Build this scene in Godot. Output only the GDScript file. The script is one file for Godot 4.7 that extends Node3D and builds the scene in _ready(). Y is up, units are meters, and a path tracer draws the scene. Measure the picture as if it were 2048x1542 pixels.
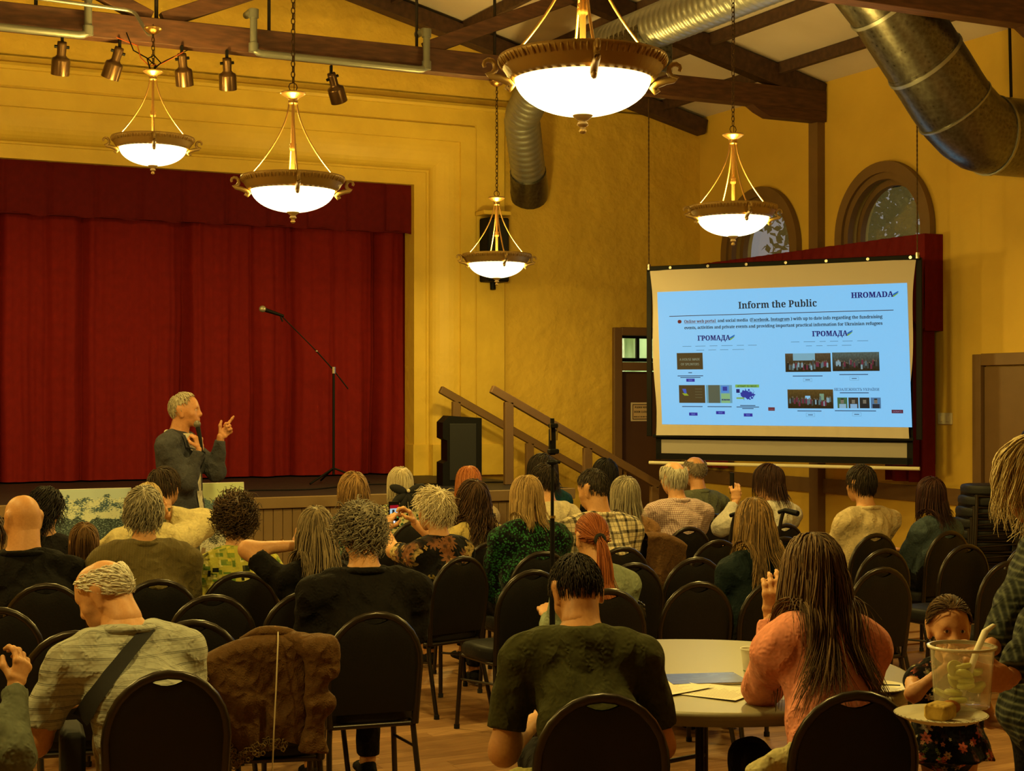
extends Node3D
# A community hall during an evening talk: stage with red curtain, audience on banquet chairs, hanging screen.
# World: x along the stage wall, -z towards the stage, y up, metres. The camera stands at the back of the hall.

const WHITE := Color(1, 1, 1)
const SIDE_WALL := 9.3
const STAGE_WALL := -14.15
const RIDGE := 2.85
const EAVES := 4.82
const PITCH := 0.25
const LAMP_COLOR := Color(1.0, 0.865, 0.44)
const LAMP_ENERGY := 3.6
var M := {}
var used := {}
var people := []

class MB:
	var v := PackedVector3Array()
	var n := PackedVector3Array()
	var t := PackedVector2Array()
	var c := PackedColorArray()
	var i := PackedInt32Array()
	var col := Color(1, 1, 1)
	func vert(p: Vector3, nn: Vector3, uv := Vector2.ZERO) -> int:
		v.append(p)
		n.append(nn)
		t.append(uv)
		c.append(col)
		return v.size() - 1
	func tri(a: int, b: int, d: int) -> void:
		if (v[b] - v[a]).cross(v[d] - v[a]).dot(n[a] + n[b] + n[d]) > 0.0:
			i.append_array([a, d, b])
		else:
			i.append_array([a, b, d])
	func quad(a: int, b: int, d: int, e: int) -> void:
		tri(a, b, d)
		tri(a, d, e)
	func face(p: Array, nn: Vector3) -> void:
		var k := []
		for q in p:
			k.append(vert(q, nn))
		for j in range(1, k.size() - 1):
			tri(k[0], k[j], k[j + 1])
	func box(at: Vector3, size: Vector3, bevel := 0.004, b := Basis.IDENTITY) -> void:
		var h := size * 0.5
		bevel = minf(bevel, minf(h.x, minf(h.y, h.z)) * 0.6)
		var ids := {}
		for sx in [-1, 1]:
			for sy in [-1, 1]:
				for sz in [-1, 1]:
					var s := Vector3(sx, sy, sz)
					for ax in 3:
						var p := h - Vector3(bevel, bevel, bevel)
						p[ax] = h[ax]
						var nn := Vector3.ZERO
						nn[ax] = s[ax]
						ids[[sx, sy, sz, ax]] = vert(at + b * (p * s), b * nn)
		for ax in 3:
			var o1 := (ax + 1) % 3
			var o2 := (ax + 2) % 3
			for s in [-1, 1]:
				var r := []
				for q in [[-1, -1], [1, -1], [1, 1], [-1, 1]]:
					var k := [0, 0, 0]
					k[ax] = s
					k[o1] = q[0]
					k[o2] = q[1]
					r.append(ids[[k[0], k[1], k[2], ax]])
				quad(r[0], r[1], r[2], r[3])
			for s1 in [-1, 1]:
				for s2 in [-1, 1]:
					var k0 := [0, 0, 0]
					k0[ax] = -1
					k0[o1] = s1
					k0[o2] = s2
					var k1 := k0.duplicate()
					k1[ax] = 1
					quad(ids[[k0[0], k0[1], k0[2], o1]], ids[[k1[0], k1[1], k1[2], o1]], ids[[k1[0], k1[1], k1[2], o2]], ids[[k0[0], k0[1], k0[2], o2]])
		for sx in [-1, 1]:
			for sy in [-1, 1]:
				for sz in [-1, 1]:
					tri(ids[[sx, sy, sz, 0]], ids[[sx, sy, sz, 1]], ids[[sx, sy, sz, 2]])
	func bar(a: Vector3, b: Vector3, w: float, h: float, up := Vector3.UP, bevel := 0.004) -> void:
		var z := (b - a).normalized()
		var x := up.cross(z).normalized()
		box((a + b) * 0.5, Vector3(w, h, a.distance_to(b)), bevel, Basis(x, z.cross(x), z))
	func tube(path: Array, radii: Variant, sides := 10, caps := true, flat := 1.0) -> void:
		var count := path.size()
		var up := Vector3.UP
		var t0: Vector3 = (path[1] - path[0]).normalized()
		if absf(t0.dot(up)) > 0.9:
			up = Vector3.RIGHT
		var x := up.cross(t0).normalized()
		var rings := []
		for k in count:
			var tan: Vector3 = (path[mini(k + 1, count - 1)] - path[maxi(k - 1, 0)]).normalized()
			x = (x - tan * x.dot(tan)).normalized()
			var y := tan.cross(x)
			var r: float = radii[k] if radii is Array else radii
			var slope := 0.0
			if radii is Array:
				var k0 := maxi(k - 1, 0)
				var k1 := mini(k + 1, count - 1)
				slope = clampf((radii[k1] - radii[k0]) / maxf(path[k1].distance_to(path[k0]), 1e-5), -3.0, 3.0)
			var ring := []
			for s in sides:
				var a := TAU * s / sides
				var d := x * cos(a) + y * sin(a) * flat
				ring.append(vert(path[k] + d * r, (x * cos(a) + y * sin(a) - tan * slope).normalized(), Vector2(float(s) / sides, float(k) / count)))
			rings.append(ring)
		for k in count - 1:
			for s in sides:
				quad(rings[k][s], rings[k][(s + 1) % sides], rings[k + 1][(s + 1) % sides], rings[k + 1][s])
		if caps:
			for e in [0, count - 1]:
				var nn: Vector3 = (path[0] - path[1]).normalized() if e == 0 else (path[count - 1] - path[count - 2]).normalized()
				var ring := []
				for s in sides:
					ring.append(v[rings[e][s]])
				face(ring, nn)
	func lathe(profile: Array, segs := 24, xf := Transform3D.IDENTITY, ripple := 0.0, ripples := 0, r0 := 0, r1 := 0) -> void:
		# profile: [radius, height] pairs; ripple flutes the rows r0..r1
		var rows := []
		for k in profile.size():
			var a: Array = profile[maxi(k - 1, 0)]
			var b: Array = profile[mini(k + 1, profile.size() - 1)]
			var d := Vector2(b[0] - a[0], b[1] - a[1])
			var nn := Vector2(d.y, -d.x).normalized()
			var row := []
			for s in segs + 1:
				var an := TAU * s / segs
				var r: float = profile[k][0]
				if ripples and k >= r0 and k <= r1:
					r += ripple * cos(an * ripples)
				row.append(vert(xf * Vector3(cos(an) * r, profile[k][1], sin(an) * r), (xf.basis * Vector3(cos(an) * nn.x, nn.y, sin(an) * nn.x)).normalized(), Vector2(float(s) / segs, float(k) / profile.size())))
			rows.append(row)
		for k in profile.size() - 1:
			for s in segs:
				quad(rows[k][s], rows[k][s + 1], rows[k + 1][s + 1], rows[k + 1][s])
	func ellip(at: Vector3, r: Vector3, b := Basis.IDENTITY, nu := 14, nv := 9) -> void:
		var rows := []
		for k in nv + 1:
			var la := PI * k / nv
			var row := []
			for s in nu + 1:
				var lo := TAU * s / nu
				var d := Vector3(sin(la) * cos(lo), cos(la), sin(la) * sin(lo))
				row.append(vert(at + b * (d * r), (b * (d / r)).normalized(), Vector2(float(s) / nu, float(k) / nv)))
			rows.append(row)
		for k in nv:
			for s in nu:
				quad(rows[k][s], rows[k][s + 1], rows[k + 1][s + 1], rows[k + 1][s])
	func grid(f: Callable, nu: int, nv: int, flip := false) -> void:
		var p := []
		for a in nu + 1:
			for b in nv + 1:
				p.append(f.call(float(a) / nu, float(b) / nv))
		var base := v.size()
		for a in nu + 1:
			for b in nv + 1:
				var du: Vector3 = p[mini(a + 1, nu) * (nv + 1) + b] - p[maxi(a - 1, 0) * (nv + 1) + b]
				var dv: Vector3 = p[a * (nv + 1) + mini(b + 1, nv)] - p[a * (nv + 1) + maxi(b - 1, 0)]
				var nn := du.cross(dv).normalized()
				vert(p[a * (nv + 1) + b], -nn if flip else nn, Vector2(float(a) / nu, float(b) / nv))
		for a in nu:
			for b in nv:
				var k := base + a * (nv + 1) + b
				quad(k, k + nv + 1, k + nv + 2, k + 1)
	func extrude(poly: PackedVector2Array, depth: float, xf := Transform3D.IDENTITY) -> void:
		var ids := Geometry2D.triangulate_polygon(poly)
		for s in [0, 1]:
			var nn := xf.basis * Vector3(0, 0, 1 if s else -1)
			var base := v.size()
			for p in poly:
				vert(xf * Vector3(p.x, p.y, depth * s), nn, p)
			for k in range(0, ids.size(), 3):
				tri(base + ids[k], base + ids[k + 1], base + ids[k + 2])
		var mid := Vector2.ZERO
		var area := 0.0
		for k in poly.size():
			area += poly[k].cross(poly[(k + 1) % poly.size()])
		for k in poly.size():
			var a := poly[k]
			var b := poly[(k + 1) % poly.size()]
			var e := b - a
			var o := Vector2(e.y, -e.x).normalized() * (1.0 if area > 0 else -1.0)
			var nn := xf.basis * Vector3(o.x, o.y, 0)
			var q := [vert(xf * Vector3(a.x, a.y, 0), nn), vert(xf * Vector3(b.x, b.y, 0), nn), vert(xf * Vector3(b.x, b.y, depth), nn), vert(xf * Vector3(a.x, a.y, depth), nn)]
			quad(q[0], q[1], q[2], q[3])
	func mesh() -> ArrayMesh:
		var a := []
		a.resize(Mesh.ARRAY_MAX)
		a[Mesh.ARRAY_VERTEX] = v
		a[Mesh.ARRAY_NORMAL] = n
		a[Mesh.ARRAY_TEX_UV] = t
		a[Mesh.ARRAY_COLOR] = c
		a[Mesh.ARRAY_INDEX] = i
		var m := ArrayMesh.new()
		if i.size():
			m.add_surface_from_arrays(Mesh.PRIMITIVE_TRIANGLES, a)
		return m

# ---------- nodes ----------
func numbered(called: String) -> String:
	var k: int = used.get(called, 0)
	used[called] = k + 1
	return called if k == 0 else "%s_%03d" % [called, k]

func tag(o: Node3D, label: String, category: String, group := "") -> Node3D:
	o.set_meta("label", label)
	o.set_meta("category", category)
	if group:
		o.set_meta("group", group)
	return o

func thing(called: String, label: String, category: String, at := Vector3.ZERO, turn := 0.0, group := "") -> Node3D:
	var o := Node3D.new()
	o.name = numbered(called)
	add_child(o)
	o.position = at
	o.rotation.y = turn
	return tag(o, label, category, group)

func part(parent: Node3D, called: String, b: Variant, m: Material) -> MeshInstance3D:
	var o := MeshInstance3D.new()
	o.mesh = b.mesh() if b is MB else b
	o.material_override = m
	if parent == null:
		o.name = numbered(called)
		add_child(o)
	else:
		o.name = called
		parent.add_child(o, true)
	return o

func struct(called: String, b: Variant, m: Material) -> MeshInstance3D:
	var o := part(null, called, b, m)
	o.set_meta("kind", "structure")
	return o

func frame(called: String, at := Vector3.ZERO, turn := 0.0) -> Node3D:
	var o := Node3D.new()
	o.name = numbered(called)
	add_child(o)
	o.position = at
	o.rotation.y = turn
	o.set_meta("kind", "structure")
	return o

# ---------- materials ----------
func mat(color: Color, rough := 0.7, metal := 0.0, spec := 0.5) -> StandardMaterial3D:
	var m := StandardMaterial3D.new()
	m.albedo_color = color
	m.roughness = rough
	m.metallic = metal
	m.metallic_specular = spec
	m.cull_mode = BaseMaterial3D.CULL_DISABLED
	return m

func noise_tex(freq: float, a: Color, b: Color, size := 256, kind := FastNoiseLite.TYPE_SIMPLEX_SMOOTH, oct := 4, sd := 1) -> NoiseTexture2D:
	var f := FastNoiseLite.new()
	f.noise_type = kind
	f.frequency = freq
	f.fractal_octaves = oct
	f.seed = sd
	var g := Gradient.new()
	g.set_color(0, a)
	g.set_color(1, b)
	var t := NoiseTexture2D.new()
	t.noise = f
	t.width = size
	t.height = size
	t.seamless = true
	t.seamless_blend_skirt = 0.2
	t.color_ramp = g
	return t

func tri_map(m: StandardMaterial3D, tex: Texture2D, scale: float, bump: Texture2D = null, height := 0.0, world := true) -> StandardMaterial3D:
	m.uv1_triplanar = true
	m.uv1_world_triplanar = world
	m.uv1_scale = Vector3(scale, scale, scale)
	if tex:
		m.albedo_texture = tex
	if bump:
		m.heightmap_enabled = true
		m.heightmap_texture = bump
		m.heightmap_scale = height
	return m

func draw_text(im: Image, words: String, at: Vector2, size: int, color: Color, font: Font, center := false, bold := false) -> float:
	var ts := TextServerManager.get_primary_interface()
	var rid: RID = font.get_rids()[0]
	var sz := Vector2i(size, 0)
	var wide := 0.0
	for ch in words:
		wide += ts.font_get_glyph_advance(rid, size, ts.font_get_glyph_index(rid, size, ch.unicode_at(0), 0)).x
	var x := at.x - (wide * 0.5 if center else 0.0)
	for ch in words:
		var g := ts.font_get_glyph_index(rid, size, ch.unicode_at(0), 0)
		ts.font_render_glyph(rid, sz, g)
		var ti := ts.font_get_glyph_texture_idx(rid, sz, g)
		if ti >= 0:
			var sheet := ts.font_get_texture_image(rid, sz, ti)
			var uv := ts.font_get_glyph_uv_rect(rid, sz, g)
			var off := ts.font_get_glyph_offset(rid, sz, g)
			for gy in int(uv.size.y):
				for gx in int(uv.size.x):
					var al := sheet.get_pixel(int(uv.position.x) + gx, int(uv.position.y) + gy).a
					var px := int(x + off.x) + gx
					var py := int(at.y + off.y) + gy
					if al > 0.02 and px >= 0 and py >= 0 and px < im.get_width() - 1 and py < im.get_height():
						im.set_pixel(px, py, im.get_pixel(px, py).lerp(color, al))
						if bold:
							im.set_pixel(px + 1, py, im.get_pixel(px + 1, py).lerp(color, al))
		x += ts.font_get_glyph_advance(rid, size, g).x
	return wide

func a3(x: float, y: float, z: float) -> Vector3:
	return Vector3(x, y, z)

func smooth_path(p: Array, n := 5) -> Array:
	var out := []
	for k in p.size() - 1:
		for s in n:
			out.append(p[k].cubic_interpolate(p[k + 1], p[maxi(k - 1, 0)], p[mini(k + 2, p.size() - 1)], float(s) / n))
	out.append(p[-1])
	return out

func smooth_radii(r: Array, n := 5) -> Array:
	var out := []
	for k in r.size() - 1:
		for s in n:
			out.append(lerpf(r[k], r[k + 1], smoothstep(0.0, 1.0, float(s) / n)))
	out.append(r[-1])
	return out

func materials() -> void:
	var stucco := noise_tex(0.022, Color.BLACK, Color.WHITE, 512, FastNoiseLite.TYPE_SIMPLEX_SMOOTH, 5, 3)
	var tint := noise_tex(0.012, Color(0.93, 0.92, 0.9), Color(1, 1, 1), 256, FastNoiseLite.TYPE_SIMPLEX_SMOOTH, 4, 7)
	M.stucco = tri_map(mat(Color(0.82, 0.68, 0.27), 0.75, 0, 0.35), tint, 0.5, stucco, 1.2)
	M.plaster = tri_map(mat(Color(0.82, 0.68, 0.26), 0.6, 0, 0.4), tint, 0.45, stucco, 0.5)
	M.side_plaster = tri_map(mat(Color(0.83, 0.685, 0.28), 0.65, 0, 0.4), tint, 0.3, stucco, 0.35)
	M.moulding = tri_map(mat(Color(0.82, 0.69, 0.26), 0.55, 0, 0.45), tint, 0.6, stucco, 0.45)
	M.ceiling = tri_map(mat(Color(0.8, 0.75, 0.72), 0.85), tint, 0.35, stucco, 0.15)
	var grain := noise_tex(0.03, Color(0.62, 0.55, 0.5), Color(1, 1, 1), 256, FastNoiseLite.TYPE_SIMPLEX_SMOOTH, 4, 11)
	M.beam = tri_map(mat(Color(0.36, 0.22, 0.13), 0.7), grain, 1.0, grain, 0.15)
	M.beam.uv1_scale = Vector3(0.5, 3.0, 3.0)
	M.rafter = tri_map(mat(Color(0.3, 0.19, 0.12), 0.75), grain, 1.4)
	M.brown_trim = tri_map(mat(Color(0.44, 0.33, 0.2), 0.5), tint, 0.8)
	M.brown_door = tri_map(mat(Color(0.33, 0.22, 0.13), 0.5), tint, 0.8)
	M.iron = mat(Color(0.12, 0.09, 0.07), 0.6, 0.4)
	M.galv = mat(Color(0.62, 0.62, 0.6), 0.42, 0.85)
	var spangle := noise_tex(0.06, Color(0.62, 0.6, 0.55), Color(0.95, 0.95, 0.92), 256, FastNoiseLite.TYPE_CELLULAR, 2, 5)
	M.duct = tri_map(mat(Color(0.55, 0.54, 0.52), 0.4, 0.9), spangle, 2.0)
	M.duct.roughness_texture = spangle
	M.conduit = mat(Color(0.5, 0.5, 0.46), 0.45, 0.6)
	var velvet := noise_tex(0.02, Color(0.9, 0.88, 0.88), Color(1, 1, 1), 256, FastNoiseLite.TYPE_SIMPLEX_SMOOTH, 3, 21)
	M.velvet = tri_map(mat(Color(0.43, 0.07, 0.055), 0.8, 0, 0.25), velvet, 2.0)
	M.velvet.rim_enabled = true
	M.velvet.rim = 0.35
	M.velvet.rim_tint = 0.9
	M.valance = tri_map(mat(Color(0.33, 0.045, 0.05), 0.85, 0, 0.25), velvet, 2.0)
	M.wall_drape = tri_map(mat(Color(0.42, 0.06, 0.07), 0.75, 0, 0.3), velvet, 2.0)
	M.stage_black = tri_map(mat(Color(0.13, 0.11, 0.12), 0.55, 0, 0.4), velvet, 1.0)
	M.board = tri_map(mat(Color(0.52, 0.42, 0.27), 0.55), tint, 1.0)
	M.black = mat(Color(0.03, 0.026, 0.024), 0.6, 0, 0.28)
	M.plate = mat(Color(0.8, 0.77, 0.66), 0.5)
	M.black_matte = mat(Color(0.06, 0.055, 0.055), 0.8)
	M.grille = mat(Color(0.025, 0.024, 0.024), 0.7)
	M.bronze = mat(Color(0.62, 0.5, 0.26), 0.45, 0.45)
	M.brass = mat(Color(0.75, 0.6, 0.36), 0.3, 0.85)
	M.chain = mat(Color(0.3, 0.22, 0.12), 0.45, 0.8)
	M.can_lamp = mat(Color(0.33, 0.24, 0.14), 0.28, 0.75)
	M.bowl_lamp = mat(Color(0.95, 0.9, 0.8), 0.35)
	M.bowl_lamp.emission_enabled = true
	M.bowl_lamp.emission = Color(1.0, 0.94, 0.7)
	M.bowl_lamp.emission_energy_multiplier = 3.2
	M.chrome = mat(Color(0.75, 0.75, 0.75), 0.2, 1.0)
	M.paper = mat(Color(0.88, 0.86, 0.8), 0.8)
	M.table_top = mat(Color(0.54, 0.51, 0.4), 0.45)
	M.wood_floor = []
	for k in 4:
		var fg := noise_tex(0.02, Color(0.68, 0.52, 0.36), Color(0.86, 0.7, 0.5), 256, FastNoiseLite.TYPE_SIMPLEX_SMOOTH, 4, 31 + k)
		var fm := tri_map(mat(Color(0.9, 0.86, 0.82).lerp(Color(0.72, 0.66, 0.6), k / 4.0), 0.38), fg, 1.0)
		fm.uv1_scale = Vector3(0.7, 1, 9)
		fm.uv1_offset = Vector3(0.13 * k, 0, 0.31 * k)
		M.wood_floor.append(fm)
	M.vinyl = tri_map(mat(Color(0.05, 0.042, 0.038), 0.55, 0, 0.4), null, 6.0, stucco, 0.05, false)
	M.chair_frame = mat(Color(0.16, 0.125, 0.09), 0.32, 0.45, 0.6)
	M.glass = mat(Color(0.85, 0.9, 0.9, 0.12), 0.03)
	M.glass.transparency = BaseMaterial3D.TRANSPARENCY_ALPHA

func quad_wall(b: MB, x0: float, x1: float, y0: float, y1: float, z0: float, z1: float) -> void:
	b.box(Vector3((x0 + x1) / 2, (y0 + y1) / 2, (z0 + z1) / 2), Vector3(x1 - x0, y1 - y0, z1 - z0), 0.001)

func roof_y(x: float) -> float:
	return EAVES + PITCH * (SIDE_WALL - RIDGE - absf(x - RIDGE))

func build_room() -> void:
	var left := RIDGE * 2 - SIDE_WALL
	# ---- floor: a slab and the strips that can be told apart
	var b := MB.new()
	quad_wall(b, left - 0.3, SIDE_WALL + 0.3, -0.2, -0.012, -17.2, 4.3)
	var fl := struct("floor", b, M.wood_floor[1])
	var rng := RandomNumberGenerator.new()
	rng.seed = 4
	var strips := []
	for k in 3:
		var s := MB.new()
		s.box(Vector3.ZERO, Vector3([1.9, 2.6, 3.3][k], 0.014, 0.0885), 0.0015)
		strips.append(s.mesh())
	var count := 0
	var z := -3.4
	while z > -9.4 and count < 290:
		var x := 0.2 + rng.randf() * -1.2 - 0.3 * z * 0.0
		while x < 6.2 and count < 290:
			var k := rng.randi() % 3
			var w: float = [1.9, 2.6, 3.3][k]
			var o := part(fl, "plank", strips[k], M.wood_floor[rng.randi() % 4])
			o.position = Vector3(x + w / 2, -0.006, z)
			x += w + 0.0015
			count += 1
		z -= 0.09
	# ---- stage wall: the wall plane with the door opening, and the gable above
	b = MB.new()
	quad_wall(b, 6.6, 8.24, 0, EAVES, STAGE_WALL - 0.25, STAGE_WALL)
	quad_wall(b, 8.24, 9.14, 2.5, EAVES, STAGE_WALL - 0.25, STAGE_WALL)
	quad_wall(b, 9.14, SIDE_WALL + 0.3, 0, EAVES, STAGE_WALL - 0.25, STAGE_WALL)
	quad_wall(b, left - 0.3, -0.9, 0, EAVES, STAGE_WALL - 0.25, STAGE_WALL)
	quad_wall(b, -0.9, 6.6, 4.3, EAVES, STAGE_WALL - 0.25, STAGE_WALL)
	b.extrude(PackedVector2Array([Vector2(left - 0.3, EAVES - 0.02), Vector2(SIDE_WALL + 0.3, EAVES - 0.02), Vector2(RIDGE, roof_y(RIDGE) + 0.06)]), 0.25, Transform3D(Basis.IDENTITY, Vector3(0, 0, STAGE_WALL - 0.25)))
	struct("wall_back", b, M.stucco)
	# stage surround: nested bands swept round the opening, then a flat pilaster
	var xl := RIDGE * 2 - 5.97
	var prof := [[0, -0.34], [0, -0.1], [0.125, -0.1], [0.13, -0.085], [0.145, -0.085]]
	for k in 9:
		var a := PI / 2 * k / 8
		prof.append([0.15 + 0.27 * (1 - cos(a)), -0.08 + 0.13 * sin(a)])
	prof.append_array([[0.43, 0.05], [0.435, 0.075], [0.59, 0.075], [0.6, 0.045], [0.615, 0.045], [0.62, 0.055], [0.93, 0.055], [0.94, 0.045], [0.94, -0.02]])
	b = MB.new()
	var p0 := []
	for q in prof:
		var u: float = q[0]
		var zz: float = STAGE_WALL + q[1]
		var top := 3.91 + minf(u, 0.62) + maxf(0, u - 0.62) * 0.6
		p0.append([Vector3(5.97 + u, 1.0, zz), Vector3(5.97 + u, top, zz), Vector3(xl - u, top, zz), Vector3(xl - u, 1.0, zz)])
	for k in prof.size() - 1:
		for s in 3:
			var a: Vector3 = p0[k][s]
			var d: Vector3 = p0[k][s + 1]
			var e: Vector3 = p0[k + 1][s + 1]
			var g: Vector3 = p0[k + 1][s]
			var nn := (d - a).cross(g - a).normalized()
			if nn.z < -0.01 or (absf(nn.z) < 0.01 and nn.dot(Vector3(2.85, 2.5, a.z) - a) < 0 and k != prof.size() - 2):
				nn = -nn
			b.face([a, d, e, g], nn)
	struct("trim_1", b, M.moulding)
	b = MB.new()
	quad_wall(b, 5.955, 6.12, 1.0, 1.31, STAGE_WALL - 0.3, STAGE_WALL - 0.08)
	quad_wall(b, 6.12, 6.4, 1.0, 1.31, STAGE_WALL - 0.1, STAGE_WALL + 0.03)
	quad_wall(b, 6.4, 6.91, 1.0, 1.31, STAGE_WALL - 0.02, STAGE_WALL + 0.085)
	struct("trim_2", b, M.moulding)
	b = MB.new()
	b.extrude(PackedVector2Array([Vector2(0, 0), Vector2(0, 0.09), Vector2(0.03, 0.09), Vector2(0.075, 0.075), Vector2(0.09, 0.045), Vector2(0.075, 0.02)]), 6.92 + 1.22, Transform3D(Basis(Vector3(0, 0, 1), Vector3(0, 1, 0), Vector3(-1, 0, 0)), Vector3(6.92, 4.655, STAGE_WALL + 0.0)))
	struct("trim_3", b, M.moulding)
	# backstage box behind the curtain
	b = MB.new()
	quad_wall(b, -2.6, 8.2, 0.0, 6.0, -17.0, -16.8)
	quad_wall(b, -2.7, -2.6, 0, 6, -17, STAGE_WALL - 0.25)
	quad_wall(b, 8.1, 8.2, 0, 6, -17, STAGE_WALL - 0.25)
	quad_wall(b, -2.7, 8.2, 5.9, 6.0, -17, STAGE_WALL - 0.25)
	struct("wall_backstage", b, M.black_matte)
	# ---- right-hand wall with two arched windows
	b = MB.new()
	var wins := [-12.99, -11.08]
	var xf := Transform3D(Basis(Vector3(0, 0, 1), Vector3.UP, Vector3(-1, 0, 0)), Vector3(SIDE_WALL + 0.25, 0, 0))
	var at := -14.4
	for w in wins:
		var r := 0.56
		b.extrude(PackedVector2Array([Vector2(at, 0), Vector2(w - r, 0), Vector2(w - r, EAVES), Vector2(at, EAVES)]), 0.25, xf)
		b.extrude(PackedVector2Array([Vector2(w - r, 0), Vector2(w + r, 0), Vector2(w + r, 1.2), Vector2(w - r, 1.2)]), 0.25, xf)
		var arch := PackedVector2Array([Vector2(w + r, EAVES), Vector2(w - r, EAVES)])
		for k in 25:
			var a := PI - PI * k / 24
			arch.append(Vector2(w + cos(a) * r, 3.27 + sin(a) * r))
		b.extrude(arch, 0.25, xf)
		at = w + r
	b.extrude(PackedVector2Array([Vector2(at, 0), Vector2(4.3, 0), Vector2(4.3, EAVES), Vector2(at, EAVES)]), 0.25, xf)
	struct("wall_right", b, M.side_plaster)
	for w in wins:
		var fr := frame("window_1" if w < -12 else "window_2", Vector3(SIDE_WALL, 1.2, w))
		b = MB.new()
		# moulded casing: two arched steps
		for q in [[0.56, 0.66, 0.06], [0.5, 0.57, 0.03], [0.45, 0.51, -0.08]]:
			var poly := PackedVector2Array()
			for k in 33:
				var a := PI * k / 32
				poly.append(Vector2(cos(a) * q[1], 2.07 + sin(a) * q[1]))
			poly.append(Vector2(-q[1], 0))
			poly.append(Vector2(-q[0], 0))
			for k in 33:
				var a := PI - PI * k / 32
				poly.append(Vector2(cos(a) * q[0], 2.07 + sin(a) * q[0]))
			poly.append(Vector2(q[0], 0))
			poly.append(Vector2(q[1], 0))
			b.extrude(poly, 0.06, Transform3D(Basis(Vector3(0, 0, 1), Vector3.UP, Vector3(-1, 0, 0)), Vector3(-q[2] + 0.05, 0, 0)))
		b.box(Vector3(0.1, 1.9, 0), Vector3(0.05, 0.06, 0.9))
		part(fr, "window_frame", b, M.brown_trim)
		b = MB.new()
		b.box(Vector3(0.13, 1.26, 0), Vector3(0.006, 2.5, 0.92), 0.001)
		part(fr, "pane", b, M.glass)
	# posts, chair rail, right-hand door
	b = MB.new()
	quad_wall(b, SIDE_WALL - 0.09, SIDE_WALL, 0, 4.53, -12.11, -11.97)
	struct("trim_4", b, M.brown_trim)
	b = MB.new()
	quad_wall(b, SIDE_WALL - 0.03, SIDE_WALL, 0.86, 1.0, STAGE_WALL, -12.11)
	quad_wall(b, SIDE_WALL - 0.03, SIDE_WALL, 0.86, 1.0, -11.97, -9.92)
	quad_wall(b, SIDE_WALL - 0.025, SIDE_WALL, 0, 0.16, -14.1, -9.92)
	struct("baseboard_right", b, M.brown_trim)
	var d2 := frame("door_2", Vector3(SIDE_WALL, 0, -9.35))
	b = MB.new()
	b.box(Vector3(-0.025, 1.07, -0.52), Vector3(0.07, 2.15, 0.1))
	b.box(Vector3(-0.025, 1.07, 0.52), Vector3(0.07, 2.15, 0.1))
	b.box(Vector3(-0.025, 2.1, 0), Vector3(0.07, 0.1, 0.94))
	part(d2, "door_frame", b, M.brown_trim)
	b = MB.new()
	b.box(Vector3(-0.012, 1.02, 0), Vector3(0.03, 2.04, 0.92))
	part(d2, "door_leaf", b, M.brown_trim)
	# the other walls close the hall
	b = MB.new()
	quad_wall(b, left - 0.3, left, 0, EAVES, -14.4, 4.3)
	struct("wall_left", b, M.side_plaster)
	b = MB.new()
	quad_wall(b, left - 0.3, SIDE_WALL + 0.3, 0, EAVES, 4.0, 4.3)
	b.extrude(PackedVector2Array([Vector2(left - 0.3, EAVES - 0.02), Vector2(SIDE_WALL + 0.3, EAVES - 0.02), Vector2(RIDGE, roof_y(RIDGE) + 0.06)]), 0.25, Transform3D(Basis.IDENTITY, Vector3(0, 0, 4.0)))
	struct("wall_front", b, M.side_plaster)
	# ceiling: two slopes with purlins
	b = MB.new()
	for s in [-1.0, 1.0]:
		var e: float = RIDGE + s * (SIDE_WALL - RIDGE + 0.35)
		var y0 := roof_y(e)
		var yr := roof_y(RIDGE)
		var poly := PackedVector2Array([Vector2(e, y0), Vector2(RIDGE, yr), Vector2(RIDGE, yr + 0.12), Vector2(e, y0 + 0.12)])
		b.extrude(poly, 18.9, Transform3D(Basis.IDENTITY, Vector3(0, 0, -14.5)))
	var ce := struct("ceiling", b, M.ceiling)
	for k in 8:
		var x := 8.76 - 0.78 * k
		for s in [1, -1]:
			var xx: float = x if s == 1 else RIDGE * 2 - x
			b = MB.new()
			b.bar(Vector3(xx, roof_y(xx) - 0.055, -14.1), Vector3(xx, roof_y(xx) - 0.055, 3.9), 0.06, 0.11)
			part(ce, "purlin", b, M.rafter)
	# trusses
	for zt in [-14.06, -12.0, -8.55, -5.05, -1.5]:
		var t := frame("roof_truss", Vector3(RIDGE, 4.53, zt))
		for s in [-1, 1]:
			b = MB.new()
			var e := SIDE_WALL - RIDGE - 0.02
			b.bar(Vector3(s * e, roof_y(SIDE_WALL) - 4.53 - 0.12, 0), Vector3(s * 0.0, roof_y(RIDGE) - 4.53 - 0.12, 0), 0.13 if zt > -14 else 0.16, 0.2 if zt > -14 else 0.16)
			part(t, "rafter", b, M.rafter)
		if zt < -14:
			continue
		b = MB.new()
		b.box(Vector3(0, 0.1, 0), Vector3((SIDE_WALL - RIDGE) * 2 - 0.02, 0.2, 0.14), 0.006)
		part(t, "tie_beam", b, M.beam)
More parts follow.
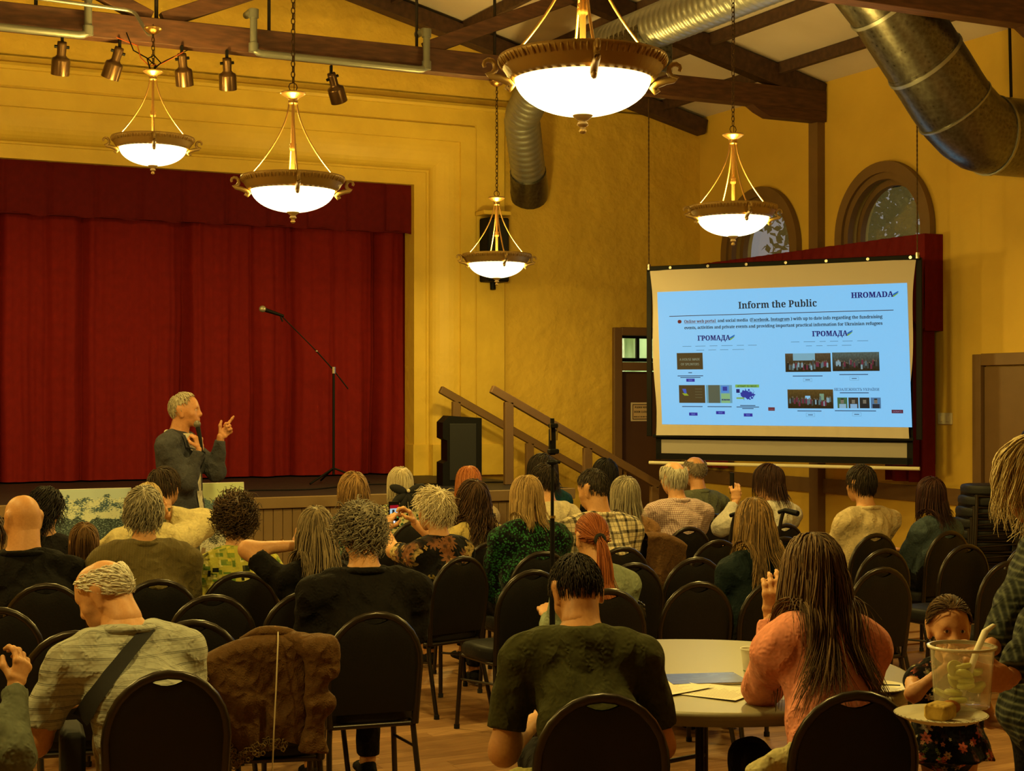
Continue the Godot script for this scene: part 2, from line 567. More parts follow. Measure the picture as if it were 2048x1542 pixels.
		for s in [-1, 1]:
			for q in [[0.05, 0.2, 1.75, 1.0], [2.28, 0.2, 3.95, 0.9]]:
				b = MB.new()
				b.bar(Vector3(s * q[0], q[1], 0), Vector3(s * q[2], q[1] + (q[2] - q[0]) * 0.43, 0), 0.09, 0.12)
				part(t, "strut", b, M.beam)
			for x in [0.91, 2.2, 2.93]:
				b = MB.new()
				b.tube([Vector3(s * x, 0.02, 0), Vector3(s * x, roof_y(RIDGE + x) - 4.75, 0)], 0.014, 8)
				part(t, "tie_rod", b, M.iron)
			b = MB.new()
			b.extrude(PackedVector2Array([Vector2(0, 0), Vector2(0.85, 0), Vector2(0.85, -0.1), Vector2(0.2, -0.1), Vector2(0.08, -0.05)]), 0.13, Transform3D(Basis(Vector3(s, 0, 0), Vector3.UP, Vector3(0, 0, s)), Vector3(s * (SIDE_WALL - RIDGE - 0.86), 0.0, -0.065 * s)))
			part(t, "corbel", b, M.beam)
		b = MB.new()
		b.tube([Vector3(0, 0.02, 0), Vector3(0, roof_y(RIDGE) - 4.75, 0)], 0.016, 8)
		part(t, "tie_rod", b, M.iron)
	# dusk outside: ground and a tree close to the windows
	b = MB.new()
	quad_wall(b, SIDE_WALL + 0.3, 26, -0.4, -0.1, -24, 0)
	struct("ground", b, mat(Color(0.2, 0.2, 0.16), 0.9))
	var tree := thing("tree", "leafy tree in dusk light outside the arched windows", "tree", Vector3(13.2, -0.1, -14.2))
	b = MB.new()
	b.tube([a3(0, 0, 0), a3(0.05, 2, 0.1), a3(-0.1, 4.5, 0)], [0.22, 0.16, 0.08], 8)
	for k in 7:
		var a := k * 2.3
		b.tube([a3(0, 2.4 + k * 0.3, 0.05), a3(cos(a) * 0.8, 3.2 + k * 0.3, sin(a) * 0.8), a3(cos(a) * 1.6, 3.6 + k * 0.32, sin(a) * 1.6)], [0.06, 0.04, 0.015], 5)
	part(tree, "trunk", b, mat(Color(0.2, 0.15, 0.11), 0.9))
	b = MB.new()
	for k in 9000:
		var d := Vector3(rng.randfn(), rng.randfn() * 0.7, rng.randfn()).normalized() * pow(rng.randf(), 0.45) * 2.3
		var p := a3(0, 4.3, 0) + d * Vector3(0.8, 0.9, 1.5)
		var bs := Basis(Vector3(rng.randfn(), rng.randfn(), rng.randfn()).normalized(), rng.randf() * TAU)
		b.face([p, p + bs * a3(0.07, 0.04, 0), p + bs * a3(0.14, 0, 0.02), p + bs * a3(0.07, -0.04, 0)], bs.z)
	var leaves := part(tree, "foliage", b, mat(Color(0.16, 0.2, 0.1), 0.8))
	leaves.set_meta("kind", "stuff")

func build_stage() -> void:
	var st := frame("stage", Vector3(2.85, 0, -11.73))
	var b := MB.new()
	b.box(Vector3(0, 0.97, -2.6), Vector3(7.1, 0.06, 5.2), 0.004)
	part(st, "stage_floor", b, M.stage_black)
	b = MB.new()
	b.box(Vector3(0, 0.955, 0.012), Vector3(7.12, 0.09, 0.045), 0.006)
	part(st, "nosing", b, M.board)
	b = MB.new()
	b.box(Vector3(0, 0.46, -0.04), Vector3(7.1, 0.92, 0.03), 0.002)
	b.box(Vector3(3.53, 0.46, -1.2), Vector3(0.03, 0.92, 2.4), 0.002)
	part(st, "backing_panel", b, M.brown_door)
	var one := MB.new()
	one.box(Vector3.ZERO, Vector3(0.0775, 0.9, 0.022), 0.005)
	var m := one.mesh()
	for k in 90:
		var o := part(st, "board", m, M.board)
		o.position = Vector3(-3.52 + 0.079 * k, 0.455, -0.012)
	for x in [0.72, 1.0, 2.0, 2.3]:
		b = MB.new()
		b.tube([a3(x - 0.07, 0.66, 0.0), a3(x - 0.07, 0.66, 0.035), a3(x - 0.06, 0.65, 0.045), a3(x + 0.06, 0.65, 0.045), a3(x + 0.07, 0.66, 0.035), a3(x + 0.07, 0.66, 0.0)], 0.007, 6)
		part(st, "pull_handle", b, M.brass)
	# curtain with deep folds, in two halves of many pleats
	var fold := FastNoiseLite.new()
	fold.seed = 9
	fold.frequency = 1.0
	var shape := func(u: float, v: float) -> Vector3:
		var x := lerpf(-0.6, 6.3, u)
		var ph := x * 9.0 + fold.get_noise_1d(x * 0.9) * 6.0
		var amp := 0.075 + 0.06 * fold.get_noise_1d(x * 0.7 + 40.0)
		var k := sin(ph)
		# rounded fronts with narrow creases between them
		var zz := amp * (1.0 - 2.0 * pow(1.0 - absf(sin(ph * 0.5)), 1.6)) + 0.02 * sin(ph * 1.7 + v * 1.2) + 0.035 * fold.get_noise_2d(x * 3.0, v * 0.9) + 0.004 * k
		return Vector3(x + 0.02 * fold.get_noise_2d(x * 2.0, v * 2.0 + 9.0), lerpf(4.2, 1.015, v), STAGE_WALL - 0.42 + zz * (0.65 + 0.5 * v))
	b = MB.new()
	b.grid(shape, 620, 14)
	for k in b.v.size():
		b.v[k] -= Vector3(2.85, 1.0, STAGE_WALL - 0.42)
	var cu := thing("stage_curtain", "long red velvet curtain closing off the stage", "curtain", Vector3(2.85, 1.0, STAGE_WALL - 0.42))
	part(cu, "drape", b, M.velvet)
	b = MB.new()
	b.tube([a3(-3.6, 3.25, 0), a3(3.6, 3.25, 0)], 0.025, 8)
	part(cu, "curtain_rail", b, M.iron)
	var val := func(u: float, v: float) -> Vector3:
		var x := lerpf(-0.5, 6.2, u)
		var f := fposmod(x * 2.45, 1.0)
		var pleat := 0.018 * smoothstep(0.0, 0.06, f) * (1.0 - smoothstep(0.9, 1.0, f)) + 0.012 * fold.get_noise_1d(x * 4.0)
		return Vector3(x - 2.85, lerpf(4.15, 3.43 + 0.012 * sin(x * 2.45 * TAU) + 0.01 * fold.get_noise_1d(x * 2.0), v) - 3.43, pleat * (0.5 + v) + 0.01 * sin(v * 3.0))
	b = MB.new()
	b.grid(val, 420, 8)
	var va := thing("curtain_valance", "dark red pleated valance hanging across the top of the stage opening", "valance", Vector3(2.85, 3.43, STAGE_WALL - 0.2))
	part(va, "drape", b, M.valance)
	b = MB.new()
	b.box(a3(0, 0.005, 0.014), a3(6.7, 0.012, 0.03))
	part(va, "hem", b, M.valance)
	# stair to the floor with two painted handrails
	var sa := frame("stage_stair", Vector3(6.4, 0, -13.2))
	for k in 5:
		b = MB.new()
		b.box(a3(0.16 + 0.29 * k, 0.83 - 0.166 * k, 0), a3(0.3, 0.04, 1.5))
		part(sa, "tread", b, M.board)
		b = MB.new()
		b.box(a3(0.02 + 0.29 * k, 0.9 - 0.166 * k, 0), a3(0.02, 0.16, 1.5))
		part(sa, "riser", b, M.board)
	for s in [-1, 1]:
		b = MB.new()
		b.extrude(PackedVector2Array([Vector2(0, 0.98), Vector2(0.06, 0.98), Vector2(1.55, 0.13), Vector2(1.55, 0), Vector2(1.4, 0), Vector2(0, 0.78)]), 0.04, Transform3D(Basis.IDENTITY, a3(0, 0, s * 0.76 - 0.02)))
		part(sa, "stringer", b, M.board)
	for q in [[-13.85, -0.12], [-12.42, -0.25]]:
		var hr := thing("handrail", "brown painted handrail on the wall side of the stage steps" if q[0] < -13 else "brown painted handrail on the audience side of the stage steps", "handrail", Vector3(6.4 + q[1], 0.0, q[0]), 0, "handrails of the stage steps")
		b = MB.new()
		b.bar(a3(-0.2, 1.86, 0), a3(1.55, 0.95, 0), 0.05, 0.075, Vector3.UP, 0.008)
		part(hr, "top_rail", b, M.brown_trim)
		for px in [[-0.03, 1.0], [0.78, 0.55], [1.5, 0.0]]:
			b = MB.new()
			var top: float = 1.86 - (px[0] + 0.2) * 0.52 - 0.03
			b.box(a3(px[0], (px[1] + top) / 2, 0), a3(0.085, top - px[1], 0.05), 0.006)
			part(hr, "post", b, M.brown_trim)

func build_door() -> void:
	var d := frame("door_1", Vector3(8.69, 0, STAGE_WALL))
	var b := MB.new()
	for s in [-1, 1]:
		b.box(a3(s * 0.445, 1.26, 0.0), a3(0.1, 2.52, 0.1), 0.008)
	b.box(a3(0, 2.48, 0), a3(0.8, 0.09, 0.1), 0.008)
	b.box(a3(0, 2.11, 0), a3(0.8, 0.09, 0.09), 0.008)
	part(d, "door_frame", b, M.brown_trim)
	b = MB.new()
	b.box(a3(0, 1.03, -0.06), a3(0.79, 2.05, 0.05))
	part(d, "door_leaf", b, M.brown_door)
	b = MB.new()
	b.box(a3(0, 2.425, -0.05), a3(0.79, 0.03, 0.05))
	b.box(a3(0, 2.18, -0.05), a3(0.79, 0.04, 0.05))
	b.box(a3(-0.385, 2.3, -0.05), a3(0.03, 0.22, 0.05))
	b.box(a3(-0.155, 2.3, -0.05), a3(0.028, 0.22, 0.05))
	b.box(a3(0.12, 2.3, -0.05), a3(0.028, 0.22, 0.05))
	part(d, "transom_sash", b, M.black)
	for x in [-0.27, -0.02, 0.25]:
		b = MB.new()
		b.box(a3(x, 2.305, -0.055), a3(0.25, 0.24, 0.005), 0.001)
		part(d, "pane", b, M.glass)
	b = MB.new()
	b.box(a3(-0.33, 1.0, -0.02), a3(0.04, 0.14, 0.02))
	b.tube([a3(-0.33, 1.0, -0.02), a3(-0.33, 1.0, 0.03), a3(-0.22, 1.0, 0.035)], 0.01, 8)
	part(d, "door_handle", b, M.bronze)
	# the lit side room seen through the transom
	b = MB.new()
	quad_wall(b, 8.0, 9.6, 0, 3.2, -16.6, -16.5)
	quad_wall(b, 7.95, 8.0, 0, 3.2, -16.5, -14.4)
	quad_wall(b, 9.6, 9.65, 0, 3.2, -16.5, -14.4)
	quad_wall(b, 8.0, 9.6, 3.15, 3.2, -16.5, -14.4)
	struct("wall_side_room", b, mat(Color(0.8, 0.85, 0.72), 0.8))
	var rk := thing("coat_rack", "pale metal rack seen through the transom window above the brown door", "rack", Vector3(9.05, 0, -15.9))
	b = MB.new()
	b.tube([a3(-0.25, 0, 0), a3(-0.12, 2.62, 0)], 0.02, 8)
	b.tube([a3(0.4, 0, 0), a3(0.3, 2.62, 0)], 0.02, 8)
	part(rk, "upright", b, M.paper)
	b = MB.new()
	b.box(a3(0.1, 2.62, 0), a3(0.6, 0.04, 0.2))
	part(rk, "shelf", b, M.paper)
	var tl := thing("ceiling_lamp", "white ceiling lamp of the side room behind the transom", "lamp", Vector3(8.5, 3.1, -15.3))
	b = MB.new()
	b.box(a3(0, 0.02, 0), a3(0.4, 0.05, 0.4))
	var tm := mat(Color.WHITE, 0.5)
	tm.emission_enabled = true
	tm.emission = Color(0.93, 1.0, 0.78)
	tm.emission_energy_multiplier = 1.5
	part(tl, "lamp_panel", b, tm)
	var om := OmniLight3D.new()
	om.name = "side_room_light"
	om.light_color = Color(0.93, 1.0, 0.78)
	om.light_energy = 2.0
	om.omni_range = 6
	om.omni_attenuation = 2
	om.light_size = 0.15
	om.shadow_enabled = true
	om.position = Vector3(8.5, 2.95, -15.3)
	add_child(om)
	# notice on the door
	var sans := SystemFont.new()
	sans.font_names = PackedStringArray(["Droid Sans"])
	sans.font_weight = 700
	var im := Image.create(256, 196, false, Image.FORMAT_RGB8)
	im.fill(Color(0.82, 0.74, 0.62))
	im.fill_rect(Rect2i(14, 14, 228, 168), Color(0.08, 0.05, 0.04))
	im.fill_rect(Rect2i(22, 22, 212, 152), Color(0.8, 0.7, 0.56))
	draw_text(im, "PLEASE KEEP", Vector2(128, 58), 28, Color(0.06, 0.04, 0.03), sans, true, true)
	draw_text(im, "DOOR CLOSED", Vector2(128, 108), 28, Color(0.06, 0.04, 0.03), sans, true, true)
	draw_text(im, "WHEN A/C OR HEAT IS ON", Vector2(128, 158), 16, Color(0.06, 0.04, 0.03), sans, true, true)
	var sm := mat(Color.WHITE, 0.6)
	sm.albedo_texture = ImageTexture.create_from_image(im)
	var sg := thing("door_sign", "small framed notice with block capitals fixed to the brown door", "sign", Vector3(8.575, 1.53, STAGE_WALL - 0.033))
	b = MB.new()
	b.box(a3(0, 0.095, 0), a3(0.26, 0.2, 0.006), 0.002)
	part(sg, "plate", b, M.paper)
	b = MB.new()
	b.grid(func(u: float, v: float) -> Vector3: return a3(lerpf(-0.125, 0.125, u), lerpf(0.19, 0.0, v), 0.0042), 2, 2, true)
	part(sg, "lettering", b, sm)

func pendant(at: Vector3, chain_top: float, label: String, turn := 0.3, energy := 1.0) -> void:
	# at: centre of the glass at the rim; the glass is under half a metre wide so that the light set in it gets out
	var t := thing("pendant_lamp", label, "lamp", at, 0.0, "bowl pendant lamps over the hall")
	var b := MB.new()
	var prof := []
	for k in 13:
		var a := PI / 2 * k / 12
		prof.append([0.243 * sin(a) + 0.0005, -0.135 * cos(a)])
	b.lathe(prof, 36)
	part(t, "lamp_bowl", b, M.bowl_lamp)
	b = MB.new()
	b.lathe([[0.236, 0.0], [0.25, -0.012], [0.262, 0.002], [0.275, 0.022], [0.287, 0.042], [0.297, 0.052], [0.303, 0.062], [0.3, 0.072], [0.29, 0.074], [0.262, 0.05], [0.236, 0.0]], 96, Transform3D.IDENTITY, 0.0035, 48, 2, 5)
	part(t, "rim", b, M.bronze)
	if not M.has("fluting"):
		b = MB.new()
		for k in 84:
			var fb := Basis(Vector3.UP, -TAU * k / 84)
			b.ellip(fb * Vector3(0.2935, 0.05, 0), Vector3(0.007, 0.017, 0.006), fb * Basis(Vector3.BACK, -0.55), 6, 6)
		M.fluting = b.mesh()
	part(t, "fluting", M.fluting, M.bronze)
	for k in 4:
		b = MB.new()
		var bs := Basis(Vector3.UP, turn + TAU * k / 4)
		var path := []
		var rr := []
		# S scroll clasping the rim: curl outside, small curl under the glass edge
		for s in 9:
			var a := -0.4 + 5.2 * s / 8.0
			path.append(bs * Vector3(0.338 + (0.013 + 0.0026 * s) * cos(a), 0.036 + (0.013 + 0.0026 * s) * sin(a), 0))
			rr.append(0.007 + 0.0006 * s)
		for q in [[0.33, 0.0, 0.012], [0.3, -0.005, 0.014], [0.268, -0.018, 0.014], [0.252, -0.034, 0.013], [0.262, -0.046, 0.011], [0.274, -0.04, 0.008], [0.268, -0.032, 0.006]]:
			path.append(bs * Vector3(q[0], q[1], 0))
			rr.append(q[2])
		b.tube(path, rr, 7)
		part(t, "scroll", b, M.bronze)
		b = MB.new()
		path = []
		for s in 13:
			var u := s / 12.0
			path.append(bs * Vector3(0.022 + 0.235 * pow(1.0 - u, 1.75), 0.066 + 0.45 * u, 0))
		b.tube(path, 0.0055, 6)
		part(t, "rod", b, M.brass)
	b = MB.new()
	b.lathe([[0.0, -0.2], [0.009, -0.197], [0.014, -0.188], [0.008, -0.178], [0.012, -0.174], [0.021, -0.168], [0.018, -0.16], [0.012, -0.156], [0.02, -0.15], [0.036, -0.136], [0.036, -0.13], [0.0, -0.128]], 18)
	part(t, "finial", b, M.bronze)
	b = MB.new()
	b.lathe([[0.0, -0.1], [0.011, -0.1], [0.011, 0.22], [0.019, 0.228], [0.021, 0.243], [0.015, 0.252], [0.021, 0.262], [0.011, 0.27], [0.009, 0.5], [0.0, 0.5]], 14)
	part(t, "stem", b, M.brass)
	b = MB.new()
	b.lathe([[0.0, 0.49], [0.026, 0.495], [0.03, 0.505], [0.022, 0.515], [0.034, 0.53], [0.062, 0.548], [0.074, 0.556], [0.07, 0.564], [0.02, 0.566], [0.0, 0.566]], 24)
	part(t, "top_dish", b, M.brass)
	b = MB.new()
	var y := 0.575
	var k := 0
	while at.y + y < chain_top:
		var r := 0.026 if k == 0 else 0.011
		var ring := []
		for s in 9:
			var a := TAU * s / 8
			var o := Vector3(cos(a) * r, sin(a) * (r if k == 0 else 0.02), 0)
			ring.append(Vector3(0, y + 0.02, 0) + (o if k % 2 == 0 else Vector3(0, o.y, o.x)))
		b.tube(ring, 0.0032, 4, false)
		y += 0.042 if k == 0 else 0.031
		k += 1
	b.tube([a3(0.006, 0.56, 0), a3(0.01, (y + 0.56) / 2, 0.006), a3(0, chain_top - at.y, 0)], 0.0025, 5)
	part(t, "chain", b, M.chain)
	b = MB.new()
	b.lathe([[0.0, -0.05], [0.02, -0.048], [0.05, -0.03], [0.066, -0.01], [0.066, 0.0], [0.0, 0.0]], 20, Transform3D(Basis.IDENTITY, Vector3(0, chain_top - at.y, 0)))
	part(t, "ceiling_rose", b, M.brass)
	var l := OmniLight3D.new()
	l.name = "pendant_light"
	l.light_color = LAMP_COLOR
	l.light_energy = LAMP_ENERGY * energy
	l.light_size = 0.1
	l.omni_range = 30
	l.omni_attenuation = 2.0
	l.shadow_enabled = true
	l.position = at + Vector3(0, -0.02, 0)
	add_child(l)

func build_lamps() -> void:
	pendant(Vector3(2.66, 3.62, -11.3), 4.5, "bowl pendant lamp with tangled loose wires hanging in front of the stage", -0.2)
	pendant(Vector3(2.84, 3.0, -8.6), 5.0, "lit bowl pendant lamp hanging in front of the red curtain", -0.22)
	pendant(Vector3(2.66, 2.93, -4.8), 4.5, "largest and nearest bowl pendant lamp, cut by the top of the picture", -0.36)
	pendant(Vector3(5.8, 2.95, -12.0), 4.52, "farthest bowl pendant lamp, beside the small black wall loudspeaker", -0.2)
	pendant(Vector3(6.02, 3.02, -8.75), 5.0, "bowl pendant lamp above the projection screen", -0.25)
	for q in [[-0.2, -11.95, "first"], [-0.2, -8.55, "second"], [-0.2, -5.0, "third"], [5.9, -5.0, "fourth"]]:
		pendant(Vector3(q[0], 3.0, q[1]), 4.52, "bowl pendant lamp outside the picture, %s of the unseen ones" % q[2], 0.3)
	# loose wires at the first lamp
	var w := thing("loose_wire", "orange and black loose wires looped round the lamp by the roof beam", "wire", Vector3(2.66, 4.19, -11.3))
	var b := MB.new()
	b.tube([a3(-0.2, 0.28, -0.3), a3(-0.08, 0.2, -0.15), a3(-0.09, 0.08, 0), a3(-0.03, 0.02, 0.02), a3(0.02, 0.04, 0)], 0.004, 5)
	b.tube([a3(0.02, 0.03, 0), a3(0.1, 0.08, -0.1), a3(0.3, 0.22, -0.3)], 0.004, 5)
	part(w, "orange_wire", b, mat(Color(0.8, 0.35, 0.1), 0.5))
	b = MB.new()
	b.tube([a3(-0.15, 0.3, -0.2), a3(-0.12, 0.15, -0.1), a3(-0.04, 0.08, 0), a3(0.03, 0.02, 0)], 0.005, 5)
	b.tube([a3(0.01, 0.02, 0), a3(0.12, 0.1, -0.1), a3(0.36, 0.26, -0.4)], 0.004, 5)
	b.tube([a3(-0.03, 0.0, 0.03), a3(-0.05, 0.07, 0.03), a3(0.0, 0.1, 0.03), a3(0.05, 0.05, 0.03), a3(0.0, 0.0, 0.03)], 0.006, 5)
	part(w, "black_wire", b, M.black)

func pipe_bend(b: MB, pts: Array, r: float) -> void:
	var path := []
	for k in pts.size():
		if k == 0 or k == pts.size() - 1:
			path.append(pts[k])
			continue
		for s in 5:
			var u := s / 4.0
			var a: Vector3 = pts[k] + (pts[k - 1] - pts[k]).normalized() * minf(0.07, pts[k].distance_to(pts[k - 1]) * 0.45)
			var c: Vector3 = pts[k] + (pts[k + 1] - pts[k]).normalized() * minf(0.07, pts[k].distance_to(pts[k + 1]) * 0.45)
			path.append(a.lerp(pts[k], u).lerp(pts[k].lerp(c, u), u))
	b.tube(path, r, 10)

func build_fixtures() -> void:
	var b: MB
	# lighting pipe hung under the first beam on bent hangers
	var zp := -11.86
	for q in [[1.2, 2.3, "left-hand length of grey pipe hung under the roof beam"], [3.59, 5.08, "grey pipe hung under the roof beam above the middle of the stage"]]:
		var p := thing("hanging_pipe", q[2], "pipe", Vector3(q[0], 4.5, zp), 0, "pipes under the roof beam")
		b = MB.new()
		var len: float = q[1] - q[0]
		pipe_bend(b, [a3(0, 0.36, -0.2), a3(0, 0.36, 0.0), a3(0, 0.02, 0.0), a3(len, 0.02, 0), a3(len, 0.36, 0), a3(len, 0.36, -0.2)], 0.03)
		part(p, "pipe", b, M.conduit)
		for x in [0.0, len]:
			for yy in [0.06, 0.33]:
				b = MB.new()
				b.tube([a3(x, yy - 0.035, 0), a3(x, yy + 0.035, 0)], 0.04, 10)
				part(p, "coupling", b, M.conduit)
	var cd := thing("wiring_conduit", "thin silver conduit running along the roof beam to the stage lamp", "conduit", Vector3(1.2, 4.7, -11.75))
	b = MB.new()
	pipe_bend(b, [a3(-1.5, 0.08, 0), a3(1.42, 0.02, 0), a3(1.46, -0.22, 0.3), a3(1.46, -0.24, 0.42)], 0.014)
	part(cd, "pipe", b, M.galv)
	# stage spotlights
	var cans := [[127, 2.12, 0.0, "leftmost of the bronze spotlight cans under the beam"], [235, 2.55, 0.25, "second bronze spotlight can, tilted, left of the wired lamp"], [357, 3.03, -0.2, "bronze spotlight can just right of the wired lamp"], [447, 3.39, -0.15, "fourth bronze spotlight can under the beam"], [657, 4.26, -0.45, "lone bronze spotlight can hanging under the grey pipe"]]
	for q in cans:
		var s := thing("spotlight", q[3], "spotlight", Vector3(q[1], 4.53 if q[1] < 4 else 4.49, -11.92), 0, "spotlight cans under the beam")
		var bs := Basis(Vector3(0, 0, 1), -q[2]) * Basis(Vector3(1, 0, 0), 0.35)
		var xf := Transform3D(bs, Vector3(0, -0.06, 0.0))
		b = MB.new()
		b.lathe([[0.0, 0.005], [0.034, 0.0], [0.036, -0.02], [0.034, -0.1], [0.045, -0.115], [0.064, -0.125], [0.069, -0.14], [0.07, -0.25], [0.064, -0.252], [0.058, -0.2], [0.0, -0.19]], 20, xf)
		part(s, "can", b, M.can_lamp)
		b = MB.new()
		b.box(a3(0, -0.03, 0), a3(0.02, 0.07, 0.03))
		b.tube([xf * a3(-0.055, -0.04, 0), xf * a3(0.055, -0.04, 0)], 0.012, 8)
		part(s, "yoke", b, M.black)
	# ducts
	var d := thing("spiral_duct", "ribbed silver ventilation duct running below the ceiling and down into the stage wall", "duct", Vector3(6.6, 3.9, -12.5))
	b = MB.new()
	var path := []
	var rad := []
	var key := [a3(6.6, 4.8, -5.5), a3(6.6, 4.8, -12.2), a3(6.62, 4.74, -12.8), a3(6.72, 4.5, -13.35), a3(7.12, 4.02, -13.98)]
	for k in 4:
		var n := int(key[k].distance_to(key[k + 1]) / 0.02)
		for s in n:
			path.append(key[k].lerp(key[k + 1], float(s) / n) - a3(6.6, 3.9, -12.5))
			rad.append([0.163, 0.168, 0.178, 0.168][s % 4])
	b.tube(path, rad, 20)
	part(d, "duct_tube", b, M.galv)
	b = MB.new()
	b.tube([a3(0.47, 0.17, -1.4), a3(0.57, 0.04, -1.57), a3(0.6, -0.02, -1.66)], [0.185, 0.195, 0.21], 20)
	part(d, "end_collar", b, M.duct)
	b = MB.new()
	b.box(a3(0, 0.72, 1.55), a3(0.34, 0.36, 0.5), 0.006)
	part(d, "outlet_box", b, M.duct)
	var g := thing("large_duct", "large dull galvanised duct elbow at the ceiling above the window drapes", "duct", Vector3(8.1, 3.9, -8.98))
	b = MB.new()
	b.tube([a3(-1.3, 1.5, 0), a3(-0.52, 0.78, 0), a3(-0.18, 0.4, 0)], 0.3, 28)
	part(g, "duct_tube", b, M.duct)
	b = MB.new()
	b.tube([a3(-0.21, 0.43, 0), a3(-0.1, 0.31, 0), a3(0.02, 0.17, 0), a3(0.13, 0.055, 0), a3(0.25, -0.035, 0), a3(0.36, -0.085, 0), a3(0.47, -0.1, 0)], 0.303, 28)
	part(g, "elbow", b, M.duct)
	b = MB.new()
	b.tube([a3(0.44, -0.1, 0), a3(1.2, -0.1, 0)], 0.3, 28)
	part(g, "wall_outlet", b, M.duct)
	b = MB.new()
	for q in [[a3(-0.56, 0.82, 0), a3(-0.54, 0.8, 0)], [a3(-0.2, 0.42, 0), a3(-0.18, 0.4, 0)], [a3(0.09, 0.09, 0), a3(0.1, 0.08, 0)], [a3(0.44, -0.1, 0), a3(0.46, -0.1, 0)]]:
		b.tube(q, 0.312, 28)
	part(g, "seam_ring", b, M.galv)
	b = MB.new()
	b.tube([a3(0.6, 0.9, 0.05), a3(0.62, 0.2, 0.05)], 0.012, 6)
	part(g, "hanger_rod", b, M.iron)
	# loudspeaker on the wall
	var ws := thing("wall_speaker", "tall narrow black loudspeaker mounted high on the wall beside the stage", "loudspeaker", Vector3(6.72, 2.95, STAGE_WALL + 0.06))
	b = MB.new()
	b.box(a3(0, 0.31, 0.13), a3(0.24, 0.64, 0.2), 0.012)
	part(ws, "cabinet", b, M.black)
	b = MB.new()
	b.box(a3(0, 0.31, 0.232), a3(0.21, 0.6, 0.012), 0.006)
	part(ws, "grille", b, M.grille)
	b = MB.new()
	b.box(a3(0, 0.68, 0.1), a3(0.3, 0.04, 0.22), 0.004)
	part(ws, "top_shelf", b, M.moulding)
	b = MB.new()
	b.tube([a3(0.02, 0.0, 0.05), a3(0.02, -0.08, 0.06)], 0.03, 8)
	part(ws, "bracket", b, M.black)
	# loudspeaker on the stage
	var sp := thing("stage_speaker", "black loudspeaker standing on the stage beside the handrail", "loudspeaker", Vector3(5.72, 1.0, -12.6), -0.25)
	b = MB.new()
	b.extrude(PackedVector2Array([Vector2(-0.18, 0), Vector2(0.17, 0), Vector2(0.17, 0.6), Vector2(-0.12, 0.62), Vector2(-0.18, 0.56), Vector2(-0.18, 0.42), Vector2(-0.14, 0.4), Vector2(-0.14, 0.22), Vector2(-0.18, 0.2)]), 0.34, Transform3D(Basis.IDENTITY, a3(0, 0, -0.17)))
	part(sp, "cabinet", b, M.black)
	b = MB.new()
	b.box(a3(0.0, 0.3, 0.172), a3(0.24, 0.5, 0.01), 0.004)
	part(sp, "grille", b, M.grille)
	var cb := thing("stage_cable", "black cable lying across the stage floor towards the loudspeaker", "cable", Vector3(4.5, 1.0, -12.6))
	b = MB.new()
	path = []
	for k in 40:
		var u := k / 39.0
		path.append(a3(lerpf(-1.8, 2.0, u), 0.008, 0.12 * sin(u * 19.0) + 0.2 * sin(u * 7.0)))
	b.tube(path, 0.006, 5)
	part(cb, "cord", b, M.black)
	# microphone stand on the stage
	var ms := thing("microphone_stand", "black boom microphone stand on the stage in front of the curtain", "mic stand", Vector3(4.78, 1.0, -13.3))
	b = MB.new()
	b.tube([a3(0, 0.08, 0), a3(0, 1.02, 0)], 0.012, 8)
	part(ms, "pole", b, M.black)
	for k in 3:
		b = MB.new()
		var a := 2.6 + TAU * k / 3
		b.tube([a3(0, 0.14, 0), a3(cos(a) * 0.33, 0.012, sin(a) * 0.33)], 0.009, 6)
		part(ms, "leg", b, M.black)
	b = MB.new()
	b.tube([a3(0.14, 0.86, 0.0), a3(0, 1.03, 0), a3(-0.17, 1.2, 0.02)], 0.006, 6)
	b.tube([a3(-0.17, 1.2, 0.02), a3(-0.52, 1.52, 0.05)], 0.005, 6)
	part(ms, "boom", b, M.black)
	b = MB.new()
	b.tube([a3(0, 1.0, 0), a3(0, 1.06, 0)], 0.02, 8)
	b.ellip(a3(-0.17, 1.2, 0.02), a3(0.012, 0.012, 0.012))
	part(ms, "clutch", b, M.chrome)
	var mc := thing("boom_microphone", "silver-headed microphone at the end of the stage boom stand", "microphone", Vector3(4.26, 2.52, -13.25))
	b = MB.new()
	b.tube([a3(0.03, -0.01, 0), a3(-0.14, 0.04, 0)], [0.012, 0.019], 10)
	b.tube([a3(-0.0, -0.01, 0), a3(0.02, -0.06, 0)], 0.008, 6)
	part(mc, "handle", b, M.black)
	b = MB.new()
	b.ellip(a3(-0.165, 0.048, 0), a3(0.032, 0.03, 0.03))
	part(mc, "grille", b, mat(Color(0.6, 0.58, 0.52), 0.4, 0.6))

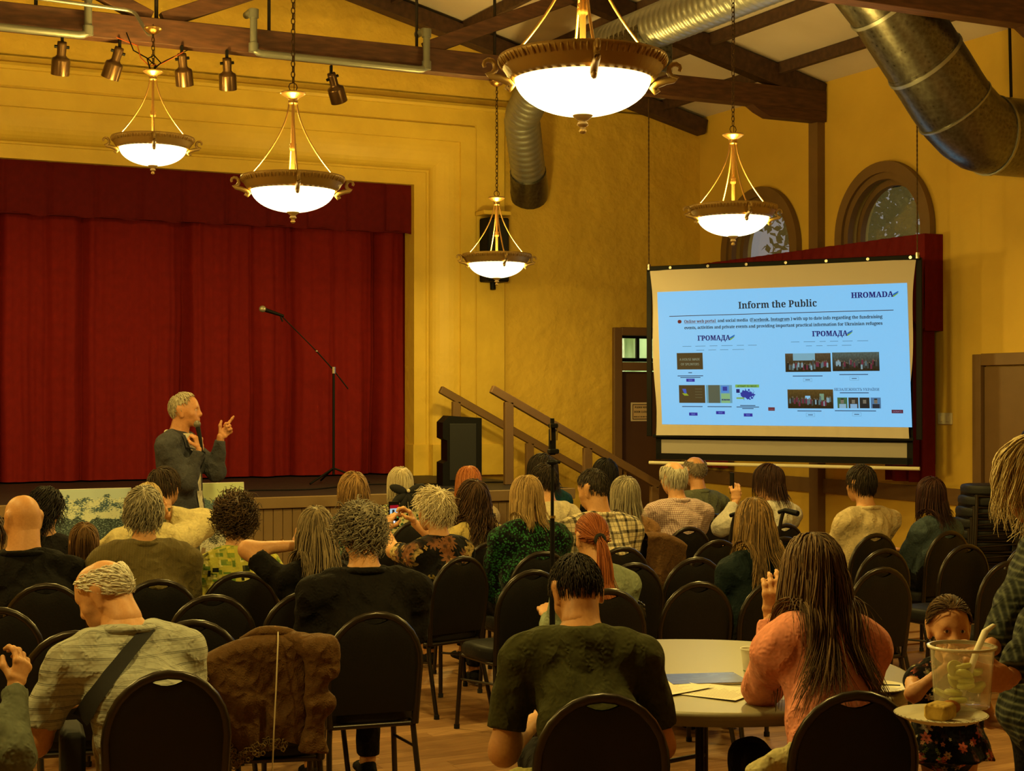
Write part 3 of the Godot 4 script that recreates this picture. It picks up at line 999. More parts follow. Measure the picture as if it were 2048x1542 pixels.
func build_screen() -> void:
	var turn := deg_to_rad(-55.07)
	var base := Vector3(8.025, 1.19, -10.995)
	var wr := FastNoiseLite.new()
	wr.seed = 12
	wr.frequency = 1.0
	var hw := 1.205
	# y measured above the bottom bar (1.19 m)
	var sheet := func(u: float, v: float) -> Vector3:
		var y := lerpf(1.745, 0.25, v)
		var pinch := 0.055 * sin(v * PI * 0.5) + 0.012 * sin(v * 9.0)
		var x := lerpf(-hw + pinch, hw - pinch, u)
		var z := 0.006 * wr.get_noise_2d(x * 7.0 + y * 1.5, y * 0.8) * (0.3 + v) + 0.007 * sin(x * 31.0 - y * 4.0) * smoothstep(0.45, 1.0, v) * wr.get_noise_1d(x * 2.0) + 0.02 * sin(PI * u)
		return Vector3(x, y + 0.012 * sin(PI * u) * (v - 0.5), z)
	var s := thing("projection_sheet", "white cloth sheet stretched on a black bar showing the projected slide", "screen", base, turn)
	var b := MB.new()
	b.grid(sheet, 90, 60, true)
	part(s, "cloth", b, mat(Color(0.74, 0.7, 0.66), 0.85))
	b = MB.new()
	b.box(a3(0, 1.76, -0.01), a3(2.47, 0.045, 0.03), 0.006)
	b.box(a3(-1.222, 1.0, -0.03), a3(0.05, 1.52, 0.02), 0.004)
	b.box(a3(1.222, 1.0, -0.03), a3(0.05, 1.52, 0.02), 0.004)
	b.box(a3(0, 0.245, -0.015), a3(2.36, 0.03, 0.02), 0.004)
	part(s, "border", b, M.black)
	b = MB.new()
	for k in 7:
		b.tube([a3(-1.0 + k * 0.36, 1.762, 0.0), a3(-1.0 + k * 0.36, 1.762, 0.012)], 0.014, 8)
	part(s, "grommet", b, M.chrome)
	# slide
	var im := slide_image()
	var tex := ImageTexture.create_from_image(im)
	var sm := mat(Color(0.32, 0.3, 0.3), 0.85)
	sm.albedo_texture = tex
	sm.emission_enabled = true
	sm.emission_operator = BaseMaterial3D.EMISSION_OP_MULTIPLY
	sm.emission = Color(0.6, 0.85, 1.0)
	sm.emission_energy_multiplier = 0.85
	sm.emission_texture = tex
	b = MB.new()
	var slide := func(u: float, v: float) -> Vector3:
		# the projected oblong, laid on the cloth
		var x := lerpf(lerpf(-1.13, -1.085, v), lerpf(1.13, 1.17, v), u)
		var y := lerpf(lerpf(1.545, 1.55, u), lerpf(0.35, 0.345, u), v)
		var sv := (1.745 - y) / 1.495
		var pinch := 0.055 * sin(sv * PI * 0.5) + 0.012 * sin(sv * 9.0)
		var su := clampf((x + hw - pinch) / (2 * hw - 2 * pinch), 0, 1)
		return Vector3(x, y, sheet.call(su, sv).z + 0.002)
	b.grid(slide, 90, 60, true)
	part(s, "projected_screen_slide", b, sm)
	var al := AreaLight3D.new()
	al.name = "screen_light"
	al.area_size = Vector2(2.2, 1.15)
	al.light_color = Color(0.7, 0.86, 1.0)
	al.light_energy = 0.15
	al.shadow_enabled = true
	var bs := Basis(Vector3.UP, turn)
	al.transform = Transform3D(bs * Basis(Vector3.UP, PI), base + Vector3(0, 0.95, 0) + bs * Vector3(0, 0, 0.06))
	add_child(al)
	# roller screen behind, with its bottom bar showing
	var r := thing("roller_screen", "grey pull-down screen with black border and white bottom bar behind the sheet", "screen", base + bs * Vector3(0, 0, -0.052), turn)
	b = MB.new()
	b.box(a3(0, 0.83, 0), a3(2.24, 1.6, 0.006), 0.001)
	part(r, "canvas", b, mat(Color(0.6, 0.57, 0.54), 0.85))
	b = MB.new()
	b.box(a3(0, 0.06, 0.006), a3(2.32, 0.055, 0.006), 0.001)
	b.box(a3(-1.14, 0.83, 0.006), a3(0.05, 1.6, 0.006), 0.001)
	b.box(a3(1.14, 0.83, 0.006), a3(0.05, 1.6, 0.006), 0.001)
	b.box(a3(0, 0.23, 0.006), a3(2.32, 0.035, 0.006), 0.001)
	part(r, "border", b, M.black)
	b = MB.new()
	b.tube([a3(-1.225, 0.0, 0.02), a3(1.225, 0.0, 0.02)], 0.016, 10)
	part(r, "bottom_bar", b, M.plate)
	for q in [[-1.215, 4.53, "beaded rope holding the door-side end of the projection sheet"], [1.215, 4.93, "beaded rope holding the window-side end of the projection sheet"]]:
		var p := base + bs * Vector3(q[0], 1.77, 0)
		var rp := thing("screen_rope", q[2], "rope", p, 0, "ropes of the projection sheet")
		b = MB.new()
		var top: float = q[1] - p.y
		var path := []
		var rad := []
		for k in int(top / 0.02):
			path.append(a3(0, k * 0.02, 0))
			rad.append(0.0045 if k % 2 else 0.007)
		b.tube(path, rad, 6)
		part(rp, "cord", b, M.chain)
		b = MB.new()
		b.tube([a3(0, -0.02, 0), a3(0, 0.03, 0)], 0.018, 8)
		part(rp, "hook", b, M.chrome)

func slide_image() -> Image:
	var W := 1280
	var H := 664
	var im := Image.create(W, H, false, Image.FORMAT_RGB8)
	im.fill(Color(0.8, 0.93, 1.0))
	var serif := SystemFont.new()
	serif.font_names = PackedStringArray(["Droid Serif"])
	var bold := SystemFont.new()
	bold.font_names = PackedStringArray(["Droid Serif"])
	bold.font_weight = 700
	var sans := SystemFont.new()
	sans.font_names = PackedStringArray(["Droid Sans"])
	var ink := Color(0.1, 0.12, 0.15)
	var navy := Color(0.09, 0.09, 0.42)
	draw_text(im, "Inform the Public", Vector2(640, 96), 45, ink, bold, true)
	im.fill_rect(Rect2i(62, 122, 1150, 3), Color(0.28, 0.14, 0.16))
	var rng := RandomNumberGenerator.new()
	rng.seed = 77
	for yy in range(-9, 10):
		for xx in range(-11, 12):
			if xx * xx / 121.0 + yy * yy / 81.0 < 1:
				im.set_pixel(118 + xx, 151 + yy, Color(0.6, 0.1, 0.12))
	var x := 143.0
	var red := Color(0.55, 0.2, 0.16)
	for q in [["Online web portal ", red, true], [" and social media  (", ink, false], ["Facebook", ink, true], [", ", ink, false], ["Instagram", ink, true], [" ) with up to date info regarding the fundraising", ink, false]]:
		var w := draw_text(im, q[0], Vector2(x, 159), 20, q[1], serif, false, true)
		if q[2]:
			im.fill_rect(Rect2i(int(x), 162, int(w), 1), q[1])
		x += w
	draw_text(im, "events, activities and private events and providing important practical information for Ukrainian refugees", Vector2(143, 190), 20, ink, serif, false, true)
	for q in [["HROMADA", 1112, 62, 37], ["ГРОМАДА", 302, 248, 34], ["ГРОМАДА", 900, 238, 34]]:
		var w := draw_text(im, q[0], Vector2(q[1], q[2]), q[3], navy, bold, true, true)
		for k in 24:
			im.fill_rect(Rect2i(int(q[1] + w / 2 - 2) + k, int(q[2]) - 14 - k / 2, 3, 12 - k / 3), Color(0.1, 0.45, 0.75))
			im.fill_rect(Rect2i(int(q[1] + w / 2 - 2) + k, int(q[2]) - 6 - k / 2, 3, 6 - k / 5), Color(0.75, 0.8, 0.2))
	for q in [[130, 274, 500], [205, 294, 440], [705, 262, 1085], [780, 282, 970]]:
		var u: int = q[0]
		while u < q[2]:
			var w := rng.randi_range(20, 62)
			im.fill_rect(Rect2i(u, q[1], w, 2), Color(0.45, 0.55, 0.62))
			u += w + 22
	var brown := Color(0.42, 0.26, 0.13)
	im.fill_rect(Rect2i(96, 308, 142, 82), brown)
	draw_text(im, "A HOUSE MADE", Vector2(167, 346), 16, Color(0.75, 0.62, 0.45), sans, true, true)
	draw_text(im, "OF SPLINTERS", Vector2(167, 370), 16, Color(0.75, 0.62, 0.45), sans, true, true)
	im.fill_rect(Rect2i(102, 468, 142, 88), brown)
	for k in 22:
		im.fill_rect(Rect2i(120 + k / 2, 486 + k, 20 - k / 3, 2), Color(0.35, 0.4, 0.75))
		im.fill_rect(Rect2i(120 + k / 2, 508 + k / 2, 24, 2), Color(0.85, 0.75, 0.15))
	for k in 4:
		im.fill_rect(Rect2i(190, 486 + 14 * k, 38, 2), Color(0.6, 0.45, 0.28))
	im.fill_rect(Rect2i(250, 468, 140, 88), Color(0.6, 0.72, 0.72))
	im.fill_rect(Rect2i(262, 468, 62, 88), Color(0.5, 0.42, 0.3))
	im.fill_rect(Rect2i(330, 470, 44, 36), Color(0.45, 0.62, 0.85))
	im.fill_rect(Rect2i(340, 476, 24, 20), Color(0.25, 0.25, 0.6))
	im.fill_rect(Rect2i(330, 510, 48, 46), Color(0.78, 0.82, 0.5))
	draw_text(im, "ROMANA", Vector2(354, 544), 11, navy, sans, true, true)
	im.fill_rect(Rect2i(408, 466, 124, 14), Color(0.72, 0.8, 0.3))
	draw_text(im, "ATTEMPT TO FREEZE", Vector2(470, 478), 11, ink, sans, true)
	var nz := FastNoiseLite.new()
	nz.seed = 5
	nz.frequency = 0.06
	for yy in range(486, 545):
		for xx in range(425, 512):
			var e := Vector2((xx - 468) / 40.0, (yy - 513) / 24.0).length() + nz.get_noise_2d(xx, yy) * 0.6
			if e < 0.9:
				im.set_pixel(xx, yy, Color(0.2, 0.22, 0.62))
	im.fill_rect(Rect2i(412, 488, 18, 18), navy)
	im.fill_rect(Rect2i(412, 528, 40, 8), Color(0.72, 0.78, 0.4))
	for q in [[167, 404, 20], [167, 420, 140], [167, 428, 110], [172, 572, 110], [320, 572, 130], [470, 566, 80], [470, 573, 118], [470, 580, 60], [782, 424, 150], [1010, 418, 140], [785, 590, 120], [1012, 588, 200], [1010, 504, 140]]:
		im.fill_rect(Rect2i(q[0] - q[2] / 2, q[1], q[2], 4), Color(0.3, 0.38, 0.48))
	for q in [[167, 442, 46], [176, 610, 46], [323, 602, 46], [470, 612, 46]]:
		im.fill_rect(Rect2i(q[0] - q[2] / 2, q[1] - 6, q[2], 15), Color(0.25, 0.18, 0.62))
		draw_text(im, "READ", Vector2(q[0], q[1] + 5), 9, Color(0.8, 0.85, 1), sans, true)
	for q in [[782, 444], [1012, 438], [790, 610], [1018, 606]]:
		im.fill_rect(Rect2i(q[0] - 22, q[1] - 8, 44, 17), Color(0.55, 0.65, 0.72))
		im.fill_rect(Rect2i(q[0] - 21, q[1] - 7, 42, 15), Color(0.8, 0.93, 1.0))
		im.fill_rect(Rect2i(q[0] - 12, q[1] - 1, 24, 3), Color(0.25, 0.3, 0.38))
	im.fill_rect(Rect2i(576, 576, 34, 16), Color(0.6, 0.12, 0.16))
	im.fill_rect(Rect2i(1186, 584, 54, 16), Color(0.5, 0.08, 0.2))
	draw_text(im, "DONATE", Vector2(1213, 596), 11, Color(0.9, 0.7, 0.7), sans, true)
	draw_text(im, "DONATE", Vector2(593, 588), 8, Color(0.9, 0.7, 0.7), sans, true)
	draw_text(im, "НЕЗАЛЕЖНІСТЬ УКРАЇНИ", Vector2(1022, 496), 17, Color(0.2, 0.3, 0.42), serif, true)
	# group photographs: crowds of small figures
	for q in [[672, 318, 228, 88, 0], [908, 316, 228, 88, 1], [678, 490, 228, 90, 2]]:
		var top: Color = [Color(0.5, 0.32, 0.2), Color(0.48, 0.44, 0.36), Color(0.55, 0.32, 0.12)][q[4]]
		for yy in q[3]:
			for xx in q[2]:
				var k := nz.get_noise_2d(xx * 1.6 + q[4] * 300.0, yy * 1.1) * 0.25
				im.set_pixel(q[0] + xx, q[1] + yy, top.lerp(Color(0.16, 0.08, 0.05), clampf(float(yy) / q[3] + k, 0, 1)))
		if q[4] == 0:
			im.fill_rect(Rect2i(q[0] + 40, q[1], 110, 34), Color(0.72, 0.78, 0.76))
		if q[4] == 2:
			im.fill_rect(Rect2i(q[0] + 88, q[1] + 30, 26, 24), Color(0.8, 0.9, 0.95))
			im.fill_rect(Rect2i(q[0] + 160, q[1] + 20, 22, 30), Color(0.7, 0.7, 0.5))
		for k in 26:
			var fx: int = q[0] + 8 + k * 8 + rng.randi_range(-2, 2)
			var fy: int = q[1] + rng.randi_range(30, 52)
			var cl: Color = [Color(0.75, 0.72, 0.68), Color(0.1, 0.08, 0.1), Color(0.62, 0.16, 0.24), Color(0.35, 0.3, 0.26), Color(0.5, 0.5, 0.46)][rng.randi() % 5]
			im.fill_rect(Rect2i(fx, fy + 6, 9, mini(22, q[1] + q[3] - fy - 6)), cl)
			im.fill_rect(Rect2i(fx + 2, fy, 5, 6), Color(0.6, 0.42, 0.3))
	for k in 4:
		var px := 926 + k * 54
		im.fill_rect(Rect2i(px, 528, 48, 50), [Color(0.35, 0.45, 0.25), Color(0.3, 0.2, 0.15), Color(0.2, 0.16, 0.14), Color(0.45, 0.55, 0.65)][k])
		im.fill_rect(Rect2i(px + 16, 536, 16, 20), Color(0.68, 0.5, 0.38))
		im.fill_rect(Rect2i(px + 17, 533, 14, 5), Color(0.15, 0.1, 0.08))
		im.fill_rect(Rect2i(px + 8, 558, 34, 20), [Color(0.8, 0.8, 0.8), Color(0.78, 0.8, 0.85), Color(0.12, 0.12, 0.14), Color(0.15, 0.18, 0.22)][k])
	return im

func build_wall_drape() -> void:
	var b: MB
	var wr := FastNoiseLite.new()
	wr.seed = 33
	wr.frequency = 1.0
	var v := thing("window_valance", "dark red gathered valance boxed over the arched windows", "valance", Vector3(SIDE_WALL, 2.35, -12.2))
	b = MB.new()
	# front face runs along the wall, with the return at the right-hand end
	b.grid(func(u: float, w: float) -> Vector3:
		var z := lerpf(-1.85, 1.86, u)
		var drop := 0.26 + 0.05 * sin(z * 5.0) + 0.6 * smoothstep(1.3, 1.86, z) * 0.92
		return a3(-0.2 - 0.012 * wr.get_noise_2d(z * 9.0, w * 2.0) - 0.01 * sin(z * 40.0 + w * 5.0), 0.85 - drop * w, z), 160, 8, true)
	b.grid(func(u: float, w: float) -> Vector3: return a3(lerpf(-0.2, 0.0, u), 0.85 - 0.84 * w, 1.86 + 0.006 * sin(u * 20.0)), 8, 4)
	b.grid(func(u: float, w: float) -> Vector3: return a3(lerpf(0, -0.2, w), 0.85 + 0.008 * wr.get_noise_2d(u * 40.0, w * 3.0), lerpf(-1.85, 1.86, u)), 60, 3)
	part(v, "drape", b, M.wall_drape)
	for q in [[-10.66, "dark red drape hanging at the door end of the arched windows"], [-13.75, "dark red drape in the corner behind the projection sheet"]]:
		var d := thing("window_drape", q[1], "drape", Vector3(SIDE_WALL, 1.04, q[0]), 0, "drapes of the arched windows")
		b = MB.new()
		b.grid(func(u: float, w: float) -> Vector3:
			var z := lerpf(-0.3, 0.3, u)
			return a3(-0.11 - 0.045 * sin(z * 34.0 + wr.get_noise_1d(z * 2.0 + q[0]) * 3.0) * (0.7 + 0.3 * w), lerpf(2.1, 0.0, w), z), 70, 8, true)
		part(d, "cloth", b, M.wall_drape)
	var sw := thing("switch_plate", "pale double switch plate on the wall beside the red drape", "switch", Vector3(SIDE_WALL - 0.01, 1.55, -10.3))
	b = MB.new()
	b.box(a3(0, 0.05, 0), a3(0.02, 0.1, 0.17), 0.004)
	part(sw, "plate", b, M.plate)
	for z in [-0.04, 0.04]:
		b = MB.new()
		b.box(a3(-0.014, 0.05, z), a3(0.012, 0.05, 0.03), 0.003)
		part(sw, "toggle", b, M.plate)

func painting_image(sd: int) -> Image:
	var nz := FastNoiseLite.new()
	nz.seed = sd
	nz.frequency = 0.02
	nz.fractal_octaves = 4
	var fine := FastNoiseLite.new()
	fine.seed = sd + 1
	fine.frequency = 0.12
	var im := Image.create(256, 224, false, Image.FORMAT_RGB8)
	for y in 224:
		for x in 256:
			var n := nz.get_noise_2d(x, y * 1.4)
			var f := fine.get_noise_2d(x, y * 2.0)
			var v := y / 224.0 + n * 0.12
			var c := Color(0.72, 0.82, 0.8)
			if sd == 1:
				if v < 0.12: c = Color(0.72, 0.8, 0.8)
				elif v < 0.42: c = Color(0.82, 0.86, 0.78).lerp(Color(0.2, 0.32, 0.4), clampf(f * 2.0 + n * 2.2 + 0.05, 0, 1))
				elif v < 0.72: c = Color(0.12, 0.2, 0.22).lerp(Color(0.62, 0.72, 0.72), clampf(f * 1.8 + 0.1, 0, 1))
				else: c = Color(0.14, 0.26, 0.1).lerp(Color(0.7, 0.76, 0.35), clampf(f * 1.6 + 0.15, 0, 1))
			else:
				if v < 0.2: c = Color(0.78, 0.84, 0.66)
				elif v < 0.38: c = Color(0.3, 0.45, 0.52).lerp(Color(0.6, 0.7, 0.7), clampf(f + 0.3, 0, 1))
				elif v < 0.75: c = Color(0.16, 0.17, 0.14).lerp(Color(0.84, 0.84, 0.76), clampf(f * 2.0 + n + 0.45, 0, 1))
				else: c = Color(0.84, 0.84, 0.76).lerp(Color(0.36, 0.36, 0.3), clampf(f * 1.5 + 0.1, 0, 1))
				# spruce tops on the skyline
				for tx in [150, 176, 214, 234]:
					var ty := y - (8 if tx > 200 else 22)
					if ty > 0 and ty < 60 and absf(x - tx) < ty * 0.16 * (0.5 + 0.5 * absf(sin(ty * 0.7))):
						c = Color(0.13, 0.2, 0.14)
			im.set_pixel(x, y, c)
	return im

func build_paintings() -> void:
	for q in [[2.62, 0.66, 0.6, 0.52, 1, "wide mountain landscape painting on an easel behind the audience's left end"], [3.2, 0.42, 0.54, 0.6, 2, "tall snowy forest painting on an easel beside the presenter"]]:
		var at := Vector3(q[0], 0, -11.45)
		if q[4] == 1:
			at.x = 2.22
		var p := thing("painting", q[5], "painting", at + Vector3(0, q[2], 0), 0, "landscape paintings below the stage")
		var b := MB.new()
		var bs := Basis(Vector3.RIGHT, -0.12)
		b.box(bs * a3(0, q[3] / 2, 0), a3(q[1], q[3], 0.035), 0.003, bs)
		part(p, "canvas", b, M.paper)
		var pm := mat(Color.WHITE, 0.55)
		pm.albedo_texture = ImageTexture.create_from_image(painting_image(q[4]))
		b = MB.new()
		b.grid(func(u: float, w: float) -> Vector3: return bs * a3(lerpf(-q[1] / 2 + 0.004, q[1] / 2 - 0.004, u), lerpf(q[3] - 0.004, 0.004, w), 0.0185), 4, 4, true)
		part(p, "picture", b, pm)
		var e := thing("easel", "wooden easel carrying the wide mountain painting" if q[4] == 1 else "wooden easel carrying the tall forest painting", "easel", at, 0, "easels below the stage")
		for s in [-1, 1]:
			b = MB.new()
			b.bar(a3(s * 0.22, 0, 0.14), a3(s * 0.05, q[2] + q[3] * 0.9, -0.1), 0.035, 0.02, Vector3(0, 0, 1))
			part(e, "leg", b, M.board)
		b = MB.new()
		b.bar(a3(0, 0, -0.2), a3(0, q[2] + q[3] * 0.9, -0.11), 0.03, 0.02, Vector3(0, 0, 1))
		part(e, "leg", b, M.board)
		b = MB.new()
		b.box(a3(0, q[2] - 0.015, 0.03), a3(q[1] * 0.8, 0.02, 0.1))
		part(e, "ledge", b, M.board)

# ---------- bodies: tapered bones joined by a smooth minimum, meshed as surface nets ----------
class Bone:
	var a: Vector3
	var b: Vector3
	var wa: float
	var da: float
	var wb: float
	var db: float
	var r: Vector3
	var cut: bool
	var ab: Vector3
	var len2: float
	var round_: bool
	func _init(a_: Vector3, b_: Vector3, wa_: float, wb_: float, da_ := -1.0, db_ := -1.0, r_ := Vector3.RIGHT, cut_ := false) -> void:
		a = a_
		b = b_
		wa = wa_
		wb = wb_
		round_ = da_ < 0.0
		da = wa_ if da_ < 0 else da_
		db = wb_ if db_ < 0 else db_
		r = r_
		cut = cut_
		ab = b - a
		len2 = maxf(ab.length_squared(), 1e-9)
	func grown(g: float) -> Bone:
		return Bone.new(a, b, wa + g, wb + g, -1.0 if round_ else da + g, -1.0 if round_ else db + g, r, cut)
	func dist(p: Vector3) -> float:
		var q := p - a
		var t := clampf(q.dot(ab) / len2, 0.0, 1.0)
		q -= ab * t
		var w := wa + (wb - wa) * t
		var d: float
		if round_:
			d = q.length() - w
		else:
			var e := da + (db - da) * t
			var x := q.dot(r)
			var rest := sqrt(maxf(q.length_squared() - x * x, 0.0))
			x /= w
			rest /= e
			d = (sqrt(x * x + rest * rest) - 1.0) * minf(w, e)
		if cut:
			d = maxf(d, (p - b).dot(ab) / sqrt(len2))
		return d

static func nets(mb: MB, bones: Array, k: float, cell: float, ripple: FastNoiseLite = null, amp := 0.0, carve: Array = []) -> void:
	var lo := Vector3(1e9, 1e9, 1e9)
	var hi := -lo
	for b: Bone in bones:
		var m := maxf(maxf(b.wa, b.wb), maxf(b.da, b.db)) + 0.012 + cell
		lo = lo.min(b.a.min(b.b) - Vector3(m, m, m))
		hi = hi.max(b.a.max(b.b) + Vector3(m, m, m))
	var B := 4
	var bx := int(ceil((hi.x - lo.x) / (cell * B)))
	var by := int(ceil((hi.y - lo.y) / (cell * B)))
	var bz := int(ceil((hi.z - lo.z) / (cell * B)))
	var nx := bx * B + 1
	var ny := by * B + 1
	var nz := bz * B + 1
	var val := PackedFloat32Array()
	val.resize(nx * ny * nz)
	val.fill(1e9)
	var vid := PackedInt32Array()
	vid.resize(nx * ny * nz)
	vid.fill(-1)
	var sy := nx
	var sz := nx * ny
	var hd := cell * B * 0.5 * 1.7321
	var blocks := []
	for iz in bz:
		for iy in by:
			for ix in bx:
				var c := lo + Vector3((ix + 0.5) * B, (iy + 0.5) * B, (iz + 0.5) * B) * cell
				var near: Array[Bone] = []
				var dmin := 1e9
				for b: Bone in bones:
					var d := b.dist(c)
					if d < hd + k:
						near.append(b)
					dmin = minf(dmin, d)
				if near.is_empty() or dmin > hd + k * 0.3 + amp or dmin < -hd - amp - 0.01:
					continue
				blocks.append(Vector3i(ix, iy, iz))
				for z in B + 1:
					for y in B + 1:
						var row := (ix * B) + (iy * B + y) * sy + (iz * B + z) * sz
						for x in B + 1:
							if val[row + x] < 1e8:
								continue
							var p := lo + Vector3(ix * B + x, iy * B + y, iz * B + z) * cell
							var d := near[0].dist(p)
							for j in range(1, near.size()):
								var e := near[j].dist(p)
								var h := k - absf(d - e)
								d = minf(d, e)
								if h > 0.0:
									d -= h * h / (4.0 * k)
							if ripple:
								d += ripple.get_noise_3dv(p) * amp
							for q: Vector4 in carve:
								d = maxf(d, q.w - p.distance_to(Vector3(q.x, q.y, q.z)))
							val[row + x] = d
	var off := [0, 1, sy, sy + 1, sz, sz + 1, sz + sy, sz + sy + 1]
	var cn := [Vector3(0, 0, 0), Vector3(1, 0, 0), Vector3(0, 1, 0), Vector3(1, 1, 0), Vector3(0, 0, 1), Vector3(1, 0, 1), Vector3(0, 1, 1), Vector3(1, 1, 1)]
	var edges := [[0, 1], [2, 3], [4, 5], [6, 7], [0, 2], [1, 3], [4, 6], [5, 7], [0, 4], [1, 5], [2, 6], [3, 7]]
	var cells := PackedInt32Array()
	for q: Vector3i in blocks:
		for z in B:
			for y in B:
				for x in B:
					var gx := q.x * B + x
					var gy := q.y * B + y
					var gz := q.z * B + z
					var at := gx + gy * sy + gz * sz
					var v0 := val[at]
					var v1 := val[at + 1]
					var v2 := val[at + sy]
					var v3 := val[at + sy + 1]
					var v4 := val[at + sz]
					var v5 := val[at + sz + 1]
					var v6 := val[at + sz + sy]
					var v7 := val[at + sz + sy + 1]
					var inside := int(v0 < 0) + int(v1 < 0) + int(v2 < 0) + int(v3 < 0) + int(v4 < 0) + int(v5 < 0) + int(v6 < 0) + int(v7 < 0)
					if inside == 0 or inside == 8:
						continue
					var vs := [v0, v1, v2, v3, v4, v5, v6, v7]
					var sum := Vector3.ZERO
					var count := 0
					for e in edges:
						var a: float = vs[e[0]]
						var b: float = vs[e[1]]
						if (a < 0) != (b < 0):
							sum += cn[e[0]].lerp(cn[e[1]], a / (a - b))
							count += 1
					var g := Vector3(v1 + v3 + v5 + v7 - v0 - v2 - v4 - v6, v2 + v3 + v6 + v7 - v0 - v1 - v4 - v5, v4 + v5 + v6 + v7 - v0 - v1 - v2 - v3)
					vid[at] = mb.vert(lo + (Vector3(gx, gy, gz) + sum / count) * cell, g.normalized())
					cells.append(at)
	for at in cells:
		var s0 := val[at] < 0
		for ax in 3:
			var d: int = [1, sy, sz][ax]
			if s0 == (val[at + d] < 0):
				continue
			var u: int = [sy, sz, 1][ax]
			var w: int = [sz, 1, sy][ax]
			if at < u + w:
				continue
			var i0 := vid[at]
			var i1 := vid[at - u]
			var i2 := vid[at - u - w]
			var i3 := vid[at - w]
			if i1 < 0 or i2 < 0 or i3 < 0:
				continue
			if s0:
				mb.i.append_array([i0, i2, i1, i0, i3, i2])
			else:
				mb.i.append_array([i0, i1, i2, i0, i2, i3])

static func elbow_at(s: Vector3, h: Vector3, l1: float, l2: float, pole: Vector3) -> Vector3:
	var d := h - s
	var l := minf(d.length(), (l1 + l2) * 0.999)
	var n := d.normalized()
	var a := (l1 * l1 - l2 * l2 + l * l) / (2 * l)
	var r := sqrt(maxf(l1 * l1 - a * a, 0.0))
	var p := (pole - n * pole.dot(n)).normalized()
	return s + n * a + p * r

static func hand_bones(w: Vector3, d: Vector3, palm: Vector3, side: float, grip: String, s: float) -> Array:
	# side: +1 right hand, -1 left hand; palm: the way the palm faces
	d = d.normalized()
	palm = (palm - d * palm.dot(d)).normalized()
	var across := d.cross(palm) * side  # towards the thumb
	var out := [Bone.new(w, w + d * 0.02 * s, 0.03 * s, 0.034 * s, 0.021 * s, 0.018 * s, across), Bone.new(w + d * 0.03 * s, w + d * 0.08 * s, 0.036 * s, 0.041 * s, 0.016 * s, 0.013 * s, across)]
	var curl: Array = {"relaxed": [0.35, 0.4, 0.45, 0.5], "flat": [0.06, 0.05, 0.06, 0.1], "fist": [1.15, 1.2, 1.25, 1.3], "point": [0.05, 1.2, 1.3, 1.35], "hold": [0.7, 0.75, 0.8, 0.85]}[grip]
	var lens := [0.043, 0.047, 0.044, 0.034]
	for k in 4:
		var p := w + d * (0.083 - 0.004 * absf(k - 1.0)) * s + across * (0.031 - 0.0205 * k) * s
		var dir := (d + across * (0.1 - 0.07 * k)).normalized()
		var len: float = lens[k] * s
		var ang := 0.0
		for j in 3:
			ang += curl[k] * (0.8 if j == 0 else 1.0)
			var q := p + (dir * cos(ang) + palm * sin(ang)) * len
			out.append(Bone.new(p, q, (0.0095 - 0.0008 * j) * s, (0.0088 - 0.0008 * j) * s))
			p = q
			len *= 0.66
	var tb := w + d * 0.025 * s + across * 0.026 * s + palm * 0.006 * s
	var closed := grip == "fist" or grip == "hold"
	var t1 := (d * 0.65 + across * (0.45 if closed else 0.75) + palm * (0.6 if closed else 0.25)).normalized()
	var t2 := (d * 0.85 + across * (0.0 if closed else 0.5) + palm * (0.5 if closed else 0.1)).normalized()
	out.append(Bone.new(tb, tb + t1 * 0.045 * s, 0.0135 * s, 0.011 * s))
	out.append(Bone.new(tb + t1 * 0.045 * s, tb + (t1 * 0.045 + t2 * 0.034) * s, 0.0108 * s, 0.009 * s))
	return out

static func head_bones(x: Transform3D, s: float, o: Dictionary) -> Array:
	# the face looks along -z of x
	var out := []
	var R := x.basis.x
	var jaw: float = o.get("jaw", 1.0)
	for q in [
		[[0, 0.03, 0.014], [0, 0.034, -0.012], 0.073, 0.071, 0.09, 0.086],
		[[0, -0.005, -0.03], [0, -0.055, -0.04], 0.064, 0.05 * jaw, 0.055, 0.048],
		[[0, -0.088, -0.062], [0, -0.096, -0.068], 0.024, 0.02, 0.022, 0.018],
		[[-0.03, 0.026, -0.076], [0.03, 0.026, -0.076], 0.014, 0.014, -1.0, -1.0],
		[[0, 0.018, -0.088], [0, -0.026, -0.106], 0.008, 0.0135, -1.0, -1.0],
		[[-0.012, -0.031, -0.095], [0.012, -0.031, -0.095], 0.0085, 0.0085, -1.0, -1.0],
		[[-0.019, -0.062, -0.083], [0.019, -0.062, -0.083], 0.0095, 0.0095, -1.0, -1.0],
		[[-0.016, -0.073, -0.081], [0.016, -0.073, -0.081], 0.0095, 0.0095, -1.0, -1.0],
		[[-0.045, -0.022, -0.06], [-0.03, -0.045, -0.068], 0.02, 0.018, -1.0, -1.0],
		[[0.045, -0.022, -0.06], [0.03, -0.045, -0.068], 0.02, 0.018, -1.0, -1.0],
		[[-0.083, 0.02, 0.02], [-0.078, -0.03, 0.008], 0.0085, 0.008, 0.023, 0.013],
		[[0.083, 0.02, 0.02], [0.078, -0.03, 0.008], 0.0085, 0.008, 0.023, 0.013],
	]:
		var a := x * (Vector3(q[0][0], q[0][1], q[0][2]) * s)
		var b := x * (Vector3(q[1][0], q[1][1], q[1][2]) * s)
		out.append(Bone.new(a, b, q[2] * s, q[3] * s, q[4] * s if q[4] > 0 else -1.0, q[5] * s if q[5] > 0 else -1.0, R))
	return out

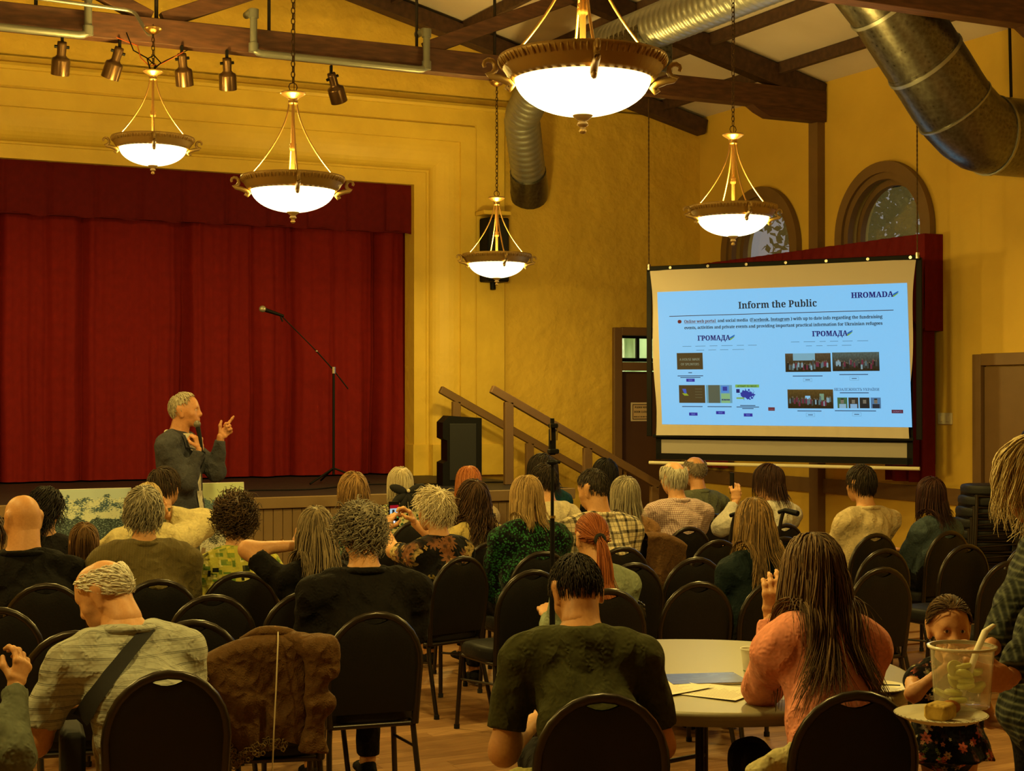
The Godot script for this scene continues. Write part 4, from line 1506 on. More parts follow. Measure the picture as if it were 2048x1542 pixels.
static func scalp(kind: String, d: Vector3) -> bool:
	var f := -d.z
	var line := -0.2 + (f * 1.0 if f > 0 else f * 0.6)
	if d.y < line:
		return false
	if kind == "high" and f > 0.0 and d.y < -0.1 + f * 1.5:
		return false
	if kind == "ring" and (d.y > 0.42 + 0.25 * absf(d.x) - 0.28 * minf(f, 0.0) * 0.0 and f > -0.86):
		return false
	if kind == "thin" and d.y > 0.62 and f > -0.6:
		return false
	return true

static func hair(mb: MB, x: Transform3D, s: float, st: Dictionary, body: Array, sd: int) -> void:
	var rng := RandomNumberGenerator.new()
	rng.seed = sd
	var big: float = st.get("size", 1.0)
	var R := Vector3(0.084, 0.104, 0.108) * s * big
	var C := Vector3(0, 0.03, 0.004) * s
	var kind: String = st.get("mask", "full")
	var ca: Color = st.a
	var cb: Color = st.b
	# cap close to the skull
	mb.col = ca.lerp(cb, 0.3)
	var NU := 32
	var NV := 22
	var ids := {}
	for v in NV + 1:
		for u in NU:
			var la := PI * v / NV
			var lo := TAU * u / NU
			var d := Vector3(sin(la) * cos(lo), cos(la), sin(la) * sin(lo))
			mb.col = ca.lerp(cb, rng.randf())
			if scalp(kind, d):
				ids[v * NU + u] = mb.vert(x * (C + d * R * 1.0), (x.basis * (d / R)).normalized())
	for v in NV:
		for u in NU:
			var q := [v * NU + u, v * NU + (u + 1) % NU, (v + 1) * NU + (u + 1) % NU, (v + 1) * NU + u]
			if ids.has(q[0]) and ids.has(q[1]) and ids.has(q[2]) and ids.has(q[3]):
				mb.quad(ids[q[0]], ids[q[1]], ids[q[2]], ids[q[3]])
	var grav := x.basis.inverse() * Vector3.DOWN
	var flow: String = st.get("flow", "crown")
	var tie: Vector3 = st.get("tie", Vector3(0, 0.02, 0.115)) * s
	var n := int(st.get("n", 240) * (1.7 if st.get("len", 0.08) > 0.12 else 1.25))
	var seg: int = st.get("seg", 7)
	var len: float = st.get("len", 0.08) * s
	var g: float = st.get("g", 0.2)
	var lift: float = st.get("lift", 0.0)
	var thick: float = st.get("r", 0.006) * s * (0.66 if st.get("len", 0.08) > 0.12 else 0.85)
	var amp: float = st.get("curl", 0.0) * s
	var freq: float = st.get("freq", 7.0)
	var spread: float = st.get("mess", 0.12)
	var vol: float = st.get("vol", 0.0)
	var tail := int(n * 0.35) if flow == "pony" else 0
	for k in n + tail:
		var y := 1.0 - 2.0 * (k + 0.5) / n
		var an := 2.39996 * k + rng.randf() * 0.5
		var d := Vector3(sqrt(maxf(0, 1 - y * y)) * cos(an), y, sqrt(maxf(0, 1 - y * y)) * sin(an))
		var is_tail := k >= n
		if not is_tail and not scalp(kind, d):
			continue
		var p := C + d * R
		var nn := (d / R).normalized()
		var t: Vector3
		match flow:
			"part":
				t = Vector3(signf(d.x + 0.02) * (1.0 if d.z < 0.2 else 0.25), -0.35 if d.z < 0.2 else -1.0, 0.35)
			"side":
				t = Vector3(1.0 if d.x > -0.35 else -1.0, -0.2, 0.45)
			"back":
				t = Vector3(0.0, -0.3, 1.0)
			"fringe":
				t = Vector3(d.x * 0.6, -0.5, -0.8 if d.z < 0.1 else 0.6)
			"pony":
				t = tie - p
			_:
				t = d - Vector3(0, 0.86, 0.5)
		t = (t - nn * t.dot(nn)).normalized()
		t = (t + Vector3(rng.randfn(), rng.randfn(), rng.randfn()) * spread).normalized()
		var my := len * rng.randf_range(0.75, 1.08)
		var nseg := seg
		if flow == "pony":
			if is_tail:
				p = tie + Vector3(rng.randfn(), rng.randfn(), rng.randfn()) * 0.008 * s
				t = Vector3(rng.randfn() * 0.12, 0.05, 0.7)
			else:
				my = p.distance_to(tie) * 1.15
				nseg = 6
		var step := my / nseg
		var ph := rng.randf() * TAU
		mb.col = ca.lerp(cb, rng.randf())
		var path := [p]
		var stop := false
		for j in nseg:
			if flow == "pony" and not is_tail:
				var to := tie - p
				t = (to - nn * 0.0).normalized()
			else:
				t = (t * (1 - g) + grav * g * (1.0 if not is_tail else 1.3) + nn * lift).normalized()
			p += t * step
			# keep off the skull
			var e: Vector3 = (p - C) / (R * (1.02 + 0.06 * float(k % 5) / 5.0 + vol))
			var l := e.length()
			if l < 1.0:
				p = C + (p - C) / l
				nn = (e / l / R).normalized()
				t = (t - nn * t.dot(nn)).normalized()
			elif not (flow == "pony" and not is_tail):
				nn = nn * 0.5
			if len > 0.15 or is_tail:
				var w := x * p
				for b: Bone in body:
					var dd := b.dist(w) - 0.012 - 0.012 * float(k % 4)
					if dd < 0.0:
						var ax := b.a + b.ab * clampf((w - b.a).dot(b.ab) / b.len2, 0.0, 1.0)
						w += (w - ax).normalized() * -dd
				p = x.affine_inverse() * w
			path.append(p)
		# a lock: three-sided tapering tube
		var b1 := t.cross(Vector3(0.3, 0.5, 0.81)).normalized()
		var b2 := t.cross(b1)
		var rings := []
		var pts := []
		for j in path.size():
			var u := float(j) / nseg
			pts.append(path[j] + (b1 * cos(ph + freq * u) + b2 * sin(ph + freq * u)) * amp * minf(1.0, u * 2.0))
		for j in pts.size():
			var u := float(j) / nseg
			var tan: Vector3 = (pts[mini(j + 1, nseg)] - pts[maxi(j - 1, 0)]).normalized()
			var sx := tan.cross(b2).normalized()
			var sy := tan.cross(sx)
			var r := thick * (0.55 + 0.6 * sin(PI * minf(u + 0.15, 1.0))) * (1.0 - 0.55 * u)
			for q in 3:
				var a := TAU * q / 3.0
				var o := sx * cos(a) + sy * sin(a) * 0.7
				rings.append(mb.vert(x * (pts[j] + o * r), x.basis * o.normalized()))
		for j in nseg:
			for q in 3:
				var i0: int = rings[j * 3 + q]
				var i1: int = rings[j * 3 + (q + 1) % 3]
				mb.i.append_array([i0, rings[j * 3 + 3 + (q + 1) % 3], i1, i0, rings[j * 3 + 3 + q], rings[j * 3 + 3 + (q + 1) % 3]])
	mb.col = Color(1, 1, 1)

# Turns a description into meshes. Runs on worker threads: touches nothing but its own description.
func sculpt(at: int) -> void:
	var o: Dictionary = people[at]
	var s: float = o.get("s", 1.0)
	var near: float = o.get("cell", 0.014)
	var inv := Transform3D(Basis(Vector3.UP, -deg_to_rad(o.phi)), Vector3(o.x, 0, o.z)).affine_inverse()
	var top: Vector3 = inv * Vector3(o.head[0], o.head[1], o.head[2])
	var yawp := -deg_to_rad(o.get("hy", 0.0))
	var hb := Basis(Vector3.UP, yawp) * Basis(Vector3.RIGHT, -deg_to_rad(o.get("hp", 0.0))) * Basis(Vector3.BACK, deg_to_rad(o.get("hr", 0.0)))
	var hs: float = o.get("hs", s)
	var hc := top - Vector3(0, 0.128, 0) * hs
	var hx := Transform3D(hb, hc)
	var nb := hc + hb * Vector3(0, -0.07, 0.02) * hs * 0.6 + Vector3(0, -0.1, 0.035) * hs
	if o.get("bend", 0.0) != 0.0:
		nb = hc + Vector3(o.get("shift", 0.0), -0.1, o.bend) * hs
	var stand: bool = o.get("stand", false)
	var hip := Vector3(o.get("hx", 0.0), (0.93 if stand else 0.565) * (s if stand else 1.0), 0.0 if stand else 0.06)
	var sc := nb + Vector3(0, -0.065, 0.012) * s
	var tw := Basis(Vector3.UP, -deg_to_rad(o.get("twist", 0.0)))
	var rv := (tw * Vector3(1, o.get("tilt", 0.0), 0)).normalized()
	var sw: float = o.get("sw", 0.185) * s
	var gi: float = o.get("girth", 1.0) * s
	var waist := hip.lerp(sc, 0.42) + Vector3(0, 0, 0.01 if stand else 0.03)
	var spine := [
		Bone.new(hip, waist, 0.165 * gi, 0.142 * gi, 0.12 * gi, 0.108 * gi, rv),
		Bone.new(waist, sc + Vector3(0, -0.09, 0.0) * s, 0.142 * gi, 0.158 * gi, 0.108 * gi, 0.112 * gi, rv),
		Bone.new(sc - rv * (sw - 0.035 * s) + Vector3(0, -0.03, 0) * s, sc + rv * (sw - 0.035 * s) + Vector3(0, -0.03, 0) * s, 0.066 * s, 0.066 * s),
		Bone.new(sc - rv * sw * 0.55 + Vector3(0, 0.008, 0.0) * s, sc + rv * sw * 0.55 + Vector3(0, 0.008, 0.0) * s, 0.055 * s, 0.055 * s),
	]
	var neck := [Bone.new(sc + Vector3(0, 0.02, 0) * s, hc + hb * Vector3(0, -0.04, 0.022) * hs, 0.064 * hs * o.get("neck", 1.0), 0.054 * hs * o.get("neck", 1.0))]
	var arms := []
	var sleeves := []
	var hands := []
	var kind: String = o.get("sleeve", "long")
	for side in [-1, 1]:
		var sh: Vector3 = sc + rv * sw * side + Vector3(0, -0.045, 0) * s
		var h: Vector3
		var spec: Dictionary = o.get("right" if side > 0 else "left", {})
		if spec.has("at"):
			h = inv * Vector3(spec.at[0], spec.at[1], spec.at[2]) if spec.get("world", true) else Vector3(spec.at[0], spec.at[1], spec.at[2])
		elif stand:
			h = hip + Vector3(side * 0.22, -0.13, -0.06) * s
		else:
			h = Vector3(side * 0.11, 0.70, -0.3)
		var pole: Vector3 = Vector3(side * 0.22, -1.0, 0.3)
		if spec.has("pole"):
			pole = Vector3(spec.pole[0], spec.pole[1], spec.pole[2])
		var el := elbow_at(sh, h, 0.285 * s, 0.25 * s, pole)
		var wr := el + (h - el).limit_length(0.25 * s)
		var fat: float = o.get("arm", 1.0) * s
		arms.append(Bone.new(sh, el, 0.05 * fat, 0.041 * fat))
		arms.append(Bone.new(el, wr, 0.042 * fat, 0.027 * fat))
		var e2 := sh.lerp(el, 0.78)
		if kind == "short":
			sleeves.append(Bone.new(sh, e2, 0.062 * fat, 0.067 * fat, -1.0, -1.0, Vector3.RIGHT, true))
		elif kind == "long":
			var loose: float = o.get("loose", 0.013)
			sleeves.append(Bone.new(sh, el, 0.052 * fat + loose, 0.042 * fat + loose))
			sleeves.append(Bone.new(el, el.lerp(wr, 0.93), 0.042 * fat + loose, 0.028 * fat + loose * 0.8, -1.0, -1.0, Vector3.RIGHT, true))

		var hd: Vector3 = (wr - el).normalized()
		if spec.has("dir"):
			hd = inv.basis * Vector3(spec.dir[0], spec.dir[1], spec.dir[2])
		var pn: Vector3 = Vector3(-side * 0.25, -1, 0)
		if spec.has("palm"):
			pn = inv.basis * Vector3(spec.palm[0], spec.palm[1], spec.palm[2])
		hands.append(hand_bones(wr, hd, pn, side, spec.get("grip", "relaxed"), s * 0.98))
	var legs := []
	var trousers := []
	var shoes := []
	for side in [-1, 1]:
		var hj := hip + Vector3(side * 0.088, -0.03, 0) * s
		var kn: Vector3
		var an: Vector3
		if stand:
			kn = Vector3(hip.x + side * 0.1 * s, 0.5 * s, -0.01)
			an = Vector3(hip.x + side * 0.11 * s, 0.085 * s, 0.03)
		else:
			var reach: float = o.get("knee", 0.44)
			kn = Vector3(side * 0.13, 0.53, -reach)
			an = Vector3(side * 0.13, 0.1, -reach + o.get("foot", -0.02))
		legs.append(Bone.new(hj, kn, 0.075 * gi, 0.052 * s))
		legs.append(Bone.new(kn, kn.lerp(an, 0.35), 0.052 * s, 0.054 * s))
		legs.append(Bone.new(kn.lerp(an, 0.35), an, 0.054 * s, 0.035 * s))
		legs.append(Bone.new(an, an + Vector3(0, -0.05, -0.13) * s, 0.034 * s, 0.026 * s))
		trousers.append(Bone.new(hj, kn, 0.086 * gi, 0.066 * s))
		trousers.append(Bone.new(kn, an + Vector3(0, 0.02, 0), 0.066 * s, 0.055 * s, -1.0, -1.0, Vector3.RIGHT, true))
		shoes.append([Bone.new(an + Vector3(0, -0.052, 0.035) * s, an + Vector3(0, -0.058, -0.15) * s, 0.038 * s, 0.042 * s, 0.034 * s, 0.027 * s), Bone.new(an + Vector3(0, -0.02, 0.01) * s, an + Vector3(0, -0.04, -0.03) * s, 0.036 * s, 0.036 * s)])
	var res := {}
	# skin: one continuous figure
	var body := MB.new()
	var skin := []
	for b: Bone in spine + legs:
		skin.append(b.grown(-0.006))
	nets(body, skin + neck + arms, 0.045 * s, maxf(near, 0.015))
	for h in hands:
		nets(body, h, 0.01, o.get("hand_cell", 0.0065))
	var sockets := []
	for side in [-1, 1]:
		var q := hx * (Vector3(side * 0.031, 0.007, -0.1) * hs)
		sockets.append(Vector4(q.x, q.y, q.z, 0.0165 * hs))
	nets(body, head_bones(hx, hs, o) + [Bone.new(hc + hb * Vector3(0, -0.03, 0.02) * hs, nb.lerp(hc, 0.2), 0.055 * hs * o.get("neck", 1.0), 0.057 * hs * o.get("neck", 1.0))], 0.022 * hs, o.get("head_cell", 0.0075), null, 0.0, sockets)
	res.body = body
	# clothes
	var rip := FastNoiseLite.new()
	rip.seed = at
	rip.frequency = o.get("fold", 4.5)
	rip.fractal_type = FastNoiseLite.FRACTAL_RIDGED
	rip.fractal_octaves = 2
	var shirt := MB.new()
	var cloth := []
	var pad: float = o.get("pad", 0.012)
	for b: Bone in spine:
		cloth.append(b.grown(pad))
	cloth.append(Bone.new(sc + Vector3(0, 0.0, 0.0), sc.lerp(nb, 0.85), 0.075 * s, 0.064 * hs * o.get("neck", 1.0), -1.0, -1.0, Vector3.RIGHT, true))
	if o.has("skirt"):
		# dress or long jacket: flares to a clean hem
		var hem: Vector3 = Vector3(hip.x, o.skirt[0], hip.z + o.get("hem_z", 0.0))
		cloth.append(Bone.new(waist, hem, 0.16 * gi, o.skirt[1], 0.125 * gi, o.skirt[2], rv, true))
	nets(shirt, cloth + sleeves, 0.05 * s, near, rip, o.get("crease", 0.011))
	res.shirt = shirt
	if o.get("legs", true):
		var tr := MB.new()
		nets(tr, [spine[0].grown(0.009)] + trousers, 0.05 * s, maxf(near, 0.017), rip, 0.006)
		res.trousers = tr
	for k in 2:
		var sh := MB.new()
		nets(sh, shoes[k], 0.02, 0.011)
		res["shoe%d" % k] = sh
	# hair
	if o.has("hair"):
		var h := MB.new()
		hair(h, hx, hs, o.hair, cloth + neck, at + 11)
		res.hair = h
	# eyes and brows
	var ey := MB.new()
	var br := MB.new()
	for side in [-1, 1]:
		ey.col = Color(0.8, 0.78, 0.74)
		ey.ellip(hx * (Vector3(side * 0.031, 0.007, -0.0805) * hs), Vector3(0.0135, 0.0085, 0.0085) * hs, hb, 10, 7)
		ey.col = Color(0.05, 0.03, 0.02)
		ey.ellip(hx * (Vector3(side * 0.031, 0.007, -0.0862) * hs), Vector3(0.0066, 0.0066, 0.004) * hs, hb, 8, 6)
		br.tube([hx * (Vector3(side * 0.016, 0.026, -0.0915) * hs), hx * (Vector3(side * 0.033, 0.031, -0.0895) * hs), hx * (Vector3(side * 0.05, 0.025, -0.078) * hs)], [0.003 * hs, 0.0038 * hs, 0.002 * hs], 5)
	res.eyes = ey
	res.brows = br
	if o.get("collar", false):
		var cm := MB.new()
		var path := []
		for k in 19:
			var a := PI / 2 + TAU * k / 18.0 * 0.94 + 0.19
			path.append(sc.lerp(nb, 0.72) + Vector3(-cos(a) * 0.081, 0.004 - 0.012 * sin(a), -sin(a) * 0.077) * hs * o.get("neck", 1.0))
		cm.tube(path, 0.0165 * s, 7, true)
		res.collar = cm
	o.res = res
	o.hx = hx
	o.cloth = cloth + sleeves
	o.neck_at = sc.lerp(nb, 0.85)

func assemble(o: Dictionary) -> Node3D:
	var t := thing("person", o.label, "person", Vector3(o.x, 0, o.z), -deg_to_rad(o.phi), o.get("group", "seated audience"))
	var r: Dictionary = o.res
	part(t, "body", r.body, M.skin[o.get("skin", 0)])
	part(t, o.get("top_name", "shirt"), r.shirt, o.top)
	if r.has("trousers"):
		part(t, "trousers", r.trousers, o.get("bottom", M.cloth_black))
	for k in 2:
		part(t, "shoe", r["shoe%d" % k], o.get("shoes", M.cloth_black))
	if r.has("hair"):
		part(t, "hair", r.hair, M.hair)
	part(t, "eyes", r.eyes, M.eye)
	part(t, "eyebrows", r.brows, o.get("brow", M.brow))
	if r.has("collar"):
		part(t, "collar", r.collar, o.get("collar_mat", o.top))
	o.node = t
	return t

var SEATED := {"stripe": "man in the grey striped polo", "green": "man in the olive green T-shirt", "pink": "long-haired woman in the pink shirt", "blackshirt": "curly grey man in the black collared shirt", "longhair": "woman with straight ash-blond hair", "curly": "curly-haired woman in the yellow-green print", "cord": "man in the corduroy jacket", "baldblack": "shaven-headed man in black", "floral": "woman in the autumn-flower blouse", "dots": "blond woman in the green dotted blouse", "plaid": "man in the plaid shirt", "pony": "woman with the red ponytail", "check": "balding man in the small-checked shirt", "greyshirt": "bald man in the grey-green polo", "cardigan": "woman in the white cardigan", "teal": "long-haired woman in the dark teal top", "cream": "man in the cream shirt", "denim": "woman in the denim vest", "darkbun": "dark-haired woman beyond the shaven-headed man", "yellowedge": "person in yellow at the left edge", "blouse": "blond woman in the puff-sleeved blouse", "glasses": "person in glasses beside the presenter", "auburn": "golden-brown-haired woman in the teal print", "bow": "woman with the black hair bow", "redlong": "woman with long orange-red hair", "brownwave": "woman with wavy dark brown hair", "whiteshirt": "man in the white shirt behind the tripod", "tealfar": "woman in the teal sweater", "blackhair": "black-haired person before the side door", "greybob": "woman with the ash-grey bob", "childhair": "small child before the wide painting", "leftedge": "person at the lower left edge"}

func hc(r: float, g: float, b: float) -> Color:
	return Color(r, g, b)

func list_people() -> void:
	var black := hc(0.008, 0.006, 0.005)
	var black2 := hc(0.02, 0.015, 0.012)
	var brown := hc(0.03, 0.017, 0.009)
	var brown2 := hc(0.075, 0.043, 0.022)
	var P := people
	P.append({"k": "stripe", "label": "bald white-haired man in a grey striped polo with a black shoulder strap", "x": 1.282, "z": -5.325, "phi": 8, "head": [1.13, 1.225, -5.5], "hy": -58, "hp": 28, "twist": -12, "tilt": 0.02, "shift": 0.07, "sw": 0.215, "girth": 1.22, "bend": 0.075, "neck": 1.15, "arm": 1.15, "sleeve": "short", "top": cloth(Color(1, 1, 1), "polo"), "top_name": "polo_shirt", "collar": true, "bottom": cloth(Color(0.5, 0.47, 0.4)), "cell": 0.011, "head_cell": 0.005, "skin": 1,
		"left": {"at": [1.0, 0.68, -5.66], "pole": [-0.5, -1, 0.3]}, "right": {"at": [1.3, 0.68, -5.68], "pole": [0.35, -1, 0.4]},
		"hair": {"mask": "ring", "a": hc(0.6, 0.56, 0.46), "b": hc(0.85, 0.82, 0.74), "len": 0.045, "r": 0.0042, "n": 1000, "g": 0.08, "seg": 5, "mess": 0.12, "flow": "back"}})
	P.append({"k": "green", "label": "dark-haired man in an olive green T-shirt bending over the round table", "x": 2.432, "z": -4.328, "phi": 22, "head": [2.494, 1.262, -4.54], "hp": 36, "hy": -14, "bend": 0.09, "sw": 0.215, "girth": 1.02, "arm": 1.05, "sleeve": "short", "top": cloth(Color(0.235, 0.235, 0.11)), "top_name": "t_shirt", "cell": 0.01, "head_cell": 0.005, "skin": 0, "crease": 0.012, "fold": 3.5, "neck": 1.06,
		"left": {"at": [2.4, 0.7, -4.66], "pole": [-0.25, -1, 0.3]}, "right": {"at": [2.68, 0.7, -4.6], "pole": [0.35, -1, 0.3]},
		"hair": {"a": hc(0.012, 0.009, 0.006), "b": hc(0.035, 0.024, 0.014), "len": 0.03, "r": 0.0036, "n": 1700, "g": 0.1, "seg": 4, "mess": 0.2, "lift": 0.08}})
	P.append({"k": "pink", "label": "woman in a salmon pink shirt with very long brown hair at the table", "x": 3.135, "z": -4.022, "phi": 18, "head": [3.2, 1.335, -4.18], "hp": 12, "hy": -14, "sw": 0.165, "girth": 0.88, "top": cloth(Color(0.92, 0.6, 0.5)), "cell": 0.01, "head_cell": 0.006, "loose": 0.022, "pad": 0.02, "crease": 0.009, "fold": 3.4, "skin": 1,
		"left": {"at": [3.2, 1.03, -4.42], "pole": [-0.2, -1, 0.15], "grip": "relaxed", "dir": [0.1, 1, 0.05], "palm": [0.4, 0, -1]}, "right": {"at": [3.33, 0.8, -4.42], "pole": [0.15, -1, 0.2]},
		"hair": {"a": hc(0.055, 0.031, 0.014), "b": hc(0.17, 0.1, 0.045), "len": 0.58, "r": 0.0060, "n": 800, "g": 0.32, "seg": 16, "mess": 0.05, "flow": "part", "curl": 0.012, "freq": 6.0, "vol": 0.02}})
	P.append({"k": "blackshirt", "label": "man with curly grey hair in a black collared shirt", "x": 2.404, "z": -6.316, "phi": 8, "head": [2.431, 1.309, -6.41], "hp": 10, "hy": -6, "sw": 0.235, "girth": 1.2, "arm": 1.2, "sleeve": "short", "top": cloth(Color(0.085, 0.072, 0.058)), "collar": true, "cell": 0.012, "head_cell": 0.006, "neck": 1.1,
		"hair": {"a": hc(0.12, 0.1, 0.075), "b": hc(0.33, 0.29, 0.22), "len": 0.085, "r": 0.0060, "n": 736, "g": 0.12, "seg": 7, "mess": 0.35, "lift": 0.25, "curl": 0.014, "freq": 10.0, "size": 1.05}})
	P.append({"k": "longhair", "label": "woman with long straight ash-blond hair and a black top, arm raised to her hair", "x": 2.344, "z": -7.096, "phi": 4, "head": [2.468, 1.258, -7.12], "hp": 6, "hy": 12, "sw": 0.175, "sleeve": "short", "top": cloth(Color(0.06, 0.052, 0.048)), "cell": 0.013, "s": 0.95, "skin": 1,
		"left": {"at": [2.4, 1.07, -7.2], "pole": [-1.0, -0.35, 0.1], "dir": [0.4, 0.9, 0], "palm": [0.6, 0, -0.6]},
		"hair": {"a": hc(0.1, 0.072, 0.04), "b": hc(0.33, 0.25, 0.14), "len": 0.42, "r": 0.0068, "n": 608, "g": 0.4, "seg": 12, "mess": 0.04, "flow": "crown", "curl": 0.006}})
	P.append({"k": "curly", "label": "woman with short curly brown hair, pearl necklace and yellow-green printed blouse", "x": 2.300, "z": -8.001, "phi": 4, "head": [2.333, 1.25, -8.036], "sw": 0.19, "girth": 1.08, "sleeve": "long", "top": cloth(Color(1, 1, 1), "lemon"), "top_name": "blouse", "cell": 0.014, "s": 0.96, "skin": 1,
		"hair": {"a": hc(0.028, 0.017, 0.009), "b": hc(0.12, 0.07, 0.035), "len": 0.075, "r": 0.0068, "n": 704, "g": 0.1, "seg": 7, "mess": 0.5, "lift": 0.35, "curl": 0.015, "freq": 12.0, "size": 1.1}})
	P.append({"k": "cord", "label": "grey-haired man in an olive corduroy jacket", "x": 1.859, "z": -7.865, "phi": 8, "head": [1.825, 1.32, -7.945], "hy": 4, "sw": 0.225, "girth": 1.15, "top": cloth(Color(1, 1, 1), "cord", 8.0), "top_name": "jacket", "pad": 0.02, "collar": true, "cell": 0.013, "loose": 0.022,
		"hair": {"a": hc(0.16, 0.14, 0.1), "b": hc(0.42, 0.37, 0.27), "len": 0.1, "r": 0.0060, "n": 736, "g": 0.22, "seg": 7, "mess": 0.22, "curl": 0.008, "freq": 8.0, "size": 1.06}})
	P.append({"k": "baldblack", "label": "shaven-headed heavy man in a black shirt at the left edge", "x": 1.358, "z": -7.935, "phi": 14, "head": [1.245, 1.305, -8.07], "hy": -28, "hp": 8, "sw": 0.245, "girth": 1.35, "arm": 1.25, "top": cloth(Color(0.06, 0.052, 0.045)), "cell": 0.013, "head_cell": 0.006, "neck": 1.25, "hs": 1.08, "collar": true, "skin": 0})
	P.append({"k": "floral", "label": "woman with short white-blond hair and black autumn-flower blouse filming with a phone", "x": 3.563, "z": -8.184, "phi": -14, "head": [3.573, 1.245, -8.23], "hy": -8, "sw": 0.19, "girth": 1.1, "sleeve": "short", "top": cloth(Color(1, 1, 1), "autumn", 2.6), "top_name": "blouse", "cell": 0.013, "s": 0.96, "bottom": cloth(Color(1, 1, 1), "autumn", 2.6), "hand_cell": 0.005, "skin": 1,
		"left": {"at": [3.43, 0.99, -8.62], "pole": [-0.6, -1, 0.1], "dir": [0.35, 1, -0.2], "palm": [0.9, 0.1, -0.4], "grip": "hold"}, "right": {"at": [3.6, 1.03, -8.58], "pole": [0.9, -0.9, 0.1], "dir": [-0.35, 1, -0.3], "palm": [-0.9, 0.0, -0.4], "grip": "hold"},
		"hair": {"a": hc(0.48, 0.4, 0.26), "b": hc(0.72, 0.63, 0.45), "len": 0.08, "r": 0.0060, "n": 704, "g": 0.12, "seg": 6, "mess": 0.3, "lift": 0.25, "curl": 0.006, "size": 1.1}})
	P.append({"k": "dots", "label": "woman with shoulder-length blond hair in a black and green dotted blouse", "x": 4.167, "z": -8.239, "phi": 2, "head": [4.202, 1.307, -8.282], "sw": 0.19, "girth": 1.12, "top": cloth(Color(1, 1, 1), "dots", 3.6), "top_name": "blouse", "cell": 0.014, "loose": 0.035, "pad": 0.022,
		"hair": {"a": hc(0.2, 0.12, 0.045), "b": hc(0.5, 0.33, 0.13), "len": 0.24, "r": 0.0064, "n": 576, "g": 0.42, "seg": 9, "mess": 0.04, "flow": "part", "size": 1.06}})
	P.append({"k": "plaid", "label": "man with cropped dark hair in a black and cream plaid shirt", "x": 4.712, "z": -8.262, "phi": 0, "head": [4.71, 1.337, -8.363], "hy": -20, "hp": 12, "sw": 0.235, "girth": 1.25, "top": cloth(Color(1, 1, 1), "plaid", 3.6), "cell": 0.014, "collar": true, "loose": 0.02, "neck": 1.15,
		"hair": {"a": hc(0.02, 0.014, 0.01), "b": hc(0.06, 0.045, 0.032), "len": 0.03, "r": 0.0055, "n": 620, "g": 0.2, "seg": 3, "mess": 0.12}})
	P.append({"k": "pony", "label": "woman with a long red ponytail in a washed grey-green denim shirt", "x": 3.661, "z": -6.553, "phi": 8, "head": [3.722, 1.212, -6.629], "hp": 8, "sw": 0.18, "top": cloth(Color(0.56, 0.6, 0.5)), "cell": 0.013, "s": 0.93, "loose": 0.02, "skin": 1,
		"hair": {"a": hc(0.16, 0.04, 0.01), "b": hc(0.42, 0.13, 0.035), "len": 0.42, "r": 0.006, "n": 672, "g": 0.3, "seg": 12, "mess": 0.05, "flow": "pony", "tie": Vector3(0, -0.01, 0.118)}})
	P.append({"k": "check", "label": "balding grey-haired man in a small-checked pinkish shirt", "x": 5.832, "z": -9.276, "phi": -2, "head": [5.891, 1.335, -9.305], "hy": 4, "sw": 0.225, "girth": 1.15, "top": cloth(Color(1, 1, 1), "gingham", 4.5), "cell": 0.016, "collar": true, "loose": 0.02, "skin": 1,
		"hair": {"mask": "ring", "a": hc(0.36, 0.32, 0.24), "b": hc(0.6, 0.55, 0.44), "len": 0.06, "r": 0.0064, "n": 672, "g": 0.3, "seg": 5, "mess": 0.2, "size": 1.05}})
	P.append({"k": "greyshirt", "label": "bald man in a grey-green polo in the row nearest the screen", "x": 6.636, "z": -10.180, "phi": -4, "head": [6.665, 1.325, -10.213], "hy": 8, "sw": 0.215, "girth": 1.1, "top": cloth(Color(0.36, 0.37, 0.3)), "cell": 0.016, "collar": true, "sleeve": "short", "skin": 2,
		"hair": {"mask": "ring", "a": hc(0.12, 0.09, 0.06), "b": hc(0.22, 0.17, 0.12), "len": 0.012, "r": 0.006, "n": 672, "g": 0.3, "seg": 2, "mess": 0.1}})
	P.append({"k": "cardigan", "label": "woman with a dark bob and white cardigan holding up a phone", "x": 6.562, "z": -9.187, "phi": -8, "head": [6.64, 1.292, -9.206], "hy": -62, "hp": 4, "sw": 0.18, "top": cloth(Color(0.8, 0.77, 0.72)), "top_name": "cardigan", "cell": 0.016, "loose": 0.025, "s": 0.97, "skin": 1,
		"left": {"at": [6.46, 1.03, -9.36], "pole": [-0.8, -1, 0.2], "dir": [0, 1, 0], "palm": [0.3, 0, -1], "grip": "hold"},
		"hair": {"a": hc(0.02, 0.009, 0.006), "b": hc(0.06, 0.026, 0.016), "len": 0.22, "r": 0.0068, "n": 544, "g": 0.4, "seg": 9, "mess": 0.05, "size": 1.06}})
	P.append({"k": "teal", "label": "woman with long dark-blond hair in a dark teal top", "x": 4.606, "z": -6.523, "phi": 6, "head": [4.645, 1.27, -6.566], "hp": 2, "sw": 0.19, "girth": 1.05, "top": cloth(Color(0.1, 0.15, 0.16)), "cell": 0.014,
		"hair": {"a": hc(0.06, 0.035, 0.016), "b": hc(0.4, 0.24, 0.09), "len": 0.46, "r": 0.0068, "n": 608, "g": 0.42, "seg": 12, "mess": 0.04, "flow": "part", "curl": 0.006}})
	P.append({"k": "cream", "label": "dark-haired man in a cream shirt seated in front of the wall post", "x": 6.662, "z": -8.303, "phi": -2, "head": [6.753, 1.32, -8.307], "hy": -4, "sw": 0.21, "girth": 1.1, "top": cloth(Color(0.78, 0.7, 0.54)), "cell": 0.015, "collar": true, "loose": 0.02,
		"hair": {"a": hc(0.012, 0.008, 0.006), "b": hc(0.04, 0.026, 0.016), "len": 0.07, "r": 0.0065, "n": 832, "g": 0.25, "seg": 5, "mess": 0.08, "size": 1.03}})
